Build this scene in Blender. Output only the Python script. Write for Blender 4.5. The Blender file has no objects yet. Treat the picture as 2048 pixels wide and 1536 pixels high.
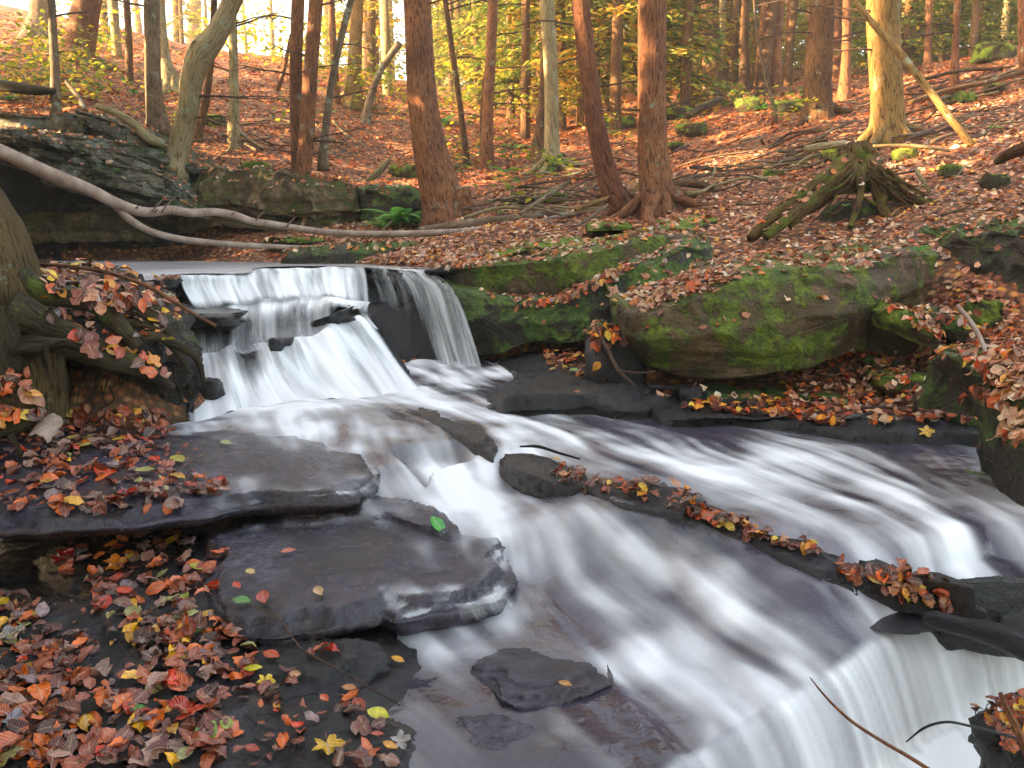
import bpy, math, random
import numpy as np
from mathutils import Vector
from mathutils.bvhtree import BVHTree
random.seed(7); rng = np.random.default_rng(7)
sc = bpy.context.scene; COL = sc.collection
# ------------------------------------------------------------------ camera, sky, sun, exposure
F, CX, CY = 1774.0, 1024.0, 768.0
PITCH = math.radians(9.2); CAMZ = 1.0
cam = bpy.data.cameras.new('camera'); co = bpy.data.objects.new('camera', cam); COL.objects.link(co)
cam.sensor_width = 36; cam.lens = 36 * F / 2048; cam.clip_end = 1500; cam.clip_start = .05
co.location = (0, 0, CAMZ); co.rotation_euler = (math.radians(90) - PITCH, 0, 0); sc.camera = co
SUNV = np.array([-1.0, -0.22, 0.33]); SUNV /= np.linalg.norm(SUNV)
ELEV = math.asin(SUNV[2]); AZ = math.atan2(SUNV[0], SUNV[1])
w = bpy.data.worlds.new('World'); sc.world = w; w.use_nodes = True
nt = w.node_tree; sky = nt.nodes.new('ShaderNodeTexSky'); sky.sky_type = 'NISHITA'; sky.sun_disc = False
sky.sun_elevation = ELEV; sky.sun_rotation = AZ; sky.dust_density = 4; sky.ozone_density = .6; sky.air_density = 1.0
tint = nt.nodes.new('ShaderNodeMix'); tint.data_type = 'RGBA'; tint.blend_type = 'MULTIPLY'
tint.inputs[0].default_value = 1; tint.inputs[7].default_value = (1.0, .86, .70, 1)
nt.links.new(sky.outputs[0], tint.inputs[6]); nt.links.new(tint.outputs[2], nt.nodes['Background'].inputs[0])
nt.nodes['Background'].inputs[1].default_value = .15
sl = bpy.data.lights.new('sun', 'SUN'); sl.energy = 4.8; sl.angle = math.radians(.5); sl.color = (1, .66, .34)
so = bpy.data.objects.new('sun', sl); COL.objects.link(so); so.location = tuple(SUNV * 60)
so.rotation_euler = Vector(SUNV).to_track_quat('Z', 'Y').to_euler()
sc.view_settings.view_transform = 'Standard'; sc.view_settings.look = 'None'; sc.view_settings.gamma = 1
sc.view_settings.exposure = 3.15
sc.cycles.max_bounces = 6; sc.cycles.transparent_max_bounces = 12; sc.cycles.diffuse_bounces = 3
sc.cycles.glossy_bounces = 2; sc.cycles.caustics_reflective = False; sc.cycles.caustics_refractive = False
# ------------------------------------------------------------------ helpers
cp, sp = math.cos(PITCH), math.sin(PITCH)
C0 = np.array([0, 0, CAMZ])
def rayd(px, py):
    x = (px - CX) / F; v = -(py - CY) / F
    d = np.array([x, cp + v * sp, -sp + v * cp]); return d / d[1]
def at(px, py, Y): return C0 + rayd(px, py) * Y
def atz(px, py, z):
    d = rayd(px, py); return C0 + d * ((z - CAMZ) / d[2])
def proj(P):
    P = np.asarray(P) - C0
    fw = P[..., 1] * cp - P[..., 2] * sp; up = P[..., 1] * sp + P[..., 2] * cp
    return CX + F * P[..., 0] / fw, CY - F * up / fw
def Tz(py, Y): return CAMZ + rayd(1024, py)[2] * Y
def S(h):
    c = [int(h[i:i+2], 16) / 255 for i in (0, 2, 4)]
    return tuple((x / 12.92 if x < .04045 else ((x + .055) / 1.055) ** 2.4) for x in c)
def _h(ix, iy, iz, seed):
    n = (ix * 374761393 + iy * 668265263 + iz * 2147483647 + seed * 974711) & 0xffffffff
    n = ((n ^ (n >> 13)) * 1274126177) & 0xffffffff
    n = ((n ^ (n >> 16)) * 2246822519) & 0xffffffff
    return ((n ^ (n >> 15)) & 0xffffff) / float(0xffffff)
def vnoise(P, seed=0):
    P = np.asarray(P, float); i = np.floor(P).astype(np.int64); f = P - i; f = f * f * (3 - 2 * f)
    r = 0
    for dx in (0, 1):
        for dy in (0, 1):
            for dz in (0, 1):
                wt = (f[..., 0] if dx else 1 - f[..., 0]) * (f[..., 1] if dy else 1 - f[..., 1]) * (f[..., 2] if dz else 1 - f[..., 2])
                r = r + wt * _h(i[..., 0] + dx, i[..., 1] + dy, i[..., 2] + dz, seed)
    return r * 2 - 1
def fbm(P, s=1.0, o=4, seed=0, g=.5):
    P = np.asarray(P, float) * s; r = 0; a = 1; t = 0
    for k in range(o):
        r = r + a * vnoise(P + 17.3 * k, seed + k); t += a; a *= g; P = P * 2.03
    return r / t
def smooth(x, a, b):
    t = np.clip((x - a) / (b - a), 0, 1); return t * t * (3 - 2 * t)
def gridF(n, m, wrap=False):
    mm = m if wrap else m - 1
    i, j = np.meshgrid(np.arange(n - 1), np.arange(mm), indexing='ij'); j2 = (j + 1) % m
    return np.stack([i * m + j, i * m + j2, (i + 1) * m + j2, (i + 1) * m + j], -1).reshape(-1, 4)
class Geo:
    def __init__(s): s.V = []; s.F = []; s.C = []; s.U = []; s.n = 0
    def add(s, V, Fs, col=None, uv=None):
        V = np.asarray(V, float).reshape(-1, 3)
        if not isinstance(Fs, list): Fs = [Fs]
        for f in Fs:
            if len(f): s.F.append(np.asarray(f, np.int64) + s.n)
        s.V.append(V); s.n += len(V)
        s.C.append(np.ones((len(V), 4)) if col is None else np.broadcast_to(np.asarray(col, float), (len(V), 4)))
        s.U.append(np.zeros((len(V), 2)) if uv is None else np.asarray(uv, float).reshape(-1, 2))
    def obj(s, name, mat, parent=None, smoothf=True, origin=None):
        return mk(name, np.concatenate(s.V), s.F, mat, parent, smoothf, np.concatenate(s.U), {'col': np.concatenate(s.C)}, origin)
def mk(name, V, Fs, mat, parent=None, smoothf=True, uv=None, attrs=None, origin=None):
    V = np.array(V, float).reshape(-1, 3)
    if not isinstance(Fs, list): Fs = [Fs]
    if origin is None and parent is None: origin = (V[:, 0].mean(), V[:, 1].mean(), V[:, 2].min())
    if origin is not None: V = V - np.asarray(origin)
    elif parent is not None: V = V - np.array(parent.location)
    me = bpy.data.meshes.new(name); me.vertices.add(len(V)); me.vertices.foreach_set('co', V.astype(np.float32).ravel())
    li = np.concatenate([f.ravel() for f in Fs]); tot = np.concatenate([np.full(len(f), f.shape[1]) for f in Fs])
    me.loops.add(len(li)); me.loops.foreach_set('vertex_index', li.astype(np.int32))
    me.polygons.add(len(tot)); st = np.concatenate([[0], np.cumsum(tot)[:-1]])
    me.polygons.foreach_set('loop_start', st.astype(np.int32))
    me.update(calc_edges=True)
    me.polygons.foreach_set('use_smooth', np.full(len(tot), smoothf))
    if uv is not None:
        l = me.uv_layers.new(name='UVMap'); l.data.foreach_set('uv', uv[li].astype(np.float32).ravel())
    for k, a in (attrs or {}).items():
        if a.ndim == 1:
            t = me.attributes.new(k, 'FLOAT', 'POINT'); t.data.foreach_set('value', a.astype(np.float32))
        else:
            t = me.attributes.new(k, 'FLOAT_COLOR', 'POINT'); t.data.foreach_set('color', a.astype(np.float32).ravel())
    if mat: me.materials.append(mat)
    o = bpy.data.objects.new(name, me); COL.objects.link(o)
    if parent is not None: o.parent = parent
    else: o.location = tuple(origin)
    return o
def tag(o, label=None, cat=None, group=None, kind=None):
    for k, v in (('label', label), ('category', cat), ('group', group), ('kind', kind)):
        if v: o[k] = v
    return o
def empty(name, loc):
    o = bpy.data.objects.new(name, None); COL.objects.link(o); o.location = tuple(float(v) for v in loc); o.empty_display_size = .2; return o
SURF = []   # surfaces leaves can lie on
def reg(V, Fs):
    if not isinstance(Fs, list): Fs = [Fs]
    SURF.append((np.asarray(V).reshape(-1, 3), Fs))
# ------------------------------------------------------------------ materials
def nmat(name):
    m = bpy.data.materials.new(name); m.use_nodes = True; t = m.node_tree; b = t.nodes['Principled BSDF']; return m, t, b
class NB:
    def __init__(s, t): s.t = t
    def n(s, ty, **kw):
        x = s.t.nodes.new(ty)
        for k, v in kw.items():
            if k.startswith('i'): x.inputs[int(k[1:])].default_value = v
            else: setattr(x, k, v)
        return x
    def l(s, a, b): s.t.links.new(a, b)
    def noise(s, vec, scale, detail=5, rough=.6, dist=0):
        x = s.n('ShaderNodeTexNoise'); x.inputs['Scale'].default_value = scale; x.inputs['Detail'].default_value = detail
        x.inputs['Roughness'].default_value = rough; x.inputs['Distortion'].default_value = dist
        if vec is not None: s.l(vec, x.inputs['Vector'])
        return x.outputs['Fac']
    def ramp(s, fac, pts):
        x = s.n('ShaderNodeValToRGB'); e = x.color_ramp.elements
        while len(e) < len(pts): e.new(.5)
        for el, (p, c) in zip(e, pts):
            el.position = p; el.color = (c, c, c, 1) if isinstance(c, (int, float)) else tuple(c)[:3] + (1,)
        s.l(fac, x.inputs[0]); return x.outputs[0]
    def mix(s, fac, a, b, mode='MIX'):
        x = s.n('ShaderNodeMix', data_type='RGBA', blend_type=mode)
        for sock, v in ((x.inputs[0], fac), (x.inputs[6], a), (x.inputs[7], b)):
            if hasattr(v, 'links') or isinstance(v, bpy.types.NodeSocket): s.l(v, sock)
            elif isinstance(v, (int, float)): sock.default_value = v
            else: sock.default_value = tuple(v)[:3] + (1,)
        return x.outputs[2]
    def math(s, op, a, b=0.0, clamp=False):
        x = s.n('ShaderNodeMath', operation=op, use_clamp=clamp)
        for sock, v in ((x.inputs[0], a), (x.inputs[1], b)):
            if isinstance(v, (int, float)): sock.default_value = v
            else: s.l(v, sock)
        return x.outputs[0]
    def mapping(s, vec, scale=(1, 1, 1), rot=(0, 0, 0)):
        x = s.n('ShaderNodeMapping'); x.inputs['Scale'].default_value = scale; x.inputs['Rotation'].default_value = rot
        s.l(vec, x.inputs['Vector']); return x.outputs[0]
    def bump(s, h, strength=.5, dist=.02, normal=None):
        x = s.n('ShaderNodeBump'); x.inputs['Strength'].default_value = strength; x.inputs['Distance'].default_value = dist
        s.l(h, x.inputs['Height'])
        if normal is not None: s.l(normal, x.inputs['Normal'])
        return x.outputs[0]
    def geo(s): return s.n('ShaderNodeNewGeometry')
    def attr(s, name): return s.n('ShaderNodeAttribute', attribute_name=name)
def rock_mat(name, base=('6e5c48', '3a3630'), moss=.5, mossc=('5a7020', '2c4416'), wet=.0, strata=1.0, rough=.75, stain=None, scale=1.0, upw=.16):
    m, t, b = nmat(name); q = NB(t); g = q.geo(); pos = g.outputs['Position']
    sep = q.n('ShaderNodeSeparateXYZ'); q.l(g.outputs['Normal'], sep.inputs[0])
    n1 = q.noise(pos, 2.2 * scale, 6, .65); n2 = q.noise(pos, 14 * scale, 6, .7); n3 = q.noise(pos, 70 * scale, 4, .7)
    st = q.noise(q.mapping(pos, (1.2, 1.2, 14)), 2.0 * scale, 5, .6, .6)
    c = q.mix(q.ramp(n1, [(.35, 0), (.62, 1)]), S(base[0]), S(base[1]))
    c = q.mix(q.math('MULTIPLY', q.ramp(st, [(.40, 1), (.55, 0)]), .6 * strata), c, tuple(x * .35 for x in S(base[1])))
    if stain: c = q.mix(q.ramp(q.noise(pos, 3.1 * scale, 5, .7, .4), [(.5, 0), (.62, .85)]), c, S(stain))
    c = q.mix(q.ramp(n2, [(.3, .55), (.6, 0)]), c, tuple(x * .3 for x in S(base[1])))
    c = q.mix(q.ramp(n3, [(.35, .5), (.62, 0)]), c, (.01, .01, .01))
    if moss > 0:
        mo = q.noise(pos, 3.0 * scale, 7, .72, .3)
        up = q.math('MULTIPLY', sep.outputs[2], upw)
        f = q.ramp(q.math('ADD', q.math('ADD', mo, up), q.math('MULTIPLY', q.noise(pos, 26, 4, .7), .22)), [(.75 - .2 * moss, 0), (.80 - .18 * moss, 1)])
        f = q.math('MULTIPLY', f, q.ramp(q.noise(pos, 38, 4, .7), [(.3, .35), (.55, 1)]))
        mc = q.mix(q.ramp(q.noise(pos, 9, 5, .75), [(.35, 0), (.65, 1)]), S(mossc[0]), S(mossc[1]))
        c = q.mix(f, c, mc)
    q.l(c, b.inputs['Base Color'])
    r = q.ramp(n2, [(.3, max(.05, rough - .2 - wet * .2)), (.7, rough)])
    q.l(r, b.inputs['Roughness'])
    b.inputs['Specular IOR Level'].default_value = .3 + .5 * wet
    h = q.math('ADD', q.math('MULTIPLY', n2, .8), q.math('MULTIPLY', n3, .35))
    h = q.math('ADD', h, q.math('MULTIPLY', st, .5 * strata))
    if moss > 0: h = q.math('ADD', h, q.math('MULTIPLY', f, .8))
    crk = q.n('ShaderNodeTexVoronoi', feature='DISTANCE_TO_EDGE'); crk.inputs['Scale'].default_value = 1.3 * scale; q.l(q.mapping(pos, (1, 1, 2.4), (.2, .5, 0)), crk.inputs['Vector'])
    h = q.math('SUBTRACT', h, q.ramp(crk.outputs['Distance'], [(0, .3), (.015, 0)]))
    q.l(q.bump(h, .8, .035), b.inputs['Normal']); return m
def wet_mat(name, c1='26242a', c2='100f12', brown=.4, rough=.12, bump=.8):
    m, t, b = nmat(name); q = NB(t); g = q.geo(); pos = g.outputs['Position']
    n1 = q.noise(pos, 2.5, 6, .6); n2 = q.noise(pos, 22, 6, .75); n3 = q.noise(pos, 110, 3, .7)
    c = q.mix(q.ramp(n1, [(.35, 0), (.62, 1)]), S(c1), S(c2))
    c = q.mix(q.ramp(q.noise(pos, 5, 5, .7, .5), [(.5, 0), (.66, brown)]), c, S('4a3526'))
    c = q.mix(q.ramp(n2, [(.36, .7), (.58, 0)]), c, S('0c0b0d'))
    q.l(c, b.inputs['Base Color'])
    q.l(q.ramp(n2, [(.35, rough), (.7, rough + .22)]), b.inputs['Roughness'])
    b.inputs['Specular IOR Level'].default_value = .6
    h = q.math('ADD', q.math('MULTIPLY', n2, 1.0), q.math('MULTIPLY', n3, .35))
    q.l(q.bump(h, bump, .02), b.inputs['Normal']); return m
def bark_mat(name, c1, c2, fis='20140e', moss=0.0, scale=1.0, rough=.85, lich=0.0, depth=.8):
    m, t, b = nmat(name); q = NB(t); uv = q.n('ShaderNodeTexCoord').outputs['UV']; g = q.geo(); pos = g.outputs['Position']
    f = q.noise(q.mapping(uv, (1, .16, 1)), 55 * scale, 5, .65, .8)
    f2 = q.noise(q.mapping(uv, (1, .35, 1)), 150 * scale, 4, .7)
    big = q.noise(pos, 1.7, 4, .6)
    c = q.mix(q.ramp(big, [(.35, 0), (.65, 1)]), S(c1), S(c2))
    c = q.mix(q.ramp(f2, [(.35, .45), (.6, 0)]), c, tuple(x * .4 for x in S(c2)))
    c = q.mix(q.ramp(f, [(.36, .95), (.52, 0)]), c, S(fis))
    if lich: c = q.mix(q.ramp(q.noise(pos, 5, 6, .75), [(.66 - .2 * lich, 0), (.72 - .15 * lich, .75)]), c, S('8d9a86'))
    if moss:
        a = q.attr('hgt'); mm = q.math('SUBTRACT', q.math('ADD', q.noise(pos, 6, 5, .7), moss - .5), q.math('MULTIPLY', a.outputs['Fac'], .55))
        c = q.mix(q.ramp(mm, [(.42, 0), (.55, .9)]), c, S('5c6a22'))
    q.l(c, b.inputs['Base Color']); b.inputs['Roughness'].default_value = rough
    b.inputs['Specular IOR Level'].default_value = .25
    h = q.math('ADD', f, q.math('MULTIPLY', f2, .4)); q.l(q.bump(h, depth, .03), b.inputs['Normal']); return m
def birch_mat():
    m, t, b = nmat('birch_bark'); q = NB(t); uv = q.n('ShaderNodeTexCoord').outputs['UV']
    f = q.noise(q.mapping(uv, (.5, 3.0, 1)), 12, 5, .7, .3); f2 = q.noise(uv, 40, 5, .7)
    c = q.mix(q.ramp(f2, [(.35, 0), (.65, 1)]), S('9a8474'), S('6e5a50'))
    c = q.mix(q.ramp(f, [(.60, 0), (.68, .9)]), c, S('2e2220')); c = q.mix(q.ramp(q.noise(uv, 5, 4), [(.45, 0), (.65, .6)]), c, S('b8a898'))
    q.l(c, b.inputs['Base Color']); b.inputs['Roughness'].default_value = .6; q.l(q.bump(f2, .5, .01), b.inputs['Normal']); return m
def leaf_mat(name, rough=.6, spec=.4, vein=False, trans=.15):
    m, t, b = nmat(name); q = NB(t); a = q.attr('col'); uv = q.n('ShaderNodeTexCoord').outputs['UV']
    c = q.mix(q.ramp(q.noise(q.geo().outputs['Position'], 60, 3, .7), [(.35, .45), (.65, 0)]), a.outputs['Color'], (.03, .012, .005))
    if vein:
        s2 = q.n('ShaderNodeSeparateXYZ'); q.l(uv, s2.inputs[0])
        d = q.math('ABSOLUTE', q.math('SUBTRACT', s2.outputs[0], .5)); rib = q.ramp(d, [(.02, .55), (.05, 0)])
        wv = q.math('SINE', q.math('MULTIPLY', q.math('SUBTRACT', s2.outputs[1], q.math('MULTIPLY', d, .6)), 60.0))
        c = q.mix(rib, c, (.5, .35, .2)); c = q.mix(q.math('MULTIPLY', q.ramp(wv, [(.6, 0), (1, 1)]), .3), c, (.02, .01, .005))
        q.l(q.bump(wv, .35, .003), b.inputs['Normal'])
    q.l(c, b.inputs['Base Color']); b.inputs['Roughness'].default_value = rough; b.inputs['Specular IOR Level'].default_value = spec
    if trans:
        tr = q.n('ShaderNodeBsdfTranslucent'); q.l(c, tr.inputs[0]); mx = q.n('ShaderNodeMixShader'); mx.inputs[0].default_value = trans
        q.l(b.outputs[0], mx.inputs[1]); q.l(tr.outputs[0], mx.inputs[2]); q.l(mx.outputs[0], t.nodes['Material Output'].inputs[0])
    return m
def litter_mat():
    m, t, b = nmat('leaf_litter_ground'); q = NB(t); pos = q.geo().outputs['Position']
    v = q.n('ShaderNodeTexVoronoi'); v.inputs['Scale'].default_value = 17; v.inputs['Randomness'].default_value = 1
    q.l(q.mapping(pos, (1, 1, 1.3)), v.inputs['Vector'])
    sx = q.n('ShaderNodeSeparateXYZ'); q.l(v.outputs['Color'], sx.inputs[0])
    c = q.ramp(sx.outputs[0], [(0, S('5c3622')), (.25, S('9c5a36')), (.5, S('b87044')), (.7, S('7c4830')), (.85, S('cc9868')), (1, S('c88034'))])
    c = q.mix(q.ramp(v.outputs['Distance'], [(.25, 0), (.6, .8)]), c, S('1f120c'))
    c = q.mix(q.ramp(q.noise(pos, .7, 4, .6), [(.45, 0), (.7, .35)]), c, S('3c3a18'))
    q.l(c, b.inputs['Base Color']); b.inputs['Roughness'].default_value = .85
    q.l(q.bump(sx.outputs[1], .8, .04), b.inputs['Normal']); return m
M = {}
M['boulder'] = rock_mat('mossy_boulder', ('7c6540', '40341f'), .84, ('7c8c22', '34521a'), .1, .5, .7, '96705a', upw=.03)
M['mossdark'] = rock_mat('dark_mossy_rock', ('4e432e', '28241c'), .58, ('647e22', '2a4a16'), .3, .4, .6)
M['cliff'] = rock_mat('cliff_stone', ('a39c86', '5a544a'), .3, ('4c5c24', '27381c'), .1, 1.0, .7, '8a9688')
M['cliffwarm'] = rock_mat('cliff_warm_stone', ('8a7650', '4e4028'), .4, ('5d6a26', '2c3814'), .1, .6, .75, 'a08a68')
M['mossy'] = rock_mat('moss_stone', ('6a6248', '443e28'), .85, ('8a9c30', '4a6620'), 0, .3, .9)
M['wet'] = wet_mat('wet_rock')
M['wetblack'] = wet_mat('wet_black_rock', '151416', '080808', .2, .12, 1.0)
M['wetsheen'] = wet_mat('wet_rock_mauve_sheen', '4a4454', '24222a', .4, .10, .65)  # mauve sheen of the sky painted into the wet rock colour
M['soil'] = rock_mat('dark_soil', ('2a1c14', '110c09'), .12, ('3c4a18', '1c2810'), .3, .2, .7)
M['litter'] = litter_mat()
M['leaf'] = leaf_mat('dry_leaf', .6, .35)
M['wetleaf'] = leaf_mat('wet_leaf', .15, .7, True, .08)
M['green'] = leaf_mat('foliage', .6, .3, False, .5)
M['red'] = bark_mat('red_bark', 'a06e4a', '744e3a', '2e1a10', lich=.35)
M['redmoss'] = bark_mat('red_bark_mossy', '9a6a4c', '744c38', '2e1a10', .35)
M['lefttree'] = bark_mat('mossy_foreground_bark', '7c6840', '54442a', '241a10', .42, 1.6, .8, .3, .9)
M['brown'] = bark_mat('brown_bark', '80603e', '5a4230', '22160e', .3, lich=.3)
M['grey'] = bark_mat('grey_bark', '8c7a62', '6a5a48', '3a2e22', .3, 1, .85, .5, .4)
M['pale'] = bark_mat('pale_bark', 'a89c78', '857650', '54462e', .25, .8, .8, .5, .5)
M['gold'] = bark_mat('tan_and_sunlit_bark', 'a8864e', '7c6238', '42301a', .4, .9, .8, .4, .5)  # tan bark; its gold also paints sunlight onto the sunlit trunks
M['root'] = bark_mat('root_bark', '54472b', '302817', '100b07', .5, 1.3, .6, .1)
M['rot'] = bark_mat('rotten_wood', '807038', '5c3c22', '140a04', .55, .8, .85, 0, 1.0)
M['dark'] = bark_mat('wet_log_bark', '2c2a2c', '161416', '060506', 0, 1, .3)
M['twig'] = bark_mat('twig_bark', '7c6454', '55423a', '2a1e18', 0, 2, .7)
M['birch'] = birch_mat()
def water_mat():
    m, t, b = nmat('stream_water'); q = NB(t); a = q.attr('foam'); pos = q.geo().outputs['Position']
    c = q.mix(q.ramp(q.noise(pos, 1.6, 4, .6), [(.4, 0), (.65, 1)]), S('453f4b'), S('2c2a31'))  # mauve sky reflection painted into the dark water colour
    c = q.mix(q.ramp(q.noise(pos, 3.3, 4, .6), [(.55, 0), (.7, .6)]), c, S('43352e'))
    c = q.mix(q.ramp(a.outputs['Fac'], [(0, 0), (.5, .36), (.85, .72), (1, 1)]), c, (.80, .82, .84))
    q.l(c, b.inputs['Base Color']); q.l(q.ramp(a.outputs['Fac'], [(0, .16), (.5, .45), (1, .8)]), b.inputs['Roughness'])
    b.inputs['Specular IOR Level'].default_value = .5
    q.l(q.bump(q.noise(pos, 9, 4, .55), .35, .03), b.inputs['Normal']); return m
def fall_mat(name='falling_water', us=13, lo=.36, hi=.62, amin=.15):
    m, t, b = nmat(name); q = NB(t); uv = q.n('ShaderNodeTexCoord').outputs['UV']; a = q.attr('dens')
    s1 = q.noise(q.mapping(uv, (us, .9, 1)), 1.0, 5, .62, .15); s2 = q.noise(q.mapping(uv, (us * .3, .7, 1)), 1.0, 3, .6, .1)
    sf = q.math('ADD', q.math('MULTIPLY', s1, .6), q.math('MULTIPLY', s2, .4))
    al = q.math('ADD', q.ramp(sf, [(lo, 0), (hi, 1)]), 0.0)
    d = a.outputs['Fac']      # density: 0 hole, .5 strands, 1 sheet
    al = q.math('ADD', q.math('MULTIPLY', al, q.math('MULTIPLY', d, 1.0)), q.math('MULTIPLY', q.math('SUBTRACT', d, .45), 1.25), True)
    al = q.math('MULTIPLY', al, q.math('MULTIPLY', d, 5.0, True), True)
    c = q.mix(q.ramp(sf, [(.34, 0), (.62, 1)]), S('c4cacd'), S('f2f4f6'))
    q.l(c, b.inputs['Base Color']); b.inputs['Roughness'].default_value = .6; b.inputs['Specular IOR Level'].default_value = .3
    tr = q.n('ShaderNodeBsdfTransparent'); mx = q.n('ShaderNodeMixShader')
    q.l(al, mx.inputs[0]); q.l(tr.outputs[0], mx.inputs[1]); q.l(b.outputs[0], mx.inputs[2]); q.l(mx.outputs[0], t.nodes['Material Output'].inputs[0])
    return m
M['water'] = water_mat(); M['fall'] = fall_mat(); M['veil'] = fall_mat('thin_falling_water', 15, .44, .66)
# ------------------------------------------------------------------ ground
UCOL = [-900, -300, 0, 200, 330, 450, 600, 720, 800, 900, 1050, 1250, 1300, 1550, 1740, 1820, 1900, 2048, 2600]
def K(*a): return list(a)
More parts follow.
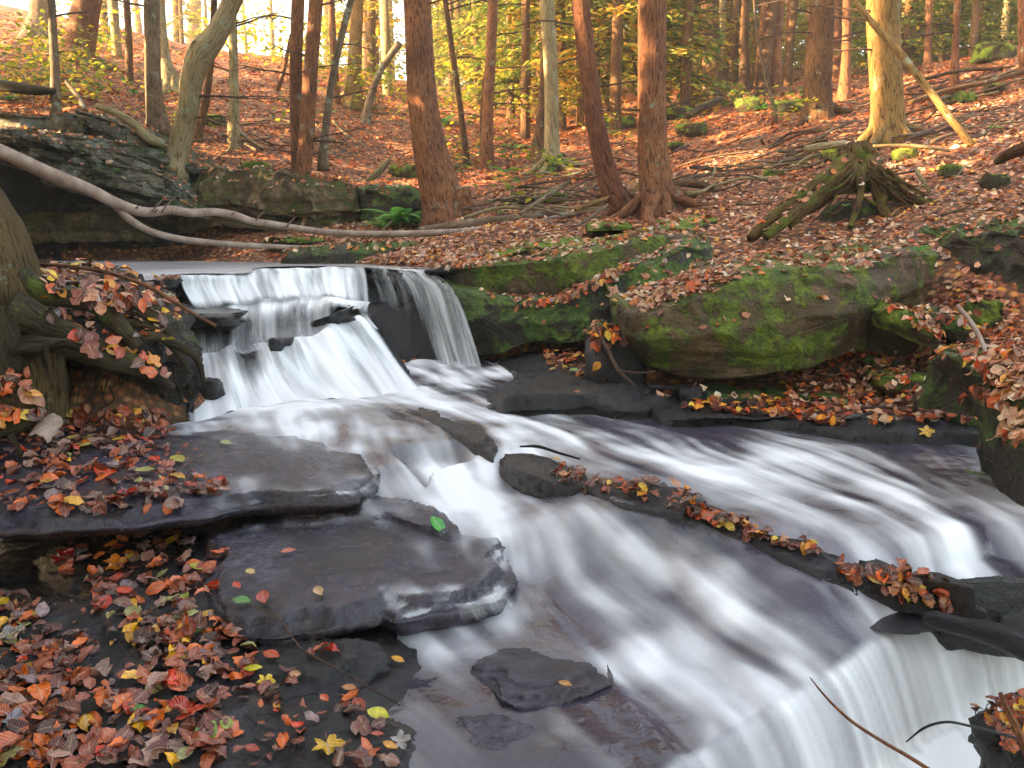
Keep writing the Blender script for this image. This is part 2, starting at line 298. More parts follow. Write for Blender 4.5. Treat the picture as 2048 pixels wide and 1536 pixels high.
# each column: list of (Y, 'p', py) or (Y,'z',z)
low = [(4.4, 'z', -.15)]
GC = {
 -900: [(3, 'z', .4), (5, 'z', 1), (8, 'z', 1.8), (12, 'z', 3), (16, 'z', 4.5), (28, 'z', 9.5), (60, 'z', 14)],
 -300: [(3, 'z', -.2), (4.2, 'z', .1), (4.8, 'z', .7), (7, 'z', 1.0), (11, 'z', 1.4), (12.5, 'z', 2.7), (16, 'z', 4.2), (28, 'z', 8.6), (60, 'z', 12)],
 0: [(3, 'z', -.4), (4.5, 'z', -.3), (4.9, 'z', .35), (5.3, 'z', .6), (6.5, 'z', .74), (7.4, 'z', .76), (8.4, 'z', .55), (12.9, 'z', .55), (13.1, 'p', 270), (14, 'p', 215), (17, 'p', 140), (22, 'p', 75), (28, 'p', 30), (40, 'p', 10), (60, 'p', 0)],
 200: [(3, 'z', -.4), (4.7, 'z', -.3), (5.0, 'z', .3), (5.4, 'z', .55), (6.5, 'z', .7), (7.2, 'z', .72), (8, 'z', .5), (12.9, 'z', .55), (13.1, 'p', 255), (14, 'p', 205), (17, 'p', 150), (22, 'p', 95), (28, 'p', 50), (40, 'p', 45), (60, 'p', 45)],
 330: [(3, 'z', -.4), (4.9, 'z', -.3), (5.4, 'z', .1), (5.9, 'z', .4), (6.6, 'z', .5), (7.2, 'z', .5), (8, 'z', .5), (12.9, 'z', .62), (13.2, 'p', 320), (14, 'p', 270), (17, 'p', 190), (22, 'p', 120), (28, 'p', 80), (40, 'p', 75), (60, 'p', 75)],
 450: [(3, 'z', -.4), (7, 'z', -.2), (8, 'z', .5), (11.5, 'z', .68), (12, 'z', .8), (12.9, 'p', 440), (13.1, 'p', 340), (14, 'p', 290), (17, 'p', 205), (22, 'p', 135), (28, 'p', 110), (40, 'p', 105), (60, 'p', 105)],
 600: [(3, 'z', -.4), (7, 'z', -.2), (8, 'z', .5), (10.5, 'z', .68), (11.5, 'p', 492), (12.9, 'p', 455), (13.1, 'p', 355), (14, 'p', 310), (17, 'p', 230), (22, 'p', 160), (28, 'p', 130), (40, 'p', 120), (60, 'p', 120)],
 720: [(3, 'z', -.4), (7, 'z', -.2), (8, 'z', .55), (9, 'z', .66), (9.6, 'p', 518), (11, 'p', 488), (12, 'p', 470), (12.9, 'p', 450), (13.1, 'p', 385), (14, 'p', 335), (17, 'p', 255), (22, 'p', 190), (28, 'p', 155), (40, 'p', 145), (60, 'p', 145)],
 800: [(3, 'z', -.4), (7, 'z', -.2), (8, 'z', .66), (8.6, 'p', 520), (10, 'p', 490), (11, 'p', 470), (12, 'p', 450), (13, 'p', 405), (14, 'p', 350), (17, 'p', 275), (22, 'p', 215), (28, 'p', 180), (40, 'p', 165), (60, 'p', 160)],
 900: [(3, 'z', -.4), (7.3, 'z', -.2), (7.9, 'z', .5), (8.1, 'p', 524), (9, 'p', 496), (10, 'p', 474), (11, 'p', 452), (12, 'p', 430), (13, 'p', 395), (15, 'p', 335), (18, 'p', 285), (22, 'p', 240), (28, 'p', 205), (40, 'p', 185), (60, 'p', 175)],
 1050: [(3, 'z', -.4), (7.2, 'z', -.2), (7.7, 'z', .4), (7.9, 'p', 516), (9, 'p', 487), (10, 'p', 463), (11, 'p', 435), (13, 'p', 375), (15, 'p', 335), (18, 'p', 290), (22, 'p', 250), (28, 'p', 215), (40, 'p', 190), (60, 'p', 170)],
 1250: [(3, 'z', -.4), (6, 'z', -.1), (7.0, 'z', .2), (7.3, 'z', .55), (7.7, 'p', 487), (9, 'p', 452), (10, 'p', 425), (12, 'p', 370), (15, 'p', 310), (18, 'p', 275), (22, 'p', 240), (28, 'p', 205), (40, 'p', 180), (60, 'p', 150)],
 1300: [(3, 'z', -.4), (5, 'z', -.15), (6, 'z', .0), (6.9, 'z', .3), (7.2, 'z', .6), (7.6, 'p', 485), (9, 'p', 450), (10, 'p', 422), (12, 'p', 365), (15, 'p', 305), (18, 'p', 270), (22, 'p', 232), (28, 'p', 200), (40, 'p', 175), (60, 'p', 140)],
 1550: [(3, 'z', -.4), (4.6, 'z', -.2), (4.95, 'z', -.05), (5.1, 'p', 820), (5.5, 'p', 780), (6.0, 'z', .15), (6.4, 'z', .6), (6.6, 'p', 512), (7, 'p', 492), (8, 'p', 448), (9, 'p', 405), (10, 'p', 368), (12, 'p', 310), (15, 'p', 250), (18, 'p', 215), (22, 'p', 190), (28, 'p', 172), (40, 'p', 160), (60, 'p', 130)],
 1740: [(3, 'z', -.4), (4.6, 'z', -.2), (4.9, 'z', -.05), (5.05, 'p', 830), (5.4, 'p', 770), (5.8, 'p', 715), (6.2, 'z', .55), (6.5, 'p', 502), (7, 'p', 470), (8, 'p', 410), (9, 'p', 360), (10, 'p', 318), (12, 'p', 265), (15, 'p', 212), (18, 'p', 180), (22, 'p', 165), (28, 'p', 155), (40, 'p', 150), (60, 'p', 125)],
 1820: [(3, 'z', -.4), (4.5, 'z', -.2), (4.8, 'z', -.05), (4.95, 'p', 835), (5.3, 'p', 765), (5.7, 'p', 700), (6.0, 'p', 640), (6.25, 'z', .66), (6.5, 'p', 490), (7, 'p', 445), (8, 'p', 385), (9, 'p', 335), (10, 'p', 295), (12, 'p', 245), (15, 'p', 190), (18, 'p', 155), (22, 'p', 145), (28, 'p', 140), (40, 'p', 140), (60, 'p', 120)],
 1900: [(3, 'z', -.4), (4.3, 'z', -.25), (4.6, 'z', -.05), (4.75, 'p', 840), (5.1, 'p', 770), (5.5, 'p', 700), (5.8, 'p', 620), (6.1, 'p', 552), (6.4, 'p', 485), (7, 'p', 435), (8, 'p', 370), (9, 'p', 320), (10, 'p', 280), (12, 'p', 225), (15, 'p', 165), (18, 'p', 130), (22, 'p', 120), (28, 'p', 120), (40, 'p', 125), (60, 'p', 115)],
 2048: [(3, 'z', -.4), (4.0, 'z', -.1), (4.3, 'z', .1), (4.7, 'p', 760), (5.1, 'p', 690), (5.6, 'p', 630), (5.9, 'p', 500), (6.4, 'p', 445), (7, 'p', 400), (8, 'p', 340), (9, 'p', 290), (10, 'p', 250), (12, 'p', 190), (15, 'p', 130), (18, 'p', 98), (22, 'p', 85), (28, 'p', 90), (40, 'p', 95), (60, 'p', 100)],
 2600: [(3, 'z', .1), (4.0, 'z', .5), (5, 'z', .9), (6, 'z', 1.5), (8, 'z', 2.6), (12, 'z', 4.6), (18, 'z', 6.6), (28, 'z', 8), (60, 'z', 13)],
}
YF = np.exp(np.linspace(math.log(3), math.log(62), 420)); US = np.array([(p - CX) / F / 1.005 for p in UCOL]); UF = np.linspace(US[0], US[-1], 330)
tab = []
for p in UCOL:
    ks = GC[p]; ys = [k[0] for k in ks]; zs = [k[2] if k[1] == 'z' else Tz(k[2], k[0]) for k in ks]
    tab.append(np.interp(YF, ys, zs))
tab = np.array(tab); TAB = np.array([np.interp(UF, US, tab[:, j]) for j in range(len(YF))])
kx = np.exp(-np.linspace(-2, 2, 13) ** 2); kx /= kx.sum()
TAB = np.array([np.convolve(np.pad(r, 6, 'edge'), kx, 'valid') for r in TAB])
TAB = np.array([np.convolve(np.pad(TAB[:, j], 1, 'edge'), [.25, .5, .25], 'valid') for j in range(TAB.shape[1])])   # (u, Y)
def _lut(T, U, Ls, X, Y):
    u = np.clip((X / Y - U[0]) / (U[1] - U[0]), 0, len(U) - 1.001)
    v = np.clip((np.log(Y) - Ls[0]) / (Ls[1] - Ls[0]), 0, len(Ls) - 1.001)
    i = u.astype(int); j = v.astype(int); a = u - i; b = v - j
    return (T[i, j] * (1 - a) + T[i + 1, j] * a) * (1 - b) + (T[i, j + 1] * (1 - a) + T[i + 1, j + 1] * a) * b
LY = np.log(YF)
def gz(X, Y):
    X = np.asarray(X, float); Y = np.asarray(Y, float)
    P = np.stack([X, Y, X * 0], -1)
    amp = np.clip((Y - 4) * .02, .01, .22)
    return _lut(TAB, UF, LY, X, Y) + fbm(P, .9, 4, 3) * amp + fbm(P, 5, 3, 9) * .015
def on_ground(px, py, Ymin=5.0, Ymax=58):
    Y = np.exp(np.linspace(math.log(Ymin), math.log(Ymax), 900)); d = rayd(px, py)
    z = CAMZ + d[2] * Y; g = gz(d[0] * Y, Y); k = np.where(z <= g)[0]
    yy = Y[k[0]] if len(k) else Ymax
    return np.array([d[0] * yy, yy, gz(d[0] * yy, yy)])
nu, nv = 330, 430
Yg = np.exp(np.linspace(math.log(4.2), math.log(61.5), nv)); Ug = np.linspace(US[0] * .98, US[-1] * .98, nu)
YY, UU = np.meshgrid(Yg, Ug, indexing='ij'); XX = UU * YY; ZZ = gz(XX, YY)
Vg = np.stack([XX, YY, ZZ], -1); Fg = gridF(nv, nu)
tag(mk('forest_floor', Vg, Fg, M['litter'], origin=(0, 0, 0)), kind='structure', label='rising forest floor covered with fallen brown leaves', cat='ground'); reg(Vg, Fg)
# ------------------------------------------------------------------ streambed (rough dark rock under everything near the water)
def bedz(X, Y):
    z = np.interp(Y, [1, 1.8, 2.2, 2.6, 3.0, 3.4, 4, 5, 6, 7.5], [-.44, -.42, -.39, -.37, -.345, -.33, -.28, -.25, -.25, -.25])
    z = z + .05 * (1 - smooth(X, -.5, -.1)) * (1 - smooth(Y, 3.0, 3.3))
    z = z - .5 * smooth(X, .35, .9) * (1 - smooth(Y, 3.0, 3.4)) * 1
    P = np.stack([X, Y, X * 0], -1)
    st = np.floor((fbm(P, 2.0, 3, 21) * .5 + .5) * 9) / 9
    return z + (st - .5) * .10 + fbm(P, 8, 4, 5) * .02
xs = np.arange(-4.5, 6.5, .022); ys = np.arange(1.0, 7.8, .022); YY, XX = np.meshgrid(ys, xs, indexing='ij')
Vb = np.stack([XX, YY, bedz(XX, YY)], -1); Fb = gridF(len(ys), len(xs))
tag(mk('streambed', Vb, Fb, M['wet'], origin=(0, 0, 0)), kind='structure', label='dark wet stepped rock bed of the stream', cat='streambed'); reg(Vb, Fb)
# ------------------------------------------------------------------ patches, slabs, rocks, tubes
def crom(P, n, lin=False):
    P = np.asarray(P, float); d = np.concatenate([[0], np.cumsum(np.linalg.norm(np.diff(P, axis=0), axis=1) + 1e-9)])
    t = np.linspace(0, d[-1], n); i = np.clip(np.searchsorted(d, t, 'right') - 1, 0, len(P) - 2); a = ((t - d[i]) / (d[i + 1] - d[i]))[:, None]
    if lin or len(P) < 3: return P[i] * (1 - a) + P[i + 1] * a
    m = np.gradient(P, d, axis=0); h = (d[i + 1] - d[i])[:, None]
    return (2*a**3 - 3*a**2 + 1) * P[i] + (a**3 - 2*a**2 + a) * h * m[i] + (-2*a**3 + 3*a**2) * P[i + 1] + (a**3 - a**2) * h * m[i + 1]
def crom_u(P, n, lin=False):   # uniform parameter
    P = np.asarray(P, float); k = len(P); t = np.linspace(0, k - 1, n); i = np.clip(t.astype(int), 0, k - 2); a = t - i
    a = a.reshape((-1,) + (1,) * (P.ndim - 1))
    if lin or k < 3: return P[i] * (1 - a) + P[i + 1] * a
    m = np.gradient(P, axis=0)
    return (2*a**3 - 3*a**2 + 1) * P[i] + (a**3 - 2*a**2 + a) * m[i] + (-2*a**3 + 3*a**2) * P[i + 1] + (a**3 - a**2) * m[i + 1]
def patch(rows, nu, nv, lin=False, world=False, linu=False):
    R = [crom(r if world else [at(*p) for p in r], nu, linu) for r in rows]
    return crom_u(np.array(R), nv, lin)
def normals(V):
    du = np.gradient(V, axis=1); dv = np.gradient(V, axis=0); n = np.cross(du, dv); return n / (np.linalg.norm(n, axis=-1, keepdims=True) + 1e-9)
def roughen(V, amp, s=3, seed=0, strata=0):
    n = normals(V); d = fbm(V, s, 5, seed) * amp
    r = 1 - np.abs(fbm(V, s * 1.7, 3, seed + 5)); d = d - (r ** 6) * amp * .6
    if strata:
        q = V.copy(); q[..., 2] *= 9; q[..., :2] *= .6; d = d + np.round(fbm(q, 1.2, 3, seed + 9) * 5) / 5 * strata
    return V + n * d[..., None]
def rock_face(name, label, top, bottom, mat, mid=None, back=.8, rise=6, amp=.05, strata=.0, nu=110, nv=70, seed=0, cat='boulder', group=None, undercut=.5, topz=None, s=2.5, pull=.8, flat=False):
    T = np.array([at(*p) for p in top]); B = np.array([at(*p) for p in bottom])
    n = 60; T = crom(T, n); B = crom(B, n)
    bk = T.copy(); bk[:, 1] += back; bk[:, 0] += (bk[:, 0] - T.mean(0)[0]) * -.05; bk[:, 2] += .02 if topz is None else topz
    Mi = crom(np.array([at(*p) for p in mid]), n) if mid else (T + B) / 2 - np.array([0, .05, 0])
    T2 = T * .93 + Mi * .07 - np.array([0, .015, 0]); T1 = T * .96 + bk * .04 + [0, 0, .005]
    un = B.copy(); un[:, 1] += undercut; un[:, 2] += .03; b2 = B * .96 + Mi * .04
    un2 = un.copy(); un2[:, 1] += back * .6; un2[:, 2] -= .1
    bk2 = bk.copy(); bk2[:, 2] -= .3; bk2[:, 1] += .1
    V = crom_u(np.array([bk2, bk, (bk + T) / 2, T1, T2, T2 * .6 + Mi * .4, Mi, Mi * .45 + B * .55, b2, B, (B + un) / 2, un, un2]), nv, flat)
    V = np.array([crom(r, nu) for r in V])
    # close the ends by pulling outer columns back
    e = np.zeros(nu); k = 8; e[:k] = (1 - np.arange(k) / k) ** 2; e[-k:] = (np.arange(k) / k) ** 2
    V[:, :, 1] += e[None, :] * back * pull
    V = roughen(V, amp, s, seed, strata)
    Fx = gridF(nv, nu); o = mk(name, V, Fx[:, ::-1], mat); tag(o, label, cat, group); reg(V, Fx); return o
def slab(name, label, outline, mat, thick=.1, amp=.012, seed=0, cat='rock slab', group=None, n=260, rings=46, under=.06, dome=.01, jag=.02, zoff=0):
    P = np.array([atz(px, py, z) for px, py, z in outline]); P = np.vstack([P, P[:1]])
    R = crom(P, n + 1, True)[:-1] * .6 + crom(P, n + 1)[:-1] * .4
    jn = fbm(np.c_[R[:, :2], np.zeros(n)], 9, 4, seed) * jag * 1.3 + np.round(fbm(np.c_[R[:, :2], np.zeros(n)], 4, 2, seed + 2) * 5) / 5 * jag * 2.2
    c = R.mean(0); d = R - c; d[:, 2] = 0; L = np.linalg.norm(d, axis=1, keepdims=True); R = R + d / L * jn[:, None]
    rows = []
    rs = np.linspace(.0, 1, rings) ** .6; mr = np.linalg.norm((R - c)[:, :2], axis=1); qn = np.c_[R[:, :2], np.zeros(n)]; e1 = .03 + .07 * np.clip(fbm(qn, 5, 3, seed + 21) * 2 + .4, 0, 1); e2 = .012 + .045 * np.clip(fbm(qn, 9, 3, seed + 22) * 2 + .4, 0, 1)
    for r in rs:
        q = c + (R - c) * r; q[:, 2] = c[2] + (R[:, 2] - c[2]) * r + dome * (1 - r * r); ed = (1 - r) * mr; q[:, 2] -= thick * (.22 * (ed < e1) + .22 * (ed < e2)); rows.append(q)
    z0_ = thick * .44
    for k, (o_, dz) in enumerate([(.004, -z0_ - .006), (.002, -z0_ - .014)] + [(-under * t * t, -z0_ - .014 - t * (thick - z0_)) for t in np.linspace(.1, 1, 7)] + [(-under - .3, -thick - .03)]):
        q = R + d / L * o_; q[:, 2] = R[:, 2] + dz; rows.append(q)
    V = np.array(rows); V[:, :, 2] += zoff
    nn = fbm(V, 6, 5, seed + 1); V[..., 2] += nn * amp * 1.5 * (np.arange(len(rows)) < rings)[:, None]
    stp = np.round(fbm(V * [1, 1, 0], 2.5, 3, seed + 11) * 6) / 6; V[:rings, :, 2] += (stp * max(amp * 1.6, .016))[:rings]; V[..., 2] += (np.round(fbm(V * [1, 1, 0], 5, 3, seed + 13) * 4) / 4 * .008) * (np.arange(len(rows)) < rings)[:, None]
    zq = V.copy(); zq[..., 2] *= 12; sd = fbm(zq, 2.5, 3, seed + 4) * amp * 2.2
    V[rings:, :, :2] += (d / L)[None, :, :2] * sd[rings:, :, None]
    Fx = gridF(len(rows), n, True); o = mk(name, V, Fx, mat); tag(o, label, cat, group); reg(V, Fx)
    if mat.name == 'wet_rock_mauve_sheen': SLABS.append((V.reshape(-1, 3), [Fx]))
    return o
SLABS = []
def blob(size, seed, nu=40, nv=24, rough=.18, flat=.6):
    th = np.linspace(0, math.pi, nv); ph = np.linspace(0, 2 * math.pi, nu, endpoint=False); T, Pp = np.meshgrid(th, ph, indexing='ij')
    V = np.stack([np.sin(T) * np.cos(Pp), np.sin(T) * np.sin(Pp), np.cos(T)], -1)
    V = np.sign(V) * np.abs(V) ** .8
    V = V * (1 + fbm(V, 1.2, 4, seed)[..., None] * rough * 2.2 + fbm(V, 5, 3, seed + 3)[..., None] * rough * .4)
    V[..., 2] = np.minimum(V[..., 2], flat + fbm(V, 2, 2, seed + 1) * .15)
    return V * np.array(size), gridF(nv, nu, True)
def rot2(V, a):
    c, s = math.cos(a), math.sin(a); W = V.copy(); W[..., 0] = V[..., 0] * c - V[..., 1] * s; W[..., 1] = V[..., 0] * s + V[..., 1] * c; return W
def stone(px, py, wpx, hpx, label, mat='mossy', Y=None, seed=0, group=None, name='mossy_stone', cat='stone', depth=.8, ymin=5.2, roll=0, rough=.18):
    """px,py: middle of the stone's foot in the photo; wpx,hpx its size there."""
    p = on_ground(px, py, ymin) if Y is None else at(px, py, Y)
    s = p[1] / F; size = (wpx * s / 2, wpx * s / 2 * depth, hpx * s * .75)
    V, Fx = blob(size, seed + 31, rough=rough)
    if roll: c, s_ = math.cos(roll), math.sin(roll); V = np.stack([V[..., 0] * c - V[..., 2] * s_, V[..., 1], V[..., 0] * s_ + V[..., 2] * c], -1)
    V = V + p + [0, 0, hpx * s * .25]; o = mk(name, V, Fx[:, ::-1], M[mat], origin=p); tag(o, label, cat, group); reg(V, Fx); return o
def tube(pts, rad, n=12, m=None, rn=.0, seed=0, cap=True, flute=0.0, ns=6):
    P = np.asarray(pts, float); L = np.linalg.norm(np.diff(P, axis=0), axis=1).sum()
    m = m or max(6, int(len(P) * 4)); C = crom(P, m)
    d0 = np.concatenate([[0], np.cumsum(np.linalg.norm(np.diff(P, axis=0), axis=1))]); t = np.linspace(0, d0[-1], m); R = np.interp(t, d0, rad)
    T = np.gradient(C, axis=0); T /= np.linalg.norm(T, axis=1, keepdims=True) + 1e-9
    ref = np.array([0, 1.0, 0]) if abs(T[:, 1]).mean() < .8 else np.array([0, 0, 1.0])
    A = np.cross(T, ref); A /= np.linalg.norm(A, axis=1, keepdims=True); B = np.cross(T, A)
    an = np.linspace(0, 2 * math.pi, n + 1)    # seam column duplicated for the uv
    rr = R[:, None] * np.ones(n + 1)
    if rn or flute:
        Q = C[:, None, :] + (A[:, None, :] * np.cos(an)[None, :, None] + B[:, None, :] * np.sin(an)[None, :, None]) * R[:, None, None]
        rr = rr * (1 + fbm(Q, ns, 4, seed) * rn)
        if flute: rr = rr * (1 + flute * (np.abs(np.sin(an * 2.5 + seed))[None, :] - .4))
        rr[:, -1] = rr[:, 0]
    V = C[:, None, :] + (A[:, None, :] * np.cos(an)[None, :, None] + B[:, None, :] * np.sin(an)[None, :, None]) * rr[..., None]
    U = np.stack([np.broadcast_to(an[None, :] * R.mean(), rr.shape), np.broadcast_to(t[:, None], rr.shape)], -1)
    Fx = [gridF(m, n + 1)]
    V = V.reshape(-1, 3); U = U.reshape(-1, 2)
    if cap:
        k = len(V); V = np.vstack([V, C[:1], C[-1:]]); U = np.vstack([U, [[0, 0], [0, 0]]])
        j = np.arange(n); Fx.append(np.stack([np.full(n, k), j + 1, j], -1)); b = (m - 1) * (n + 1); Fx.append(np.stack([np.full(n, k + 1), b + j, b + j + 1], -1))
    return V, Fx, U
def tube_obj(name, pts, rad, mat, parent=None, hbase=None, **kw):
    V, Fx, U = tube(pts, rad, **kw); h = V[:, 2] - (V[:, 2].min() if hbase is None else hbase)
    if 'hb' in kw: pass
    return mk(name, V, Fx, mat, parent, True, U, {'hgt': h}, origin=None if parent is not None else pts[0])
# ------------------------------------------------------------------ big rocks
rock_face('boulder', 'huge mossy brown boulder overhanging the right bank above the stream',
  [(1234, 603, 5.75), (1276, 626, 5.42), (1400, 592, 5.33), (1490, 545, 5.4), (1600, 533, 5.42), (1715, 530, 5.45), (1765, 513, 5.6), (1830, 500, 5.8), (1890, 512, 6.0)],
  [(1252, 690, 5.75), (1300, 730, 5.48), (1400, 754, 5.33), (1500, 748, 5.3), (1640, 722, 5.38), (1720, 700, 5.5), (1770, 650, 5.8), (1850, 610, 6.1)],
  M['boulder'], mid=[(1240, 650, 5.7), (1290, 680, 5.35), (1400, 672, 5.2), (1550, 645, 5.2), (1700, 625, 5.3), (1790, 590, 5.6), (1870, 560, 6.0)],
  back=1.0, amp=.045, strata=.032, seed=3, nu=190, nv=120, undercut=.7, flat=True, s=1.9, pull=.3, topz=.06)
rock_face('boulder', 'long dark mossy slab leaning beside the right edge of the waterfall',
  [(865, 560, 7.6), (950, 586, 7.3), (1040, 608, 7.05), (1110, 604, 6.95), (1200, 562, 6.9), (1300, 520, 6.9), (1432, 470, 7.1)],
  [(900, 735, 7.5), (960, 712, 7.25), (1010, 705, 7.0), (1060, 685, 6.9), (1110, 688, 6.8), (1200, 668, 6.7), (1250, 640, 6.7), (1440, 560, 6.8)],
  M['mossdark'], back=.5, amp=.05, strata=.015, seed=12, nu=150, nv=90, flat=True)
rock_face('boulder', 'upper mossy slab with bright green patches behind the leaf-filled crack',
  [(850, 540, 8.0), (880, 536, 7.8), (960, 530, 7.5), (1095, 517, 7.3), (1190, 500, 7.3), (1300, 478, 7.4), (1425, 460, 7.6)],
  [(880, 640, 7.9), (960, 650, 7.6), (1090, 640, 7.4), (1200, 600, 7.3), (1300, 550, 7.3), (1430, 500, 7.5)],
  M['boulder'], back=.45, amp=.04, strata=.015, seed=22, nu=140, nv=70, flat=True)
rock_face('boulder', 'dark damp rock wall at the right edge above the leafy gully',
  [(1875, 500, 6.5), (1920, 478, 6.25), (1985, 468, 6.0), (2048, 462, 5.8), (2180, 450, 5.5), (2330, 440, 5.3)],
  [(1915, 545, 6.4), (1945, 580, 6.15), (1985, 610, 5.95), (2048, 622, 5.7), (2180, 640, 5.4), (2330, 650, 5.2)],
  M['mossdark'], back=.8, amp=.08, strata=.03, seed=34)
rock_face('boulder', 'dark layered boulder standing in the water at the right edge',
  [(1962, 775, 4.0), (1975, 760, 3.85), (2048, 770, 3.65), (2160, 775, 3.45), (2300, 780, 3.3)],
  [(1985, 985, 3.95), (1995, 1003, 3.8), (2048, 1022, 3.55), (2160, 1035, 3.4), (2300, 1060, 3.25)],
  M['mossdark'], mid=[(1962, 870, 3.95), (1972, 880, 3.8), (2048, 895, 3.5), (2160, 910, 3.35), (2300, 930, 3.2)], back=.5, amp=.05, strata=.03, seed=44, topz=.06, pull=.15, flat=True)
for i, (tp, bt, lb, ms) in enumerate([
  ([(548, 508, 10.0), (650, 492, 9.7), (740, 487, 9.6), (835, 488, 9.6)], [(540, 530, 9.9), (650, 526, 9.55), (740, 524, 9.45), (835, 506, 9.5)], 'flat green block at the far end of the upper pool', 'mossdark'),
  ([(968, 512, 8.1), (1020, 500, 8.1), (1090, 488, 8.15), (1165, 478, 8.3)], [(966, 524, 8.05), (1020, 514, 8.05), (1090, 501, 8.1), (1165, 488, 8.25)], 'thin mossy ledge poking out of the leaves above the falls', 'mossy'),
  ([(1060, 512, 7.75), (1160, 494, 7.8), (1280, 470, 7.9), (1425, 440, 8.2)], [(1060, 522, 7.7), (1160, 506, 7.75), (1280, 482, 7.85), (1425, 456, 8.1)], 'long thin mossy ledge running diagonally through the leaves', 'mossy'),
  ([(1180, 452, 8.7), (1220, 446, 8.7), (1270, 450, 8.7)], [(1180, 462, 8.6), (1220, 460, 8.6), (1270, 460, 8.6)], 'small flat mossy stone in front of the curved red trunk', 'mossy'),
  ([(1330, 447, 8.6), (1380, 440, 8.6), (1440, 436, 8.7)], [(1330, 456, 8.5), (1380, 452, 8.5), (1440, 448, 8.6)], 'low strip of mossy rock to the right of the straight red trunk', 'mossy')]):
    rock_face('mossy_ledge', lb, tp, bt, M[ms], back=.35 if i else .9, amp=.02, nu=70, nv=40, seed=60 + i * 5, undercut=.1, cat='ledge')
# cliff behind the upper pool
rock_face('rock_cliff', 'blocky pale green cliff with brown stains behind the fallen birches',
  [(385, 350, 12.7), (430, 338, 12.5), (500, 338, 12.4), (560, 352, 12.4), (640, 362, 12.5), (700, 368, 12.6), (722, 380, 12.8)],
  [(380, 398, 12.6), (410, 416, 12.4), (470, 412, 12.3), (530, 424, 12.25), (600, 430, 12.3), (680, 424, 12.4), (725, 430, 12.7)],
  M['cliffwarm'], back=.7, amp=.12, strata=.03, seed=70, nu=150, nv=80, cat='cliff', s=1.6)
rock_face('rock_cliff', 'lower course of stained rock under the blocky pale cliff',
  [(340, 400, 12.8), (430, 415, 12.6), (560, 424, 12.5), (700, 425, 12.6), (728, 430, 12.8)],
  [(340, 470, 12.7), (430, 448, 12.5), (560, 462, 12.4), (700, 466, 12.5), (730, 480, 12.7)],
  M['cliffwarm'], back=.5, amp=.1, strata=.03, seed=77, cat='cliff', s=1.6)
rock_face('rock_cliff', 'dark square block in the gap right of the pale cliff',
  [(716, 385, 12.7), (760, 378, 12.5), (810, 380, 12.4), (850, 392, 12.4)], [(720, 450, 12.6), (760, 452, 12.4), (810, 448, 12.3), (850, 440, 12.3)],
  M['mossdark'], back=.5, amp=.1, strata=.03, seed=79, cat='cliff', s=1.6)
rock_face('rock_cliff', 'added dark face painting the shade under the layered cliff at left', [(-160, 318, 12.95), (60, 322, 12.9), (200, 335, 12.9), (340, 380, 12.95), (420, 400, 13.0)], [(-160, 520, 12.9), (60, 520, 12.9), (200, 518, 12.9), (340, 500, 12.95), (420, 470, 13.0)], M['soil'], back=.3, amp=.1, strata=.04, seed=88, undercut=.05, cat='cliff', pull=.1)  # dark face put behind the overhang to paint its shade black
# layered left cliff: an empty with overlapping strata slabs
cl = empty('layered_cliff', at(150, 500, 12.2)); tag(cl, 'dark layered rock cliff with thin tilted strata left of the pale cliff', 'cliff')
def layer(pts_t, thk, Yoff, seed, mat, ext=.9):
    T = np.array([at(px, py, Y + Yoff) for px, py, Y in pts_t]); T = crom(T, 60); n = 90; nv_ = 26
    B = T.copy(); B[:, 2] -= thk * (np.sin(np.linspace(0.12, math.pi - .1, 60)) ** .6); bk = T.copy(); bk[:, 1] += ext; bk[:, 2] += .1; ub = B.copy(); ub[:, 1] += ext
    V = crom_u(np.array([bk, T * .97 + bk * .03, T, (T + B) / 2 - [0, .02, 0], B, B * .97 + ub * .03, ub]), nv_, False); V = np.array([crom(r, n) for r in V])
    V = roughen(V, .05, 3, seed, .02); jag = np.round(fbm(V * [1, 0, 0] + [0, seed, 0], 3, 3, seed) * 5) / 5 * .16; V[..., 1] += jag
    Fx = gridF(nv_, n); mk('rock_layer', V, Fx[:, ::-1], mat, cl); reg(V, Fx)
r2 = random.Random(4)
LAY = [  # (points, thickness)
 ([(-60, 222, 12.6), (60, 235, 12.5), (150, 232, 12.4), (215, 262, 12.4)], .22), ([(150, 222, 12.3), (200, 235, 12.25), (262, 262, 12.3), (330, 305, 12.5)], .16),
 ([(-60, 262, 12.4), (80, 268, 12.3), (180, 280, 12.2), (300, 300, 12.3), (345, 320, 12.5)], .14), ([(90, 290, 12.25), (160, 300, 12.1), (260, 310, 12.1), (350, 345, 12.3)], .12),
 ([(-60, 300, 12.2), (40, 305, 12.1), (120, 322, 12.0), (200, 335, 12.0)], .16), ([(150, 318, 12.05), (230, 330, 11.95), (320, 352, 12.0), (392, 398, 12.3)], .14),
 ([(60, 338, 12.0), (160, 345, 11.9), (260, 362, 11.85), (330, 385, 12.0), (395, 408, 12.2)], .1), 
 ([(200, 262, 12.35), (260, 270, 12.3), (330, 300, 12.4), (390, 340, 12.6)], .1), ([(-60, 412, 13.0), (60, 410, 12.9), (180, 412, 12.85), (300, 415, 12.85), (380, 430, 12.9)], .2),
 ([(-60, 438, 12.8), (80, 432, 12.75), (200, 428, 12.7), (290, 444, 12.7), (320, 460, 12.8)], .2), ([(-60, 468, 12.7), (60, 458, 12.6), (160, 458, 12.55), (260, 464, 12.55), (310, 474, 12.6)], .14),
 ([(240, 395, 12.9), (300, 388, 12.8), (390, 405, 12.8)], .3)]
for i, (pt, th) in enumerate(LAY): layer(pt, th * 1.25, 0, 100 + i, M['cliff'] if i < 9 else M['cliffwarm'])
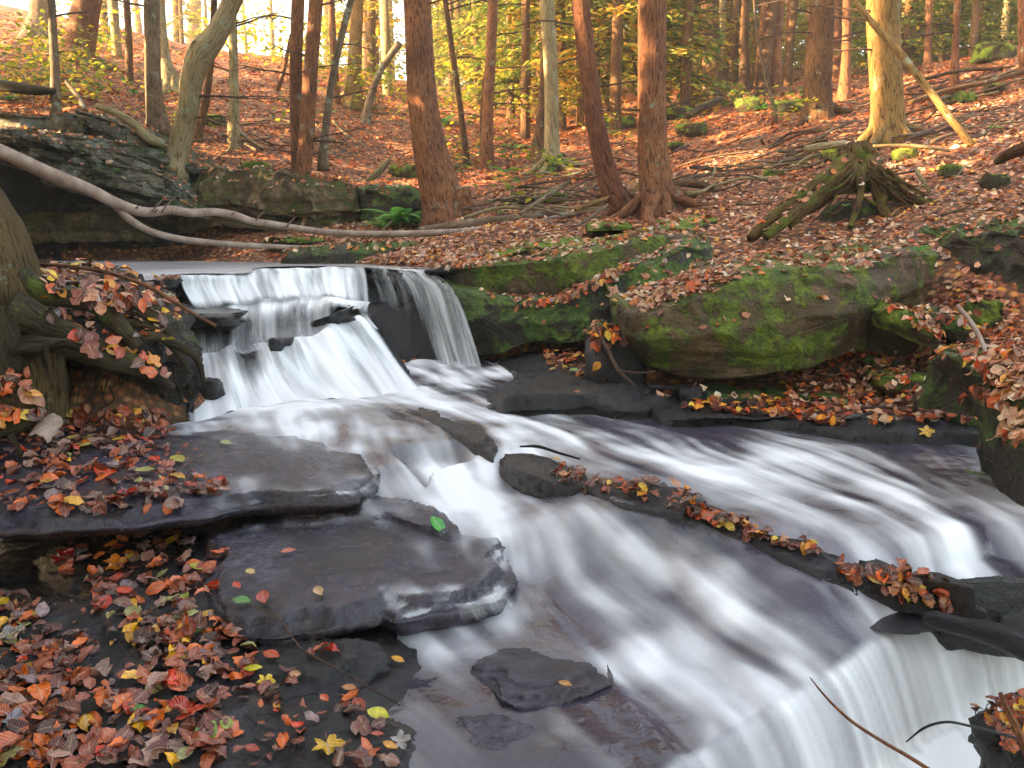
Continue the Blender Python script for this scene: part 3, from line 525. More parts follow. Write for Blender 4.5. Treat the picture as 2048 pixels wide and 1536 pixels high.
for i in range(16):
    x = r2.uniform(-30, 330); y = 245 + (x + 30) * .22 + r2.uniform(0, 95); L = r2.uniform(50, 130); layer([(x, y, 12.15), (x + L * .5, y + L * .08, 12.0), (x + L, y + L * .32, 12.2)], r2.uniform(.04, .1), r2.uniform(-.12, .12), 200 + i, M['cliff'], .6)
# rock behind the falls
def wall(name, label, rows, mat, amp=.05, seed=0, nu=160, nv=80, strata=.02, dy=0, dz=0, cat='rock'):
    V = patch(rows, nu, nv); V[..., 1] += dy; V[..., 2] += dz; V = roughen(V, amp, 3, seed, strata); Fx = gridF(nv, nu)
    o = mk(name, V, Fx, mat); tag(o, label, cat); reg(V, Fx); return o
wall('waterfall_rock', 'dark wet rock face behind the thin strands of the upper fall',
  [[(250, 566, 9.5), (500, 562, 9.5), (700, 556, 9.8), (860, 545, 9.5), (930, 535, 9.0)], [(250, 572, 7.6), (360, 563, 7.45), (500, 562, 7.6), (700, 552, 8.0), (860, 553, 7.9), (930, 560, 7.8)],
   [(250, 600, 7.5), (360, 585, 7.35), (500, 580, 7.45), (700, 570, 7.9), (850, 590, 7.75), (935, 600, 7.6)],
   [(250, 680, 7.5), (400, 680, 7.4), (600, 680, 7.4), (760, 680, 7.4), (870, 690, 7.4), (950, 700, 7.3)], [(250, 820, 7.2), (500, 820, 7.2), (700, 800, 7.2), (870, 780, 7.2), (980, 780, 7.1)]], M['wetblack'], .06, 300)
APR = [[(300, 600, 7.3), (400, 606, 7.15), (500, 600, 7.2), (600, 587, 7.3), (700, 598, 7.35), (745, 605, 7.4)],
       [(300, 625, 6.95), (400, 625, 6.95), (500, 618, 7.0), (600, 606, 7.1), (690, 603, 7.1), (740, 612, 7.1)],
       [(300, 660, 6.6), (390, 660, 6.6), (480, 650, 6.65), (580, 632, 6.75), (680, 614, 6.85), (738, 622, 6.9)],
       [(300, 720, 6.2), (392, 704, 6.26), (470, 692, 6.28), (560, 684, 6.3), (640, 662, 6.5), (712, 626, 6.8), (742, 640, 6.9)]]
LOW = [APR[3], [(300, 745, 6.1), (388, 722, 6.18), (470, 706, 6.18), (560, 700, 6.2), (650, 676, 6.4), (735, 650, 6.65), (765, 668, 6.75)],
       [(300, 800, 5.7), (385, 780, 5.95), (480, 765, 6.0), (580, 760, 6.0), (690, 738, 6.15), (775, 715, 6.35), (815, 735, 6.5)],
       [(300, 880, 4.7), (370, 850, 4.95), (480, 822, 5.4), (580, 808, 5.6), (700, 800, 5.6), (810, 800, 5.6), (880, 808, 5.7)]]
wall('waterfall_rock', 'domed dark ledge in the middle of the waterfall', APR + LOW[1:2] + [[(a, b, c) for a, b, c in LOW[2]], LOW[3]], M['wet'], .03, 310, 200, 110, .008, dy=.10, dz=-.065)
# ------------------------------------------------------------------ slabs of the stream bed
S_ = slab
S_('rock_slab', 'broad wet ledge overhanging the dark hollow at lower left, its left half under leaves',
  [(-260, 860, .02), (0, 852, .0), (200, 850, .0), (350, 852, -.01), (470, 858, -.01), (600, 872, .0), (700, 893, .0), (752, 925, -.01), (758, 955, -.02), (700, 984, -.03), (600, 990, -.03), (520, 990, -.03), (455, 1002, -.03), (400, 1014, -.03), (250, 1028, -.03), (100, 1034, -.03), (-260, 1040, -.03)],
  M['wetsheen'], thick=.09, seed=400, under=.1, dome=.03, amp=.008)
S_('rock_slab', 'large rounded wet slab in the lower left middle, its lip above a dark gap',
  [(400, 1090, -.19), (470, 1030, -.18), (560, 1005, -.17), (700, 1000, -.16), (790, 1030, -.16), (828, 1080, -.17), (826, 1140, -.18), (830, 1180, -.19), (740, 1215, -.2), (640, 1238, -.21), (540, 1252, -.21), (440, 1244, -.21), (400, 1215, -.21), (385, 1150, -.2)],
  M['wetsheen'], thick=.10, seed=410, under=.1, dome=.03, amp=.008)
S_('rock_slab', 'slab with painted mauve sheen and small veils of water running off its front edge',
  [(760, 1040, -.17), (850, 1040, -.17), (930, 1055, -.17), (1005, 1078, -.18), (1012, 1115, -.19), (1034, 1150, -.2), (1005, 1182, -.2), (950, 1203, -.2), (870, 1212, -.2), (780, 1222, -.2), (740, 1200, -.2), (720, 1120, -.19)],
  M['wetsheen'], thick=.11, seed=420, under=.05, dome=.01)
S_('rock_slab', 'thin dark shelf under the middle of the cascade', [(690, 960, -.06), (800, 985, -.08), (890, 1010, -.1), (925, 1050, -.12), (900, 1062, -.13), (800, 1040, -.13), (700, 1030, -.12), (560, 1005, -.1), (600, 975, -.08)], M['wetsheen'], thick=.08, seed=425, dome=.0)
S_('rock_ridge', 'dark rounded rock ridge dividing the cascade from the right channel',
  [(700, 800, .0), (830, 806, .02), (900, 832, .03), (965, 860, .025), (998, 885, .01), (985, 905, -.01), (930, 893, -.03), (860, 862, -.03), (760, 828, -.02)], M['wet'], thick=.1, seed=430, dome=.02, under=.0)
S_('rock_ridge', 'narrow leaf-strewn ridge in the middle of the stream',
  [(985, 904, -.02), (1080, 910, -.02), (1140, 935, -.02), (1260, 960, -.02), (1390, 980, -.02), (1418, 1005, -.03), (1400, 1040, -.06), (1300, 1022, -.06), (1180, 1003, -.06), (1080, 968, -.05), (990, 925, -.04)], M['wet'], thick=.12, seed=440, dome=.01, under=.0)
S_('rock_ridge', 'low brown rock ridge carrying a thin line of bright leaves',
  [(1350, 985, -.045), (1420, 1005, -.05), (1500, 1048, -.06), (1620, 1086, -.07), (1700, 1098, -.08), (1720, 1150, -.13), (1640, 1140, -.13), (1540, 1108, -.12), (1430, 1066, -.1), (1360, 1035, -.08)], M['wet'], thick=.14, seed=450, dome=.005, under=.0)
S_('rock_ridge', 'brown rock under the thick clump of leaves beside the wet log',
  [(1670, 1098, -.08), (1790, 1102, -.08), (1900, 1140, -.1), (1960, 1185, -.12), (1900, 1212, -.2), (1800, 1192, -.19), (1690, 1155, -.16)], M['wet'], thick=.14, seed=455, dome=.005, under=.0)
S_('rock_slab', 'dark flat slab with a broken black front edge in the lower middle',
  [(880, 1270, -.36), (1010, 1260, -.35), (1120, 1275, -.34), (1205, 1312, -.305), (1218, 1352, -.285), (1180, 1372, -.29), (1110, 1398, -.3), (1040, 1402, -.3), (1000, 1385, -.3), (985, 1362, -.31), (930, 1330, -.315)], M['wetsheen'], thick=.05, seed=460, dome=.0, jag=.012, under=.01)
S_('rock_slab', 'dark rock between the leafy ridge and the right edge', [(1890, 1165, -.12), (1990, 1140, -.11), (2090, 1125, -.1), (2260, 1140, -.12), (2260, 1215, -.2), (2040, 1232, -.21), (1940, 1212, -.2)], M['wetblack'], thick=.14, seed=470, under=.02)
S_('rock_slab', 'flat dark rock with shiny top below the right veil of the waterfall',
  [(950, 800, .03), (985, 778, .06), (1040, 752, .05), (990, 720, .02), (1050, 702, .1), (1190, 694, .14), (1290, 740, .15), (1300, 790, .13), (1262, 795, .12), (1150, 788, .12), (1060, 792, .11), (1000, 800, .08)], M['wetblack'], thick=.17, seed=480, dome=.02, under=.03, amp=.02)
S_('rock_slab', 'wet black rim of the right bank under the leaves', [(1290, 800, .06), (1400, 805, .05), (1500, 815, .05), (1620, 830, .05), (1760, 842, .05), (1880, 838, .05), (2000, 842, .05), (2040, 876, .03), (1900, 874, .01), (1760, 874, .0), (1660, 866, .0), (1560, 852, .01), (1430, 840, .01), (1320, 838, .02)], M['wetblack'], thick=.2, seed=490, dome=.01, under=.0, amp=.02)
for i, (o_, lb) in enumerate([
  ([(430, 1290, -.29), (520, 1268, -.29), (640, 1262, -.28), (760, 1285, -.28), (780, 1325, -.29), (690, 1370, -.3), (560, 1385, -.3), (450, 1352, -.3)], 'uneven black slab with scattered leaves below the large rounded slab'),
  ([(60, 1110, -.29), (200, 1085, -.27), (330, 1075, -.25), (430, 1100, -.22), (440, 1200, -.22), (400, 1280, -.27), (250, 1290, -.31), (120, 1200, -.31)], 'leaf-covered hump of rock under the overhang'),
  ([(-240, 1395, -.33), (0, 1380, -.33), (160, 1375, -.33), (330, 1372, -.33), (400, 1395, -.335), (405, 1460, -.345), (280, 1478, -.35), (120, 1470, -.35), (-240, 1500, -.35)], 'dark stepped ledge under wet leaves at the lower left corner'),
  ([(430, 1400, -.335), (600, 1405, -.335), (800, 1425, -.34), (860, 1480, -.345), (820, 1570, -.35), (600, 1620, -.35), (420, 1600, -.35), (390, 1480, -.34)], 'speckled wet slab at the bottom edge holding yellow leaves'),
  ([(870, 1425, -.37), (960, 1415, -.365), (1060, 1440, -.345), (1100, 1480, -.34), (1050, 1570, -.36), (900, 1600, -.37), (840, 1500, -.38)], 'small submerged slab at the bottom with a lone orange leaf under water')]):
    S_('rock_slab', lb, o_, M['wet'] if i != 4 else M['wetsheen'], thick=.06, seed=500 + i * 7, under=.03, amp=.016, jag=.03)
for i, a in enumerate([(1300, 835, 130, 75, 'dark rock wedged under the left end of the big boulder', 'wetblack', 5.3), (1440, 830, 180, 70, 'low dark rock beneath the middle of the big boulder', 'mossdark', 5.35),
  (1600, 812, 170, 50, 'brown rock in the shadow under the big boulder', 'mossdark', 5.5), (1235, 745, 130, 110, 'crumbling layered rock topped by orange leaves between the two boulders', 'wetblack', 5.75),
  (1385, 800, 60, 40, 'small round rock below the boulder gap', 'wetblack', 5.2), (1210, 690, 70, 60, 'knob of dark rock beside the boulder corner', 'mossdark', 5.95)]):
    stone(a[0], a[1], a[2], a[3], a[4], a[5], Y=a[6], seed=i + 3, name='rock', depth=1.0)
rock_face('flat_stone', 'flat mossy stone tilted on the leaf slope right of the big boulder', [(1760, 627, 5.25), (1800, 622, 5.2), (1850, 650, 5.15), (1885, 672, 5.2)], [(1762, 655, 5.25), (1800, 672, 5.2), (1850, 692, 5.15), (1883, 698, 5.2)], M['mossy'], back=.3, amp=.02, nu=60, nv=40, seed=91, undercut=.15, cat='stone')
rock_face('flat_stone', 'dark green stone stacked behind the tilted flat stone', [(1865, 640, 5.4), (1910, 634, 5.35), (1940, 640, 5.35)], [(1870, 665, 5.4), (1910, 680, 5.35), (1938, 690, 5.35)], M['mossdark'], back=.3, amp=.02, nu=50, nv=36, seed=95, undercut=.2, cat='stone')
for i, a in enumerate([(1970, 640, 70, 55, 'square mossy stone under the right rock wall'), (1915, 730, 90, 40, 'small mossy stone on the leaf slope below the flat one'), (1865, 800, 46, 50, 'upright brown stone standing in the leaves by the water', ),
   (1800, 770, 120, 34, 'low mossy stone half buried in orange leaves'), (1760, 735, 70, 30, 'stone at the foot of the gully beside the boulder'), (1810, 700, 80, 40, 'brown stone propping up the tilted flat stone'), (1935, 850, 80, 40, 'dark stone at the waterline by the right edge boulder')]):
    stone(*a[:5], mat='mossdark' if i in (1, 4, 6) else ('boulder' if i in (2, 5) else 'mossy'), seed=40 + i, ymin=4.4)
# left root bank
def bank():
    rows = [[(-300, 560, 5.6), (0, 556, 5.9), (120, 545, 6.0), (230, 545, 6.2), (330, 590, 6.3), (370, 640, 6.3)],
            [(-300, 620, 4.6), (0, 600, 5.0), (120, 590, 5.0), (230, 610, 5.1), (320, 650, 5.3), (385, 690, 5.6)],
            [(-300, 760, 4.2), (0, 700, 4.55), (120, 690, 4.7), (230, 690, 4.75), (330, 690, 4.95), (398, 720, 5.4)],
            [(-300, 790, 4.2), (0, 740, 4.55), (120, 720, 4.7), (230, 715, 4.75), (330, 720, 4.95), (400, 745, 5.35)],
            [(-300, 830, 4.6), (0, 780, 4.9), (120, 760, 5.1), (230, 760, 5.15), (330, 770, 5.3), (395, 790, 5.5)],
            [(-300, 900, 4.7), (0, 850, 5.0), (120, 845, 5.15), (230, 840, 5.2), (330, 840, 5.3), (390, 840, 5.3)]]
    V = patch(rows, 170, 110); V = roughen(V, .09, 4, 600, .0); V = V + fbm(V, 16, 3, 7)[..., None] * .02; Fx = gridF(110, 170)
    tag(mk('soil_bank', V, Fx, M['soil']), 'dark undercut soil bank beneath the roots at left', kind='structure', cat='bank'); reg(V, Fx)
bank()
# ------------------------------------------------------------------ upper pool
V = patch([[(60, 520.6, 13), (450, 520.6, 13), (860, 520.6, 13)], [(150, 527, 10), (500, 527, 10), (870, 526, 9.6)], [(200, 540, 8.2), (500, 536, 8.2), (800, 533, 8.3), (880, 534, 8.2)],
           [(210, 566, 7.0), (300, 560, 7.0), (356, 549, 7.3), (500, 545.5, 7.4), (508, 538, 7.6), (700, 533, 7.86), (862, 546, 7.75)]], 160, 90)
V[..., 2] += fbm(V * [.5, 1.5, 1], 3, 3, 8) * .006
tag(mk('upper_pool', V, gridF(90, 160), M['water'], uv=None, attrs={'foam': np.clip(.34 + .25 * fbm(V * [.6, 2, 1], 2, 3, 5).ravel() + smooth(-V[..., 1].ravel(), -8.6, -7.4) * .22, 0, 1)}), kind='structure', label='smooth grey pool above the waterfall', cat='water')
# ------------------------------------------------------------------ stream surface with flow-aligned silk
gx = np.arange(-3.2, 4.4, .0115); gy = np.arange(1.55, 7.35, .0115); GY, GX = np.meshgrid(gy, gx, indexing='ij')
CP = [(300, 850, -.2), (380, 850, -.0), (480, 830, .0), (650, 815, .03), (860, 800, .02), (880, 760, .0), (980, 750, .0), (1050, 760, -.02), (960, 830, .0), (1100, 850, -.01), (1400, 850, -.02), (1700, 875, -.03), (1950, 890, -.03), (2100, 900, -.03),
 (600, 870, .0), (700, 885, -.0), (800, 870, .0), (1050, 890, -.02), (1300, 930, -.04), (1600, 930, -.05), (1900, 960, -.07), (2100, 980, -.08),
 (780, 930, -.04), (940, 920, -.06), (900, 980, -.12), (1080, 990, -.12), (1400, 985, -.07), (1500, 1030, -.08), (1750, 1060, -.09), (2048, 1040, -.1), (2000, 1100, -.12),
 (1050, 1060, -.15), (1150, 1025, -.08), (1270, 1045, -.085), (1200, 1080, -.14), (1300, 1120, -.19), (1420, 1080, -.11), (1500, 1180, -.21), (1550, 1125, -.14), (1650, 1170, -.16), (1650, 1200, -.2), (1750, 1220, -.25), (1850, 1240, -.27),
 (1060, 1160, -.26), (1200, 1250, -.29), (1400, 1300, -.30), (1250, 1400, -.315), (1100, 1500, -.325), (900, 1300, -.325), (780, 1270, -.33), (850, 1420, -.35), (1500, 1360, -.31), (1330, 1540, -.33), (1500, 1500, -.32), (1700, 1380, -.31),
 (2000, 1230, -.29), (600, 1000, -.14), (700, 1250, -.33), (600, 1400, -.42), (300, 1300, -.42), (0, 1300, -.42), (300, 1536, -.46), (100, 1100, -.36), (400, 1060, -.3), (0, 900, -.3), (2100, 1300, -.34), (1960, 1150, -.14)]
cw = np.array([atz(*c) for c in CP]); 
def rbf(P, v, X, Y, eps=.12):
    D = np.sqrt(((P[:, None] - P[None]) ** 2).sum(-1) + eps ** 2); A = np.zeros((len(P) + 3,) * 2); A[:len(P), :len(P)] = D; A[:len(P), -3:] = np.c_[np.ones(len(P)), P]; A[-3:, :len(P)] = A[:len(P), -3:].T
    A[np.arange(len(P)), np.arange(len(P))] -= .03
    wv = np.linalg.solve(A, np.r_[v, 0, 0, 0]); R = wv[-3] + wv[-2] * X + wv[-1] * Y
    for p, a in zip(P, wv[:-3]): R = R + a * np.sqrt((X - p[0]) ** 2 + (Y - p[1]) ** 2 + eps ** 2)
    return R
GZ = rbf(cw[:, :2], cw[:, 2], GX, GY)
def sdist(poly):   # signed distance: positive on the downstream (right-hand / viewer) side of a left-to-right polyline
    best = np.full(GX.shape, 1e9); sg = np.ones(GX.shape); along = np.zeros(GX.shape); acc = 0
    for (x0, y0), (x1, y1) in zip(poly[:-1], poly[1:]):
        dx, dy = x1 - x0, y1 - y0; L2 = dx * dx + dy * dy; t = np.clip(((GX - x0) * dx + (GY - y0) * dy) / L2, 0, 1)
        d = np.hypot(GX - x0 - t * dx, GY - y0 - t * dy); k = d < best; cr = dx * (GY - y0) - dy * (GX - x0)
        best = np.where(k, d, best); sg = np.where(k, -np.sign(cr), sg); along = np.where(k, acc + t * math.sqrt(L2), along); acc += math.sqrt(L2)
    return best * sg, along / acc
def ledge(pts, drop, width, fade=.12):
    P = [atz(*p)[:2] for p in pts]; d, a = sdist(P); d = d + fbm(np.stack([GX, GY, GX * 0], -1), 6, 2, 77) * .012
    t = np.clip(d / width, 0, 1); prof = t ** 1.7
    e = smooth(a, 0, fade) * (1 - smooth(a, 1 - fade, 1)) if fade else 1.0
    return d, a, drop * prof * e
d1, a1, h1 = ledge([(1230, 1600, -.33), (1330, 1536, -.33), (1450, 1452, -.32), (1540, 1405, -.31), (1640, 1350, -.30), (1740, 1290, -.29), (1850, 1240, -.28), (1960, 1215, -.28), (2200, 1190, -.28)], .26, .16, 0)
d2, a2, h2 = ledge([(1765, 1098, -.1), (1800, 1080, -.1), (1880, 1068, -.1), (1960, 1052, -.1), (2060, 1050, -.1), (2200, 1050, -.1)], .09, .09, .04)
d3, a3, h3 = ledge([(760, 900, -.03), (840, 890, -.03), (910, 885, -.03), (980, 905, -.04)], .05, .1)
d4, a4, h4 = ledge([(1000, 1090, -.2), (1080, 1080, -.2), (1180, 1060, -.19), (1300, 1050, -.18)], .02, .2)
GZ = GZ - h1 - h2 - h3 - h4
# flow field (photo arrows -> world) and foam density
FL = [(420, 830, 60, 40), (600, 830, 60, 25), (750, 850, 70, 30), (880, 770, 60, 40), (900, 830, 80, 40), (1000, 850, 80, 22), (1200, 870, 90, 20), (1400, 920, 80, 40), (1300, 880, 100, 12), (1600, 900, 100, 15), (1900, 900, 100, 20), (1600, 960, 90, 30), (1850, 1000, 70, 50), (2000, 1080, 70, 40), (1950, 1120, 70, 35),
 (800, 920, 50, 60), (900, 930, 40, 60), (950, 1000, 60, 50), (1100, 1040, 70, 45), (1250, 1100, 80, 50), (1400, 1150, 80, 45), (1600, 1230, 80, 45), (1800, 1250, 60, 50), (1500, 1250, 70, 40), (1300, 1300, 60, 30), (1150, 1200, 60, 25), (1050, 1150, 20, 60), (1000, 1300, 50, 30), (900, 1350, 60, 60), (1100, 1450, 60, 50), (1300, 1450, 60, 40),
 (1500, 1480, 20, 90), (1650, 1400, 30, 90), (1800, 1300, 40, 90), (1950, 1260, 40, 70), (1700, 1480, 70, -20), (1850, 1420, 80, -20), (2000, 1400, 60, -10), (1550, 1530, 80, 10)]
fw_ = []
for x, y, dx, dy in FL:
    z = -.1 if y < 1000 else -.25; p = atz(x, y, z); q_ = atz(x + dx * .3, y + dy * .3, z); v = (q_ - p)[:2]; fw_.append((p[0], p[1], *(v / np.linalg.norm(v))))
def idw(pts, X, Y, pw=3.0, soft=.02):
    wsum = 0; r = [0] * (pts.shape[1] - 2)
    for p in pts:
        w_ = 1 / ((X - p[0]) ** 2 + (Y - p[1]) ** 2 + soft) ** (pw / 2); wsum = wsum + w_
        for k in range(len(r)): r[k] = r[k] + w_ * p[k + 2]
    return [x / wsum for x in r]
VX, VY = idw(np.array(fw_), GX, GY); nrm = np.hypot(VX, VY) + 1e-6
wob = fbm(np.stack([GX, GY, GX * 0], -1), 2.2, 3, 55) * .35; c_, s_ = np.cos(wob), np.sin(wob); VX, VY = (VX * c_ - VY * s_) / nrm, (VX * s_ + VY * c_) / nrm
def sample(A, x, y):
    i = np.clip((y - gy[0]) / .0115, 0, len(gy) - 1.01); j = np.clip((x - gx[0]) / .0115, 0, len(gx) - 1.01); i0 = i.astype(int); j0 = j.astype(int); a = i - i0; b = j - j0
    return (A[i0, j0] * (1 - b) + A[i0, j0 + 1] * b) * (1 - a) + (A[i0 + 1, j0] * (1 - b) + A[i0 + 1, j0 + 1] * b) * a
def blur0(A):
    k_ = np.array([.25, .5, .25])
    for ax in (0, 1): A = np.apply_along_axis(lambda q_: np.convolve(np.pad(q_, 1, 'edge'), k_, 'valid'), ax, A)
    return A
def lic(N, steps, h):
    acc = N.copy()
    for sgn in (1, -1):
        x, y = GX.copy(), GY.copy()
        for k in range(steps):
            vx = sample(VX, x, y); vy = sample(VY, x, y); x = x + sgn * h * vx; y = y + sgn * h * vy; acc = acc + sample(N, x, y)
    return acc / (2 * steps + 1)
P3 = np.stack([GX, GY, GX * 0], -1)
n1 = rng.standard_normal(GX.shape); n2_ = vnoise(P3 * 15, 3) * 2; n3_ = vnoise(P3 * 6, 4) * 2
L1 = lic(blur0(n1), 30, .0065); L2 = lic(n2_, 14, .02); L3 = lic(n3_, 10, .03)
L1 /= L1.std(); L2 /= L2.std(); L3 /= L3.std(); LIC = (L1 * .16 + L2 * .55 + L3 * .62)
FM = [(400, 820, .9), (450, 845, .95), (520, 850, .9), (620, 870, .55), (380, 860, .5), (560, 810, 1), (700, 810, 1), (820, 800, 1), (890, 765, .75), (960, 755, .85), (1020, 760, .45), (1060, 770, .3), (880, 740, .8), (780, 830, .5), (700, 850, .55), (860, 850, .6), (900, 815, .95), (960, 835, .95), (1020, 870, .9), (1080, 895, .6), (1100, 860, .6), (1150, 880, .75), (1250, 890, .65), (1330, 915, .65), (1380, 945, .5),
 (1200, 845, .08), (1400, 855, .08), (1600, 865, .1), (1800, 890, .1), (1930, 910, .12), (1250, 930, .2), (1300, 955, .15), (1450, 905, .45), (1550, 935, .7), (1650, 960, .65), (1500, 965, .5), (1450, 990, .35), (1600, 1000, .4), (1700, 1000, .5), (1750, 985, .95), (1820, 1000, .95), (1780, 1040, .4), (1850, 1030, .6), (1940, 1060, .95), (2000, 1060, .8), (1880, 1090, .8), (2020, 1120, .95), (1960, 1140, .5), (1820, 1110, .6), (1900, 955, .35), (1980, 1010, .5), (1650, 900, .25), (1500, 1040, .12), (1650, 1070, .15),
 (1060, 950, .2), (1200, 1000, .3), (780, 880, .75), (740, 900, .65), (860, 880, .5), (940, 885, .45), (800, 940, .7), (880, 930, .75), (960, 930, .6), (900, 990, .6), (1000, 980, .55), (1050, 1010, .6), (960, 1040, .6), (1100, 1030, .7), (1050, 1090, .7), (1150, 1080, .75), (1200, 1060, .75), (1280, 1090, .9), (1200, 1130, .7), (1330, 1140, .95), (1260, 1180, .6), (1400, 1190, .8), (1480, 1170, .7), (1350, 1060, .25), (1450, 1110, .3), (1560, 1130, .25), (1560, 1200, .75), (1650, 1240, .7), (1650, 1180, .35), (1750, 1210, .35), (1760, 1250, .7), (1850, 1240, .5), (1450, 1240, .75), (1350, 1250, .6), (1550, 1280, .5), (1500, 1310, .35), (1400, 1320, .35), (1650, 1310, .45), (1300, 1240, .3), (1240, 1330, .6), (1290, 1300, .55),
 (1100, 1200, .15), (1150, 1250, .1), (1060, 1180, .3), (1000, 1230, .45), (900, 1240, .5), (830, 1260, .6), (860, 1290, .65), (950, 1270, .3), (1060, 1270, .1), (900, 1340, .5), (880, 1370, .3), (960, 1360, .1), (1050, 1430, .1), (1100, 1470, .6), (1060, 1500, .15), (1200, 1430, .1), (1300, 1440, .12), (1400, 1420, .15), (1300, 1370, .25), (1450, 1380, .3), (1250, 1500, .1), (850, 1450, .12), (780, 1350, .1), (1150, 1530, .08),
 (1390, 1520, .3), (1420, 1540, .35), (1500, 1480, .6), (1450, 1540, .45), (1600, 1430, .6), (1550, 1500, .7), (1680, 1380, .65), (1700, 1450, .55), (1800, 1320, .65), (1800, 1400, .65), (1650, 1500, .7), (1750, 1500, 1), (1600, 1540, 1), (1850, 1450, 1), (1950, 1400, 1), (1900, 1320, .8), (1950, 1270, .7), (2020, 1250, .6), (2030, 1340, 1), (1950, 1480, 1), (500, 1000, .3), (300, 1300, .0), (600, 1350, .05)]
FM += [(480, 900, .18), (560, 890, .25), (650, 900, .22), (720, 930, .22), (600, 950, .12), (700, 965, .15), (500, 960, .03), (420, 930, .02), (330, 900, 0), (450, 872, .2), (560, 988, .1), (650, 993, .25), (720, 988, .3), (600, 1060, .05), (700, 1050, .12), (760, 1080, .12), (650, 1130, .03), (550, 1100, 0), (550, 1200, 0), (780, 1150, .05), (700, 1200, 0), (620, 1015, .35), (700, 1018, .3),
 (830, 1085, .5), (842, 1130, .35), (900, 1085, .35), (960, 1100, .3), (900, 1130, .25), (950, 1170, .08), (1000, 1140, .04), (870, 1190, .1), (1000, 1192, .6), (900, 1228, .6), (800, 1238, .45), (780, 1000, .35), (850, 1020, .2), (905, 995, .4), (900, 1045, .1), (1050, 945, .12), (1110, 950, .05), (1250, 1000, .02), (1200, 975, .02), (1350, 1010, .0), (1270, 1040, .35), (1150, 1015, .45),
 (880, 850, .3), (960, 885, .0), (1100, 1300, .2), (1050, 1350, .03), (1150, 1350, .0), (950, 1310, .12), (1000, 1382, .1), (1550, 1075, .03), (1700, 1130, 0), (1850, 1180, 0), (1600, 1120, .12), (1100, 740, 0), (1000, 790, .1), (1000, 735, .5), (500, 1300, 0), (500, 1450, 0), (650, 1500, 0), (650, 1330, 0)]
pt = []
for x, y, v in FM:
    z = float(np.interp(y, [740, 850, 1000, 1100, 1200, 1300, 1540], [0, -.01, -.08, -.16, -.25, -.3, -.33]))
    if x > 1400 and (y - 1536) > -(x - 1330) * .57 + 25: z = -.5
    elif x > 1450 and y < 1150: z = -.07
    p = atz(x, y, z); pt.append((p[0], p[1], v))
FD, = idw(np.array(pt), GX, GY, 4.0, .0025)
k5 = np.exp(-np.linspace(-2, 2, 9) ** 2); k5 /= k5.sum()
for ax in (0, 1): FD = np.apply_along_axis(lambda r: np.convolve(np.pad(r, 4, 'edge'), k5, 'valid'), ax, FD)
FDE = FD + .12 * fbm(P3, 2.5, 3, 91)
foam = np.clip(FDE * .88 + LIC * (.07 + .24 * np.clip(FDE * (1.15 - FDE) * 3.4, 0, 1)), 0, 1); foam = foam * .55 + .45 * smooth(foam, .1, .95)
aL = a1 * 2.6; jit = fbm(P3, 5, 2, 61) * .02
stk = vnoise(np.stack([(aL + jit) * 30, d1 * 1.2, d1 * 0], -1), 5) * .5 + vnoise(np.stack([(aL + jit) * 11, d1 * .8, d1 * 0], -1), 6) * .6 + vnoise(np.stack([(aL + jit) * 70, d1 * 2, d1 * 0], -1), 7) * .25
fallf = np.clip(.36 + .30 * smooth(a1, .12, .4) + .30 * stk + .10 * smooth(d1, .0, .02) * (1 - smooth(d1, .02, .06)), 0, 1); wf = smooth(d1, -.015, .02) * (1 - smooth(d1, .14, .26))
foam = foam * (1 - wf) + fallf * wf; foam = np.clip(foam + .35 * smooth(d1, .13, .2) * (1 - smooth(d1, .3, .5)) * smooth(a1, .1, .3), 0, 1)
GZ = GZ + L2 * .0018 + L3 * .0045 + fbm(P3, 3, 3, 15) * .008
Vw = np.stack([GX, GY, GZ], -1); Fw = gridF(len(gy), len(gx))
pxw, pyw = proj(Vw); keep = (Vw[..., 0] < .25) | (Vw[..., 1] < 6.0); keep &= ~((pxw < 330) & (pyw > 860)); keep &= ~((GX < -1.45) & (GY > 5.6))
kf = keep.ravel()[Fw].all(1); Fw = Fw[kf]
tag(mk('stream', Vw, Fw, M['water'], attrs={'foam': foam.ravel()}, origin=(0, 0, 0)), kind='structure', label='silky white and mauve stream running over its rock bed', cat='water')
# thin film of water draped over the slabs where the stream runs across them
def _sbvh():
    vs = []; fs = []; k = 0
    for V, Fs in SLABS:
        vs.append(V)
        for f in Fs: fs.extend((f + k).tolist())
        k += len(V)
    return BVHTree.FromPolygons(np.concatenate(vs).tolist(), fs)
SB = _sbvh(); ft_ = GZ.copy(); hitm = np.zeros(GZ.shape, bool); cand = (FDE > .04) & (GY < 5.7) & keep
for i, j in zip(*np.where(cand)):
    h = SB.ray_cast(Vector((gx[j], gy[i], .6)), Vector((0, 0, -1)))
    if h[0] is not None and h[0].z > GZ[i, j] - .004: ft_[i, j] = h[0].z + .004; hitm[i, j] = True
def blur(A, n):
    k_ = np.exp(-np.linspace(-2, 2, 2 * n + 1) ** 2); k_ /= k_.sum()
    for ax in (0, 1): A = np.apply_along_axis(lambda q_: np.convolve(np.pad(q_, n, 'edge'), k_, 'valid'), ax, A)
    return A
near = blur(hitm.astype(float), 5); fz = np.maximum(blur(ft_, 3), ft_); gyy, gxx = np.gradient(blur(ft_, 2), .0115); stp_ = np.hypot(gxx, gyy)
ff_ = np.clip(FDE * .9 + LIC * (.04 + .38 * np.clip(FDE, 0, .6)), 0, 1)
fa = smooth(ff_, .10, .6) * smooth(near, .3, .95) * (1 - smooth(stp_, .5, 1.1)) * .65
kk = (near > .02).ravel()[gridF(len(gy), len(gx))].all(1) & keep.ravel()[gridF(len(gy), len(gx))].all(1)
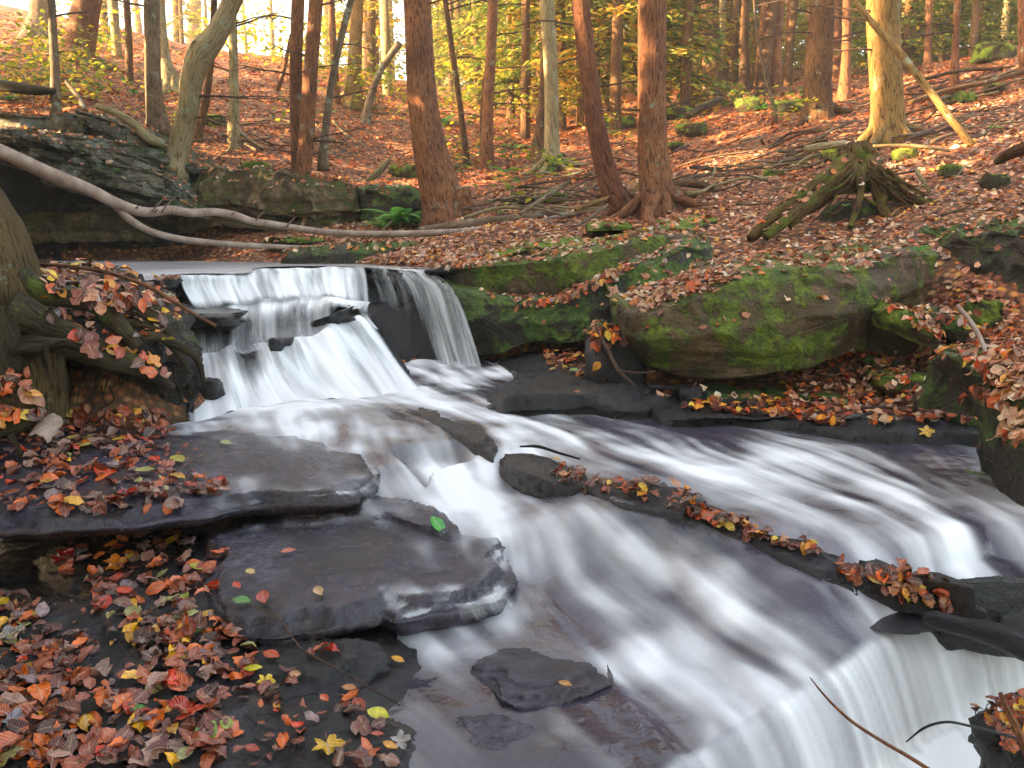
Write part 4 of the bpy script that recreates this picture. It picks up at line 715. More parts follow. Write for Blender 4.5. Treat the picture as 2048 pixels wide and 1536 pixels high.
Vf = np.stack([GX, GY, fz], -1).reshape(-1, 3); Ff = gridF(len(gy), len(gx))[kk]; used, inv = np.unique(Ff, return_inverse=True)
m_, t_, b_ = nmat('thin_water'); q = NB(t_); a = q.attr('foam'); q.l(q.mix(a.outputs['Fac'], (.38, .38, .42), (.80, .82, .85)), b_.inputs['Base Color']); b_.inputs['Roughness'].default_value = .35
tr = q.n('ShaderNodeBsdfTransparent'); mx = q.n('ShaderNodeMixShader'); q.l(q.attr('alpha').outputs['Fac'], mx.inputs[0]); q.l(tr.outputs[0], mx.inputs[1]); q.l(b_.outputs[0], mx.inputs[2]); q.l(mx.outputs[0], t_.nodes['Material Output'].inputs[0])
tag(mk('thin_water', Vf[used], inv.reshape(-1, 4), m_, attrs={'foam': np.clip(ff_, 0, 1).ravel()[used], 'alpha': (fa * .92).ravel()[used]}, origin=(0, 0, 0)), kind='structure', label='thin veil of water gliding over the slabs', cat='water')
# ------------------------------------------------------------------ falling sheets
def sheet(rows, mat, dens, nu=260, nv=90, label='', seed=0, ulen=None, ruff=.02, bulge=0):
    R_ = []
    for rw in rows:
        rw = np.asarray(rw, float); t0 = (rw[:, 0] - rw[0, 0]) / (rw[-1, 0] - rw[0, 0]); tt = np.linspace(0, 1, nu); yy_ = np.interp(tt, t0, rw[:, 1]); px_ = rw[0, 0] + tt * (rw[-1, 0] - rw[0, 0]); yy_ = yy_ + np.where(YY0 if False else (rw[:, 2].mean() < 7.2) & (rw[:, 2].mean() > 4.5), 1, .25) * (6 * vnoise(np.stack([px_ / 33, px_ * 0, px_ * 0], -1), 3) + 3 * vnoise(np.stack([px_ / 13, px_ * 0, px_ * 0], -1), 4)); YY_ = np.interp(tt, t0, rw[:, 2]); k_ = np.ones(13) / 13
        yy_, YY_ = [np.convolve(np.pad(z_, 6, 'edge'), k_, 'valid') for z_ in (yy_, YY_)]; R_.append([at(rw[0, 0] + t_ * (rw[-1, 0] - rw[0, 0]), y_, Y_) for t_, y_, Y_ in zip(tt, yy_, YY_)])
    V = crom_u(np.array(R_), nv); u = np.linspace(0, 1, nu); v = np.linspace(0, 1, nv); W_ = np.linalg.norm(np.diff(V[nv // 2], axis=0), axis=1).sum(); H_ = np.linalg.norm(np.diff(V[:, nu // 2], axis=0), axis=1).sum()
    r = vnoise(np.stack([u * W_ * 9 + seed, u * 0, u * 0], -1), seed) * .6 + vnoise(np.stack([u * W_ * 28 + seed, u * 0, u * 0], -1), seed + 1) * .4
    V[..., 1] -= (r[None, :] * ruff * np.sin(v * math.pi * .5)[:, None]) + bulge
    V[..., 2] += bulge * .4
    D = np.asarray(dens(*np.meshgrid(u, v)), float)
    uv = np.stack(np.meshgrid(u * W_, v * H_), -1)
    o = mk('falling_water', V, gridF(nv, nu), mat, uv=uv.reshape(-1, 2), attrs={'dens': np.clip(D, 0, 1).ravel()}); tag(o, label, kind='structure', cat='water'); return o
edge = lambda u, a, b: smooth(u, 0, a) * (1 - smooth(u, 1 - b, 1))
sheet([[(352, 550, 7.3), (500, 546, 7.42), (508, 538, 7.6), (700, 533.5, 7.86), (735, 534, 7.86)], [(354, 556, 7.25), (500, 553, 7.35), (512, 546, 7.5), (700, 541, 7.78), (738, 542, 7.8)],
       [(362, 580, 7.18), (500, 576, 7.26), (560, 570, 7.35), (700, 568, 7.65), (742, 580, 7.7)], [(392, 628, 6.9), (500, 620, 6.93), (600, 606, 7.0), (690, 612, 7.15), (745, 650, 7.5)]],
      M['fall'], lambda u, v: (.80 + .16 * v - .25 * smooth(u, .82, .88)) * (1 - smooth(v, .8, 1)) * edge(u, .03, .03) * (1 - .35 * np.exp(-((u - .42) / .03) ** 2)), label='upper sheet of the waterfall falling from the pool lip', seed=2, ruff=.012)
sheet([[(262, 560, 7.1), (300, 560, 7.1), (352, 552, 7.25)], [(262, 575, 7.0), (300, 575, 7.0), (352, 575, 7.2)], [(262, 600, 6.9), (300, 602, 6.9), (345, 604, 7.05)]], M['fall'], lambda u, v: .6 * edge(u, .2, .2), 80, 30, 'small side trickle left of the upper fall', 3)
sheet(APR + [[(a_, b_ + 4, c_ + .01) for a_, b_, c_ in LOW[1]]], M['fall'], lambda u, v: smooth(v, 0, .06) * (1 - smooth(v, .93, 1)) * (.40 + .50 * smooth(u, .2, .5) * (1 - smooth(v, .15, .6)) + .3 * smooth(u, .75, .95) * v + .1 * v) * edge(u, .15, .01) * (1 - .8 * smooth(u, .78, .9) * smooth(v, .35, .6) * (1 - smooth(u, .93, 1))), 240, 110, 'thin water spreading over the domed middle ledge', 5, ruff=.006, bulge=.008)
sheet(LOW, M['fall'], lambda u, v: (.70 + .4 * smooth(v, .3, .7) + .18 * smooth(u, .5, .8) - .42 * np.exp(-((u - .42) / .075) ** 2) * (1 - smooth(v, .5, .9)) - .35 * np.exp(-((u - .2) / .05) ** 2) * smooth(v, .35, .6) * (1 - smooth(v, .75, .95))) * smooth(v, 0, .07) * smooth(u, .1, .2) * (1 - smooth(u, .93, 1)), 320, 140, 'broad lower fall pouring off the middle ledge', 7, ruff=.016, bulge=.012)
sheet([[(700, 533.5, 7.86), (760, 533, 7.86), (830, 538, 7.82), (862, 547, 7.72), (878, 553, 7.7)], [(706, 545, 7.82), (765, 545, 7.82), (838, 549, 7.74), (878, 556, 7.6), (893, 563, 7.58)], [(715, 580, 7.76), (775, 580, 7.74), (855, 575, 7.55), (905, 582, 7.4), (922, 600, 7.38)],
       [(735, 640, 7.6), (795, 650, 7.6), (872, 650, 7.32), (925, 655, 7.15), (946, 665, 7.12)], [(765, 710, 7.3), (825, 725, 7.3), (888, 738, 7.05), (938, 742, 6.98), (968, 738, 6.95)]],
      M['veil'], lambda u, v: (.44 + .26 * smooth(u, .45, .62) * (1 - .3 * v)) * edge(u, .02, .03) * (1 - .75 * smooth(u, .05, .1) * (1 - smooth(u, .12, .2)) - .5 * smooth(v, .5, .9) * (1 - smooth(u, .5, .6))), 320, 120, 'thin separate veils of water at the right end of the waterfall', 11)
sheet([[(765, 1222, -0)] * 2, [(0, 0, 1)] * 2] and [[tuple([p[0], p[1], (atz(p[0], p[1], p[2])[1])]) for p in r] for r in
      [[(770, 1222, -.2), (870, 1212, -.2), (950, 1203, -.2), (1006, 1182, -.2), (1034, 1150, -.2)], [(772, 1232, -.22), (872, 1224, -.22), (955, 1214, -.22), (1014, 1192, -.22), (1042, 1158, -.22)], [(775, 1275, -.33), (880, 1268, -.33), (965, 1250, -.32), (1035, 1232, -.31), (1068, 1215, -.3)]]],
      M['veil'], lambda u, v: (.36 + .2 * smooth(u, .45, .8)) * edge(u, .1, .14) * (1 - .6 * smooth(v, .7, 1)), 200, 40, 'row of small veils running off the mauve slab', 13, ruff=.006)
0 and sheet([[tuple([p[0], p[1], (atz(p[0], p[1], p[2])[1])]) for p in r] for r in [[(1212, 1320, -.28), (1260, 1300, -.28)], [(1222, 1335, -.29), (1275, 1312, -.29)], [(1232, 1362, -.315), (1290, 1335, -.31)]]], M['fall'], lambda u, v: .75 * edge(u, .2, .3), 60, 24, 'small white spill beside the broken dark slab', 17, ruff=.004)
sheet([[tuple([p[0], p[1], (atz(p[0], p[1], p[2])[1])]) for p in r] for r in [[(560, 988, -.03), (640, 985, -.03), (720, 980, -.03), (765, 940, -.02)], [(565, 996, -.05), (645, 995, -.05), (728, 988, -.05), (775, 950, -.04)], [(575, 1010, -.13), (655, 1012, -.13), (745, 1008, -.13), (790, 985, -.12)]]], M['veil'], lambda u, v: .5 * edge(u, .2, .1), 120, 24, 'trickle off the front of the broad left ledge', 19, ruff=.004)
for i, a in enumerate([(405, 640, 170, 26, 'flat wet slab between the upper fall and the roots, lapped by foam', 'wetblack', 6.62), (665, 650, 95, 30, 'tilted dark rock breaking the water on the right of the middle ledge', 'wetblack', 6.72), (563, 700, 44, 34, 'small dark rock splitting the lower fall', 'wet', 6.27),
  (415, 800, 56, 60, 'dark rock with water parting round it at the left foot of the lower fall', 'wetblack', 5.78), (330, 575, 60, 24, 'black rock at the left end of the waterfall lip', 'wetblack', 7.12), (895, 545, 70, 14, 'black rock at the right end of the waterfall lip', 'wetblack', 7.75)]):
    stone(a[0], a[1], a[2], a[3], a[4], a[5], Y=a[6], seed=i + 83, name='rock', depth=1.0, rough=.28, roll=[0, .35, 0, .1, 0, 0][i])
# ------------------------------------------------------------------ trees
def trunk_geo(P, R, n=28, m=70, seed=0, ridge=.03, flare=.5, fl_h=.5, lobes=5):
    V, Fx, U = tube(P, R, n=n, m=m, cap=True); k = m * (n + 1); W_ = V[:k].reshape(m, n + 1, 3).copy(); C = W_[:, :-1].mean(1, keepdims=True); d = W_ - C; r = np.linalg.norm(d, axis=-1, keepdims=True); dn = d / (r + 1e-9)
    an = np.linspace(0, 2 * math.pi, n + 1)[None, :]; h = (W_[..., 2] - W_[0, :, 2].mean()); h = np.maximum(h, 0)
    lob = .5 + .5 * np.sin(an * lobes + seed + 1.5 * np.sin(an + seed)); f = flare * np.exp(-h / fl_h * 2.2) * (.35 + .9 * lob)
    q = np.stack([np.cos(an) * 1.6 + 0 * h, np.sin(an) * 1.6 + 0 * h, h * .9], -1); nb = fbm(q, 1.4, 3, seed) * .10
    q2 = np.stack([np.cos(an) * 9 + 0 * h, np.sin(an) * 9 + 0 * h, h * 3.2], -1); nr = (1 - np.abs(fbm(q2, 1.0, 3, seed + 3)) * 2) * ridge
    sc_ = 1 + f + nb + nr; sc_[:, -1] = sc_[:, 0]; W_ = C + dn * r * sc_[..., None]; V[:k] = W_.reshape(-1, 3); return V, Fx, U
def dead_branch(base, ang, L, r, seed, up=.1, sub=3):
    g = Geo(); rr = random.Random(seed); P = [np.array(base, float)]; d = np.array([math.cos(ang), math.sin(ang) * .6, up])
    for k in range(5): P.append(P[-1] + d * L / 5); d = d + np.array([rr.uniform(-.2, .2), rr.uniform(-.2, .2), rr.uniform(-.18, .1)])
    V, Fx, U = tube(P, np.linspace(r, r * .25, 6), n=5, m=12, cap=False); g.add(V, Fx, uv=U)
    for k in range(sub):
        i = rr.randint(1, 4); q = P[i]; e = np.array([math.cos(ang + rr.choice([-.8, .8])), rr.uniform(-.5, .5), rr.uniform(-.3, .3)]); Ls = L * rr.uniform(.25, .5)
        V, Fx, U = tube([q, q + e * Ls * .5 + [0, 0, -.02], q + e * Ls + [0, 0, rr.uniform(-.1, .05)]], [r * .45, r * .3, r * .12], n=4, m=7, cap=False); g.add(V, Fx, uv=U)
    return g
def tree(label, mat, pts, name='tree', nb=0, detail=1, seed=0, flare=.5, Y=None, top=9.0, ymin=7.6, roots=0, rootl=.5, bl=.9, fl_h=.5, lobes=5, bside=None, sink=.15, group=None, hole=None):
    px, py, w0 = pts[0]; b = on_ground(px, py, ymin) if Y is None else at(px, py, Y); Y0 = b[1]; s = Y0 / F
    P = [b - [0, 0, sink], b]; R = [w0 * s / 2] * 2
    for (x, y, w_) in pts[1:]: P.append(at(x, y, Y0)); R.append(w_ * s / 2)
    d = P[-1] - P[-2]; d /= np.linalg.norm(d)
    if top and P[-1][2] < top:
        d2 = d * .5 + np.array([0, 0, .5]); d2 /= np.linalg.norm(d2); ex = top - P[-1][2]; P.append(P[-1] + d2 * ex * .5); P.append(P[-1] + [0, 0, ex * .5]); R += [R[-1] * .85, R[-1] * .6]
    e = empty(name, b); tag(e, label, 'tree', group)
    n = int(np.clip(w0 * .6, 12, 44)) * (1 if detail else .6); L = sum(np.linalg.norm(P[i + 1] - P[i]) for i in range(len(P) - 1)); m = int(np.clip(L / (.09 if detail else .25), 24, 130))
    V, Fx, U = trunk_geo(P, R, int(n), m, seed, .035 if w0 > 25 else .02, flare, fl_h, lobes)
    mk('trunk', V, Fx, M[mat], e, True, U, {'hgt': V[:, 2] - b[2]})
    rr = random.Random(seed + 99)
    for k in range(roots):
        a = rr.uniform(0, 1) * .6 + k * 2 * math.pi / roots; r0 = R[0]; dx, dy = math.cos(a), math.sin(a)
        Q = [b + [dx * r0 * .5, dy * r0 * .5, .22]]
        for t in (.35, .65, 1.0): X_, Y_ = b[0] + dx * (r0 + rootl * t) + .12 * math.sin(3 * t + k), b[1] + dy * (r0 + rootl * t); Q.append(np.array([X_, Y_, float(gz(X_, Y_)) + .06 - .1 * t]))
        V, Fx, U = tube(Q, [r0 * .34, r0 * .24, r0 * .15, r0 * .05], n=10, m=18, rn=.25, seed=k + seed, ns=5); mk('root', V, Fx, M[mat], e, True, U, {'hgt': V[:, 2] - b[2]})
    for k in range(nb):
        z = rr.uniform(.25, 1.0); i = min(len(pts) - 1, 1 + int(z * (len(pts) - 1))); p0, p1 = P[i], P[i + 1] if i + 1 < len(P) else P[i]; q = p0 + (p1 - p0) * rr.random(); ri = R[i]
        sd = bside if bside is not None else rr.choice([0, math.pi]); g = dead_branch(q + [math.cos(sd) * ri * .8, -ri * .3, 0], sd + rr.uniform(-.5, .5), rr.uniform(.4, 1) * bl, .010 * Y0 / 12 + .004, rr.randint(0, 9999), rr.uniform(-.05, .35))
        g.obj('branch', M['twig'], e)
    return e, P, R
T_ = [
 ('stout mossy grey trunk at the very top left with a swollen base', 'grey', [(76, 72, 50), (78, 30, 34), (78, 0, 32)], dict(roots=3)),
 ('slim pale broken-barked snag leaning slightly left on the ledge at upper left', 'grey', [(113, 236, 22), (110, 130, 17), (106, 60, 15), (103, 0, 14)], dict(flare=.3, nb=2, Y=12.9)),
 ('wide straight reddish trunk with a flared foot at upper left', 'red', [(150, 128, 72), (160, 80, 56), (170, 30, 50), (176, 0, 48)], dict(roots=4, flare=.35)),
 ('thin straight reddish pole tree between the wide trunk and the bulb-footed one', 'brown', [(259, 168, 15), (258, 80, 13), (253, 0, 12)], dict(flare=.2)),
 ('distant orange trunk standing on the skyline at upper left', 'red', [(277, 50, 14), (274, 25, 11), (270, 0, 11)], dict(flare=.2, detail=0)),
 ('straight pinkish grey trunk with a bulbous rooted foot on the cliff edge', 'grey', [(314, 250, 36), (308, 190, 30), (305, 90, 29), (303, 0, 28)], dict(roots=4, flare=.35, nb=1, Y=13.3)),
 ('greenish trunk with splayed mossy roots just behind the bulb-footed trunk', 'pale', [(345, 178, 36), (332, 120, 18), (326, 60, 14), (322, 0, 14)], dict(roots=5, flare=.7)),
 ('small distant brown pole on the left skyline', 'brown', [(357, 70, 9), (352, 30, 8), (348, 0, 8)], dict(flare=.2, detail=0)),
 ('dark orange trunk on the left skyline behind the crooked tree', 'red', [(388, 88, 27), (390, 40, 23), (390, 0, 22)], dict(flare=.25)),
 ('crooked pale lichen-covered tree with an open hollow at its elbow', 'pale', [(350, 338, 40), (362, 280, 40), (378, 210, 40), (386, 150, 42), (404, 105, 50), (432, 70, 40), (452, 30, 34), (466, 0, 34)], dict(flare=.25, Y=12.55, nb=3, top=6, bside=0, bl=1.4)),
 ('slender trunk rising just behind the crooked pale tree', 'brown', [(398, 282, 17), (412, 200, 14), (424, 100, 12), (428, 0, 12)], dict(flare=.2)),
 ('narrow pale grey trunk right of the crooked tree', 'pale', [(468, 290, 24), (468, 180, 18), (466, 80, 16), (464, 0, 15)], dict(roots=3, flare=.5, nb=3)),
 ('hazy thin trunk against the white sky left of centre', 'pale', [(492, 100, 8), (488, 50, 7), (484, 0, 7)], dict(flare=.2, detail=0)),
 ('faint distant trunk against the white sky with yellow leaves around it', 'pale', [(545, 108, 12), (543, 60, 10), (540, 0, 9)], dict(flare=.2, detail=0)),
 ('left stem of the joined pair of red trunks, glowing on one side', 'red', [(597, 335, 26), (592, 260, 23), (592, 120, 23), (596, 0, 23)], dict(flare=.25, nb=5, Y=12.7)),
 ('right stem of the joined pair of red trunks on the cliff edge', 'red', [(602, 365, 30), (610, 310, 30), (618, 200, 28), (626, 80, 26), (632, 0, 25)], dict(flare=.35, nb=6, Y=12.5, roots=3)),
 ('thin grey tree leaning right beside the joined red pair', 'grey', [(646, 320, 20), (652, 250, 15), (668, 140, 14), (686, 60, 13), (702, 0, 12)], dict(flare=.3, nb=2, Y=12.9)),
 ('reddish pole tree partly behind the thin leaning grey one', 'red', [(672, 205, 16), (668, 120, 14), (662, 0, 13)], dict(flare=.2)),
 ('dim narrow trunk between the joined red pair and the smooth green one', 'brown', [(655, 120, 14), (654, 60, 12), (652, 0, 12)], dict(flare=.2, detail=0)),
 ('smooth greenish trunk with a mossy spreading foot left of the big leaning trunk', 'gold', [(706, 212, 40), (708, 140, 26), (712, 70, 24), (714, 0, 24)], dict(roots=4, flare=.5)),
 ('bare dead stub leaning up to the right from the slope', 'grey', [(732, 248, 18), (742, 190, 13), (765, 135, 12), (800, 85, 15)], dict(flare=.3, top=0)),
 ('dark slim trunk close behind the left side of the big leaning trunk', 'brown', [(765, 140, 10), (764, 60, 8), (762, 0, 8)], dict(flare=.2, detail=0)),
 ('orange distant trunk just left of the big leaning trunk', 'red', [(783, 135, 15), (780, 60, 13), (778, 0, 13)], dict(flare=.2, detail=0)),
 ('massive red-brown trunk with furrowed bark curving down to the right, burl at its foot', 'red', [(893, 435, 92), (885, 400, 80), (868, 330, 70), (852, 250, 60), (842, 160, 55), (838, 80, 52), (834, 0, 50)], dict(roots=0, flare=.4, nb=1, fl_h=.4, seed=5)),
 ('dim grey trunk seen through the gap right of the massive leaning trunk', 'grey', [(868, 140, 14), (872, 70, 12), (876, 0, 12)], dict(flare=.2, detail=0)),
 ('thin brown tree slanting gently to the right of the massive trunk', 'brown', [(933, 330, 14), (924, 240, 11), (907, 120, 11), (896, 40, 10), (890, 0, 9)], dict(flare=.2, nb=3)),
 ('slim straight red trunk in the middle distance left of centre', 'red', [(974, 336, 27), (976, 220, 22), (982, 100, 20), (986, 0, 19)], dict(flare=.25, nb=6, bl=1.3)),
 ('whip-thin companion stem beside the slim straight red trunk', 'brown', [(964, 330, 10), (964, 240, 8), (968, 165, 7), (975, 120, 5)], dict(flare=.2, top=0)),
 ('short distant brown trunk on the slope at the centre', 'brown', [(1011, 172, 10), (1010, 110, 9), (1010, 60, 8)], dict(flare=.2, detail=0)),
 ('distant slender trunk with a dark foot in the centre hollow', 'brown', [(1022, 238, 12), (1026, 150, 9), (1028, 60, 8), (1028, 0, 8)], dict(flare=.4, detail=0)),
 ('smooth pale grey trunk with bright green moss on its spreading foot', 'pale', [(1104, 345, 40), (1104, 290, 29), (1103, 180, 27), (1099, 90, 27), (1094, 0, 27)], dict(roots=6, flare=.55, nb=1, ymin=8, seed=3)),
 ('darker rough trunk just behind the smooth pale mossy-footed one', 'brown', [(1074, 320, 28), (1082, 250, 20), (1090, 130, 18), (1090, 0, 17)], dict(flare=.4, roots=3)),
 ('red trunk bowing to the right near its foot, centre right', 'redmoss', [(1243, 424, 40), (1226, 385, 44), (1207, 320, 40), (1190, 240, 37), (1178, 150, 35), (1168, 70, 34), (1160, 0, 33)], dict(flare=.15, roots=2, nb=2, seed=11)),
 ('dim reddish trunk hidden behind the bowed red one', 'red', [(1160, 250, 16), (1158, 150, 14), (1156, 60, 13)], dict(flare=.2, detail=0)),
 ('thin greenish pole behind and right of the bowed red trunk', 'grey', [(1197, 248, 13), (1195, 150, 10), (1194, 0, 9)], dict(flare=.2, detail=0, nb=2)),
 ('dark wiry sapling curving up against the straight red trunk', 'twig', [(1277, 240, 7), (1277, 170, 6), (1262, 100, 5), (1243, 40, 5), (1234, 0, 4)], dict(flare=.1, nb=6, bl=1.2, detail=0)),
 ('straight thick red trunk with a pale lichen streak at its foot, right of centre', 'red', [(1318, 424, 72), (1312, 370, 62), (1306, 280, 56), (1304, 150, 53), (1305, 0, 52)], dict(roots=6, flare=.3, nb=2, seed=17, rootl=.7)),
 ('glowing golden sapling with bare sunlit twigs', 'gold', [(1385, 215, 10), (1382, 120, 8), (1372, 40, 7), (1367, 0, 6)], dict(flare=.1, nb=14, bl=1.5)),
 ('dark furrowed trunk at the left of the far clump on the knoll', 'brown', [(1430, 190, 46), (1424, 120, 35), (1420, 0, 32)], dict(flare=.5, roots=3, nb=3)),
 ('golden-lit trunk second in the far clump on the knoll', 'gold', [(1455, 170, 24), (1452, 90, 22), (1450, 0, 21)], dict(flare=.2)),
 ('dark purple-brown trunk third in the far clump on the knoll', 'brown', [(1490, 178, 22), (1488, 90, 17), (1492, 0, 16)], dict(flare=.4, roots=2)),
 ('narrow sun-struck orange trunk in the middle of the far clump', 'gold', [(1508, 165, 13), (1508, 90, 11), (1508, 0, 10)], dict(flare=.1, detail=0)),
 ('leaning dark trunk fifth in the far clump on the knoll', 'brown', [(1522, 190, 26), (1532, 110, 22), (1545, 0, 21)], dict(flare=.4, roots=2)),
 ('brown trunk with a bright edge sixth in the far clump', 'red', [(1552, 182, 24), (1554, 90, 18), (1560, 0, 17)], dict(flare=.2)),
 ('pale slanting trunk at the right end of the far clump', 'brown', [(1573, 172, 20), (1580, 90, 16), (1590, 0, 15)], dict(flare=.2)),
 ('skinny crooked sapling in front of the far clump', 'grey', [(1552, 244, 9), (1538, 180, 7), (1522, 110, 6), (1512, 50, 5), (1508, 0, 4)], dict(flare=.2, nb=3, detail=0)),
 ('thick speckled brown trunk between the far clump and the golden tree', 'brown', [(1634, 236, 56), (1636, 160, 47), (1642, 60, 46), (1644, 0, 45)], dict(flare=.25, roots=2, nb=5, seed=23)),
 ('red trunk just right of the thick speckled one, partly hidden', 'red', [(1674, 165, 18), (1674, 80, 15), (1672, 0, 15)], dict(flare=.2, detail=0)),
 ('plain brown pole with a curved foot left of the golden tree', 'red', [(1688, 196, 24), (1692, 120, 17), (1694, 0, 15)], dict(flare=.4, nb=2)),
 ('thick golden sunlit tree with lichen-grey bark and spreading roots at right', 'gold', [(1774, 285, 66), (1776, 220, 58), (1770, 120, 56), (1766, 50, 58), (1766, 0, 58)], dict(roots=6, flare=.4, nb=3, seed=29, bside=math.pi)),
 ('dim thin trunk right of the golden tree', 'brown', [(1803, 90, 14), (1804, 40, 12), (1806, 0, 12)], dict(flare=.2, detail=0)),
 ('slim dark red pole tree on the right slope', 'red', [(1855, 132, 14), (1857, 60, 12), (1858, 0, 12)], dict(flare=.2, nb=3)),
 ('slim orange pole tree right of the dark red one', 'red', [(1908, 170, 17), (1911, 90, 13), (1915, 0, 12)], dict(flare=.3, nb=2)),
 ('thin grey sapling left of the mossy rocks on the right skyline', 'grey', [(1980, 88, 8), (1979, 40, 7), (1978, 0, 7)], dict(flare=.2, detail=0, nb=2)),
 ('broad mossy trunk at the top right corner', 'gold', [(2018, 88, 54), (2018, 40, 44), (2020, 0, 40)], dict(flare=.4, roots=3)),
 ('reddish trunk cut by the right edge of the picture', 'red', [(2048, 165, 18), (2046, 80, 15), (2044, 0, 15)], dict(flare=.2)),
]
TP = {}
for i, (lb, mt, pts, kw) in enumerate(T_):
    kw.setdefault('seed', i * 3 + 1); TP[i] = tree(lb, mt, pts, **kw)
# hollow of the crooked tree: torn collar and dark mouth
e, P, R = TP[9]; Yh = P[0][1]
c = at(390, 98, Yh - .14); g = Geo(); an = np.linspace(0, 2 * math.pi, 19)[:-1]
ring = [c + [math.cos(a) * .05, 0, math.sin(a) * .11] for a in an]; ring2 = [p + (p - c) * .45 + [0, .08, 0] for p in ring]; rf = [c + (p - c) * .92 + [0, -.015, 0] for p in ring]
V = np.array([ring2, ring, rf, [c + (p - c) * .5 + [0, .05, 0] for p in ring]]); hr_ = mk('hollow_rim', V, gridF(4, 18, True), M['pale'], e); hr_.parent = e.children[0]
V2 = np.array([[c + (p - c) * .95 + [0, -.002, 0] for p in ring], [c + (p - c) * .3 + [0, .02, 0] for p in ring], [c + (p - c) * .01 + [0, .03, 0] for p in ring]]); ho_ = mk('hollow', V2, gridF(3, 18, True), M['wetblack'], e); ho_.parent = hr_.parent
# burl on the massive trunk and moss on the pale trunk's foot
e, P, R = TP[23]; V, Fx = blob((.24, .16, .22), 5, rough=.3, flat=1); mk('burl', V + at(908, 405, P[0][1] - .12), Fx, M['red'], e, uv=np.stack([V.reshape(-1, 3)[:, 0], V.reshape(-1, 3)[:, 2]], -1)).parent = e.children[0]
e, P, R = TP[30]; V, Fx = blob((.13, .12, .22), 8, rough=.25, flat=1); mk('moss_pad', V + at(1107, 338, P[0][1] - .14), Fx, M['mossy'], e).parent = e.children[0]
# left foreground tree with its roots
ft = empty('tree', at(-40, 700, 4.6)); tag(ft, 'thick mossy foreground tree cut by the left edge, its roots gripping the bank', 'tree')
P = [at(-75, 760, 4.6), at(-70, 690, 4.55), at(-80, 600, 4.5), at(-95, 500, 4.5), at(-125, 430, 4.5), at(-190, 340, 4.5), at(-215, 200, 4.5), at(-250, 60, 4.5), at(-280, -300, 4.5)]
V, Fx, U = trunk_geo(P, np.array([190, 175, 150, 138, 125, 115, 100, 95, 85]) * 4.5 / F, 44, 120, 3, .05, .15, .6, 4); mk('trunk', V, Fx, M['lefttree'], ft, True, U, {'hgt': V[:, 2] - .0})
RT = [  # px,py,Y,width px
 [(30, 560, 4.45, 70), (90, 590, 4.5, 42), (150, 598, 4.55, 44), (200, 612, 4.6, 46), (240, 655, 4.6, 44), (275, 695, 4.62, 26)],
 [(60, 570, 4.7, 50), (140, 590, 4.85, 34), (215, 600, 4.9, 40), (280, 625, 4.85, 40), (320, 645, 4.85, 30), (345, 685, 4.8, 18)],
 [(20, 620, 4.35, 90), (90, 650, 4.4, 60), (160, 680, 4.42, 44), (230, 710, 4.45, 34), (300, 735, 4.6, 22), (330, 770, 4.7, 10)],
 [(40, 700, 4.3, 60), (100, 690, 4.28, 34), (160, 705, 4.3, 40), (230, 730, 4.35, 34), (290, 745, 4.45, 26), (345, 775, 4.6, 14)],
 [(225, 690, 4.6, 20), (300, 672, 4.72, 20), (355, 690, 4.8, 18), (395, 720, 4.85, 14), (408, 765, 4.85, 10)],
 [(240, 645, 4.75, 18), (300, 655, 4.8, 22), (330, 680, 4.8, 16), (365, 720, 4.8, 12), (380, 745, 4.8, 8)],
 [(0, 720, 4.2, 20), (40, 700, 4.2, 18), (90, 695, 4.22, 20), (130, 685, 4.22, 18), (175, 700, 4.28, 14)],
 [(90, 690, 4.2, 12), (96, 720, 4.2, 9), (100, 755, 4.2, 7), (104, 772, 4.2, 5)],
 [(-20, 640, 4.3, 110), (0, 700, 4.25, 90), (10, 760, 4.2, 70), (-10, 800, 4.2, 60)],
 [(-60, 780, 4.0, 60), (0, 790, 4.0, 50), (50, 800, 4.02, 60), (75, 830, 4.05, 34)], [(-60, 840, 3.9, 60), (10, 848, 3.95, 50), (50, 838, 4.0, 46), (70, 815, 4.05, 30)],
 [(20, 870, 3.9, 14), (34, 890, 3.9, 11), (42, 915, 3.9, 9)], [(300, 745, 4.7, 30), (250, 715, 4.75, 34), (180, 695, 4.8, 34), (120, 675, 4.8, 30)]]
for k, r in enumerate(RT):
    V, Fx, U = tube([at(a, b, c) for a, b, c, d in r], [d * c / F / 2 for a, b, c, d in r], n=18, m=50, rn=.28, seed=k, ns=7); mk('root', V, Fx, M['root'], ft, True, U, {'hgt': V[:, 2] * 0 + (.2 if k in (0, 2) else .45)}); reg(V, Fx)
rr = random.Random(12)
for k in range(34):
    x, y = rr.uniform(60, 390), rr.uniform(720, 775); L = rr.uniform(20, 75); Yk = 4.55 + (x / 390) * .5
    V, Fx, U = tube([at(x, y, Yk), at(x + rr.uniform(-12, 12), y + L * .5, Yk + .02), at(x + rr.uniform(-20, 20), y + L, Yk + .04)], [.006, .004, .001], n=5, m=9, cap=False); mk('rootlet', V, Fx, M['root'], ft, True, U, {'hgt': V[:, 2] * 0 + 1})
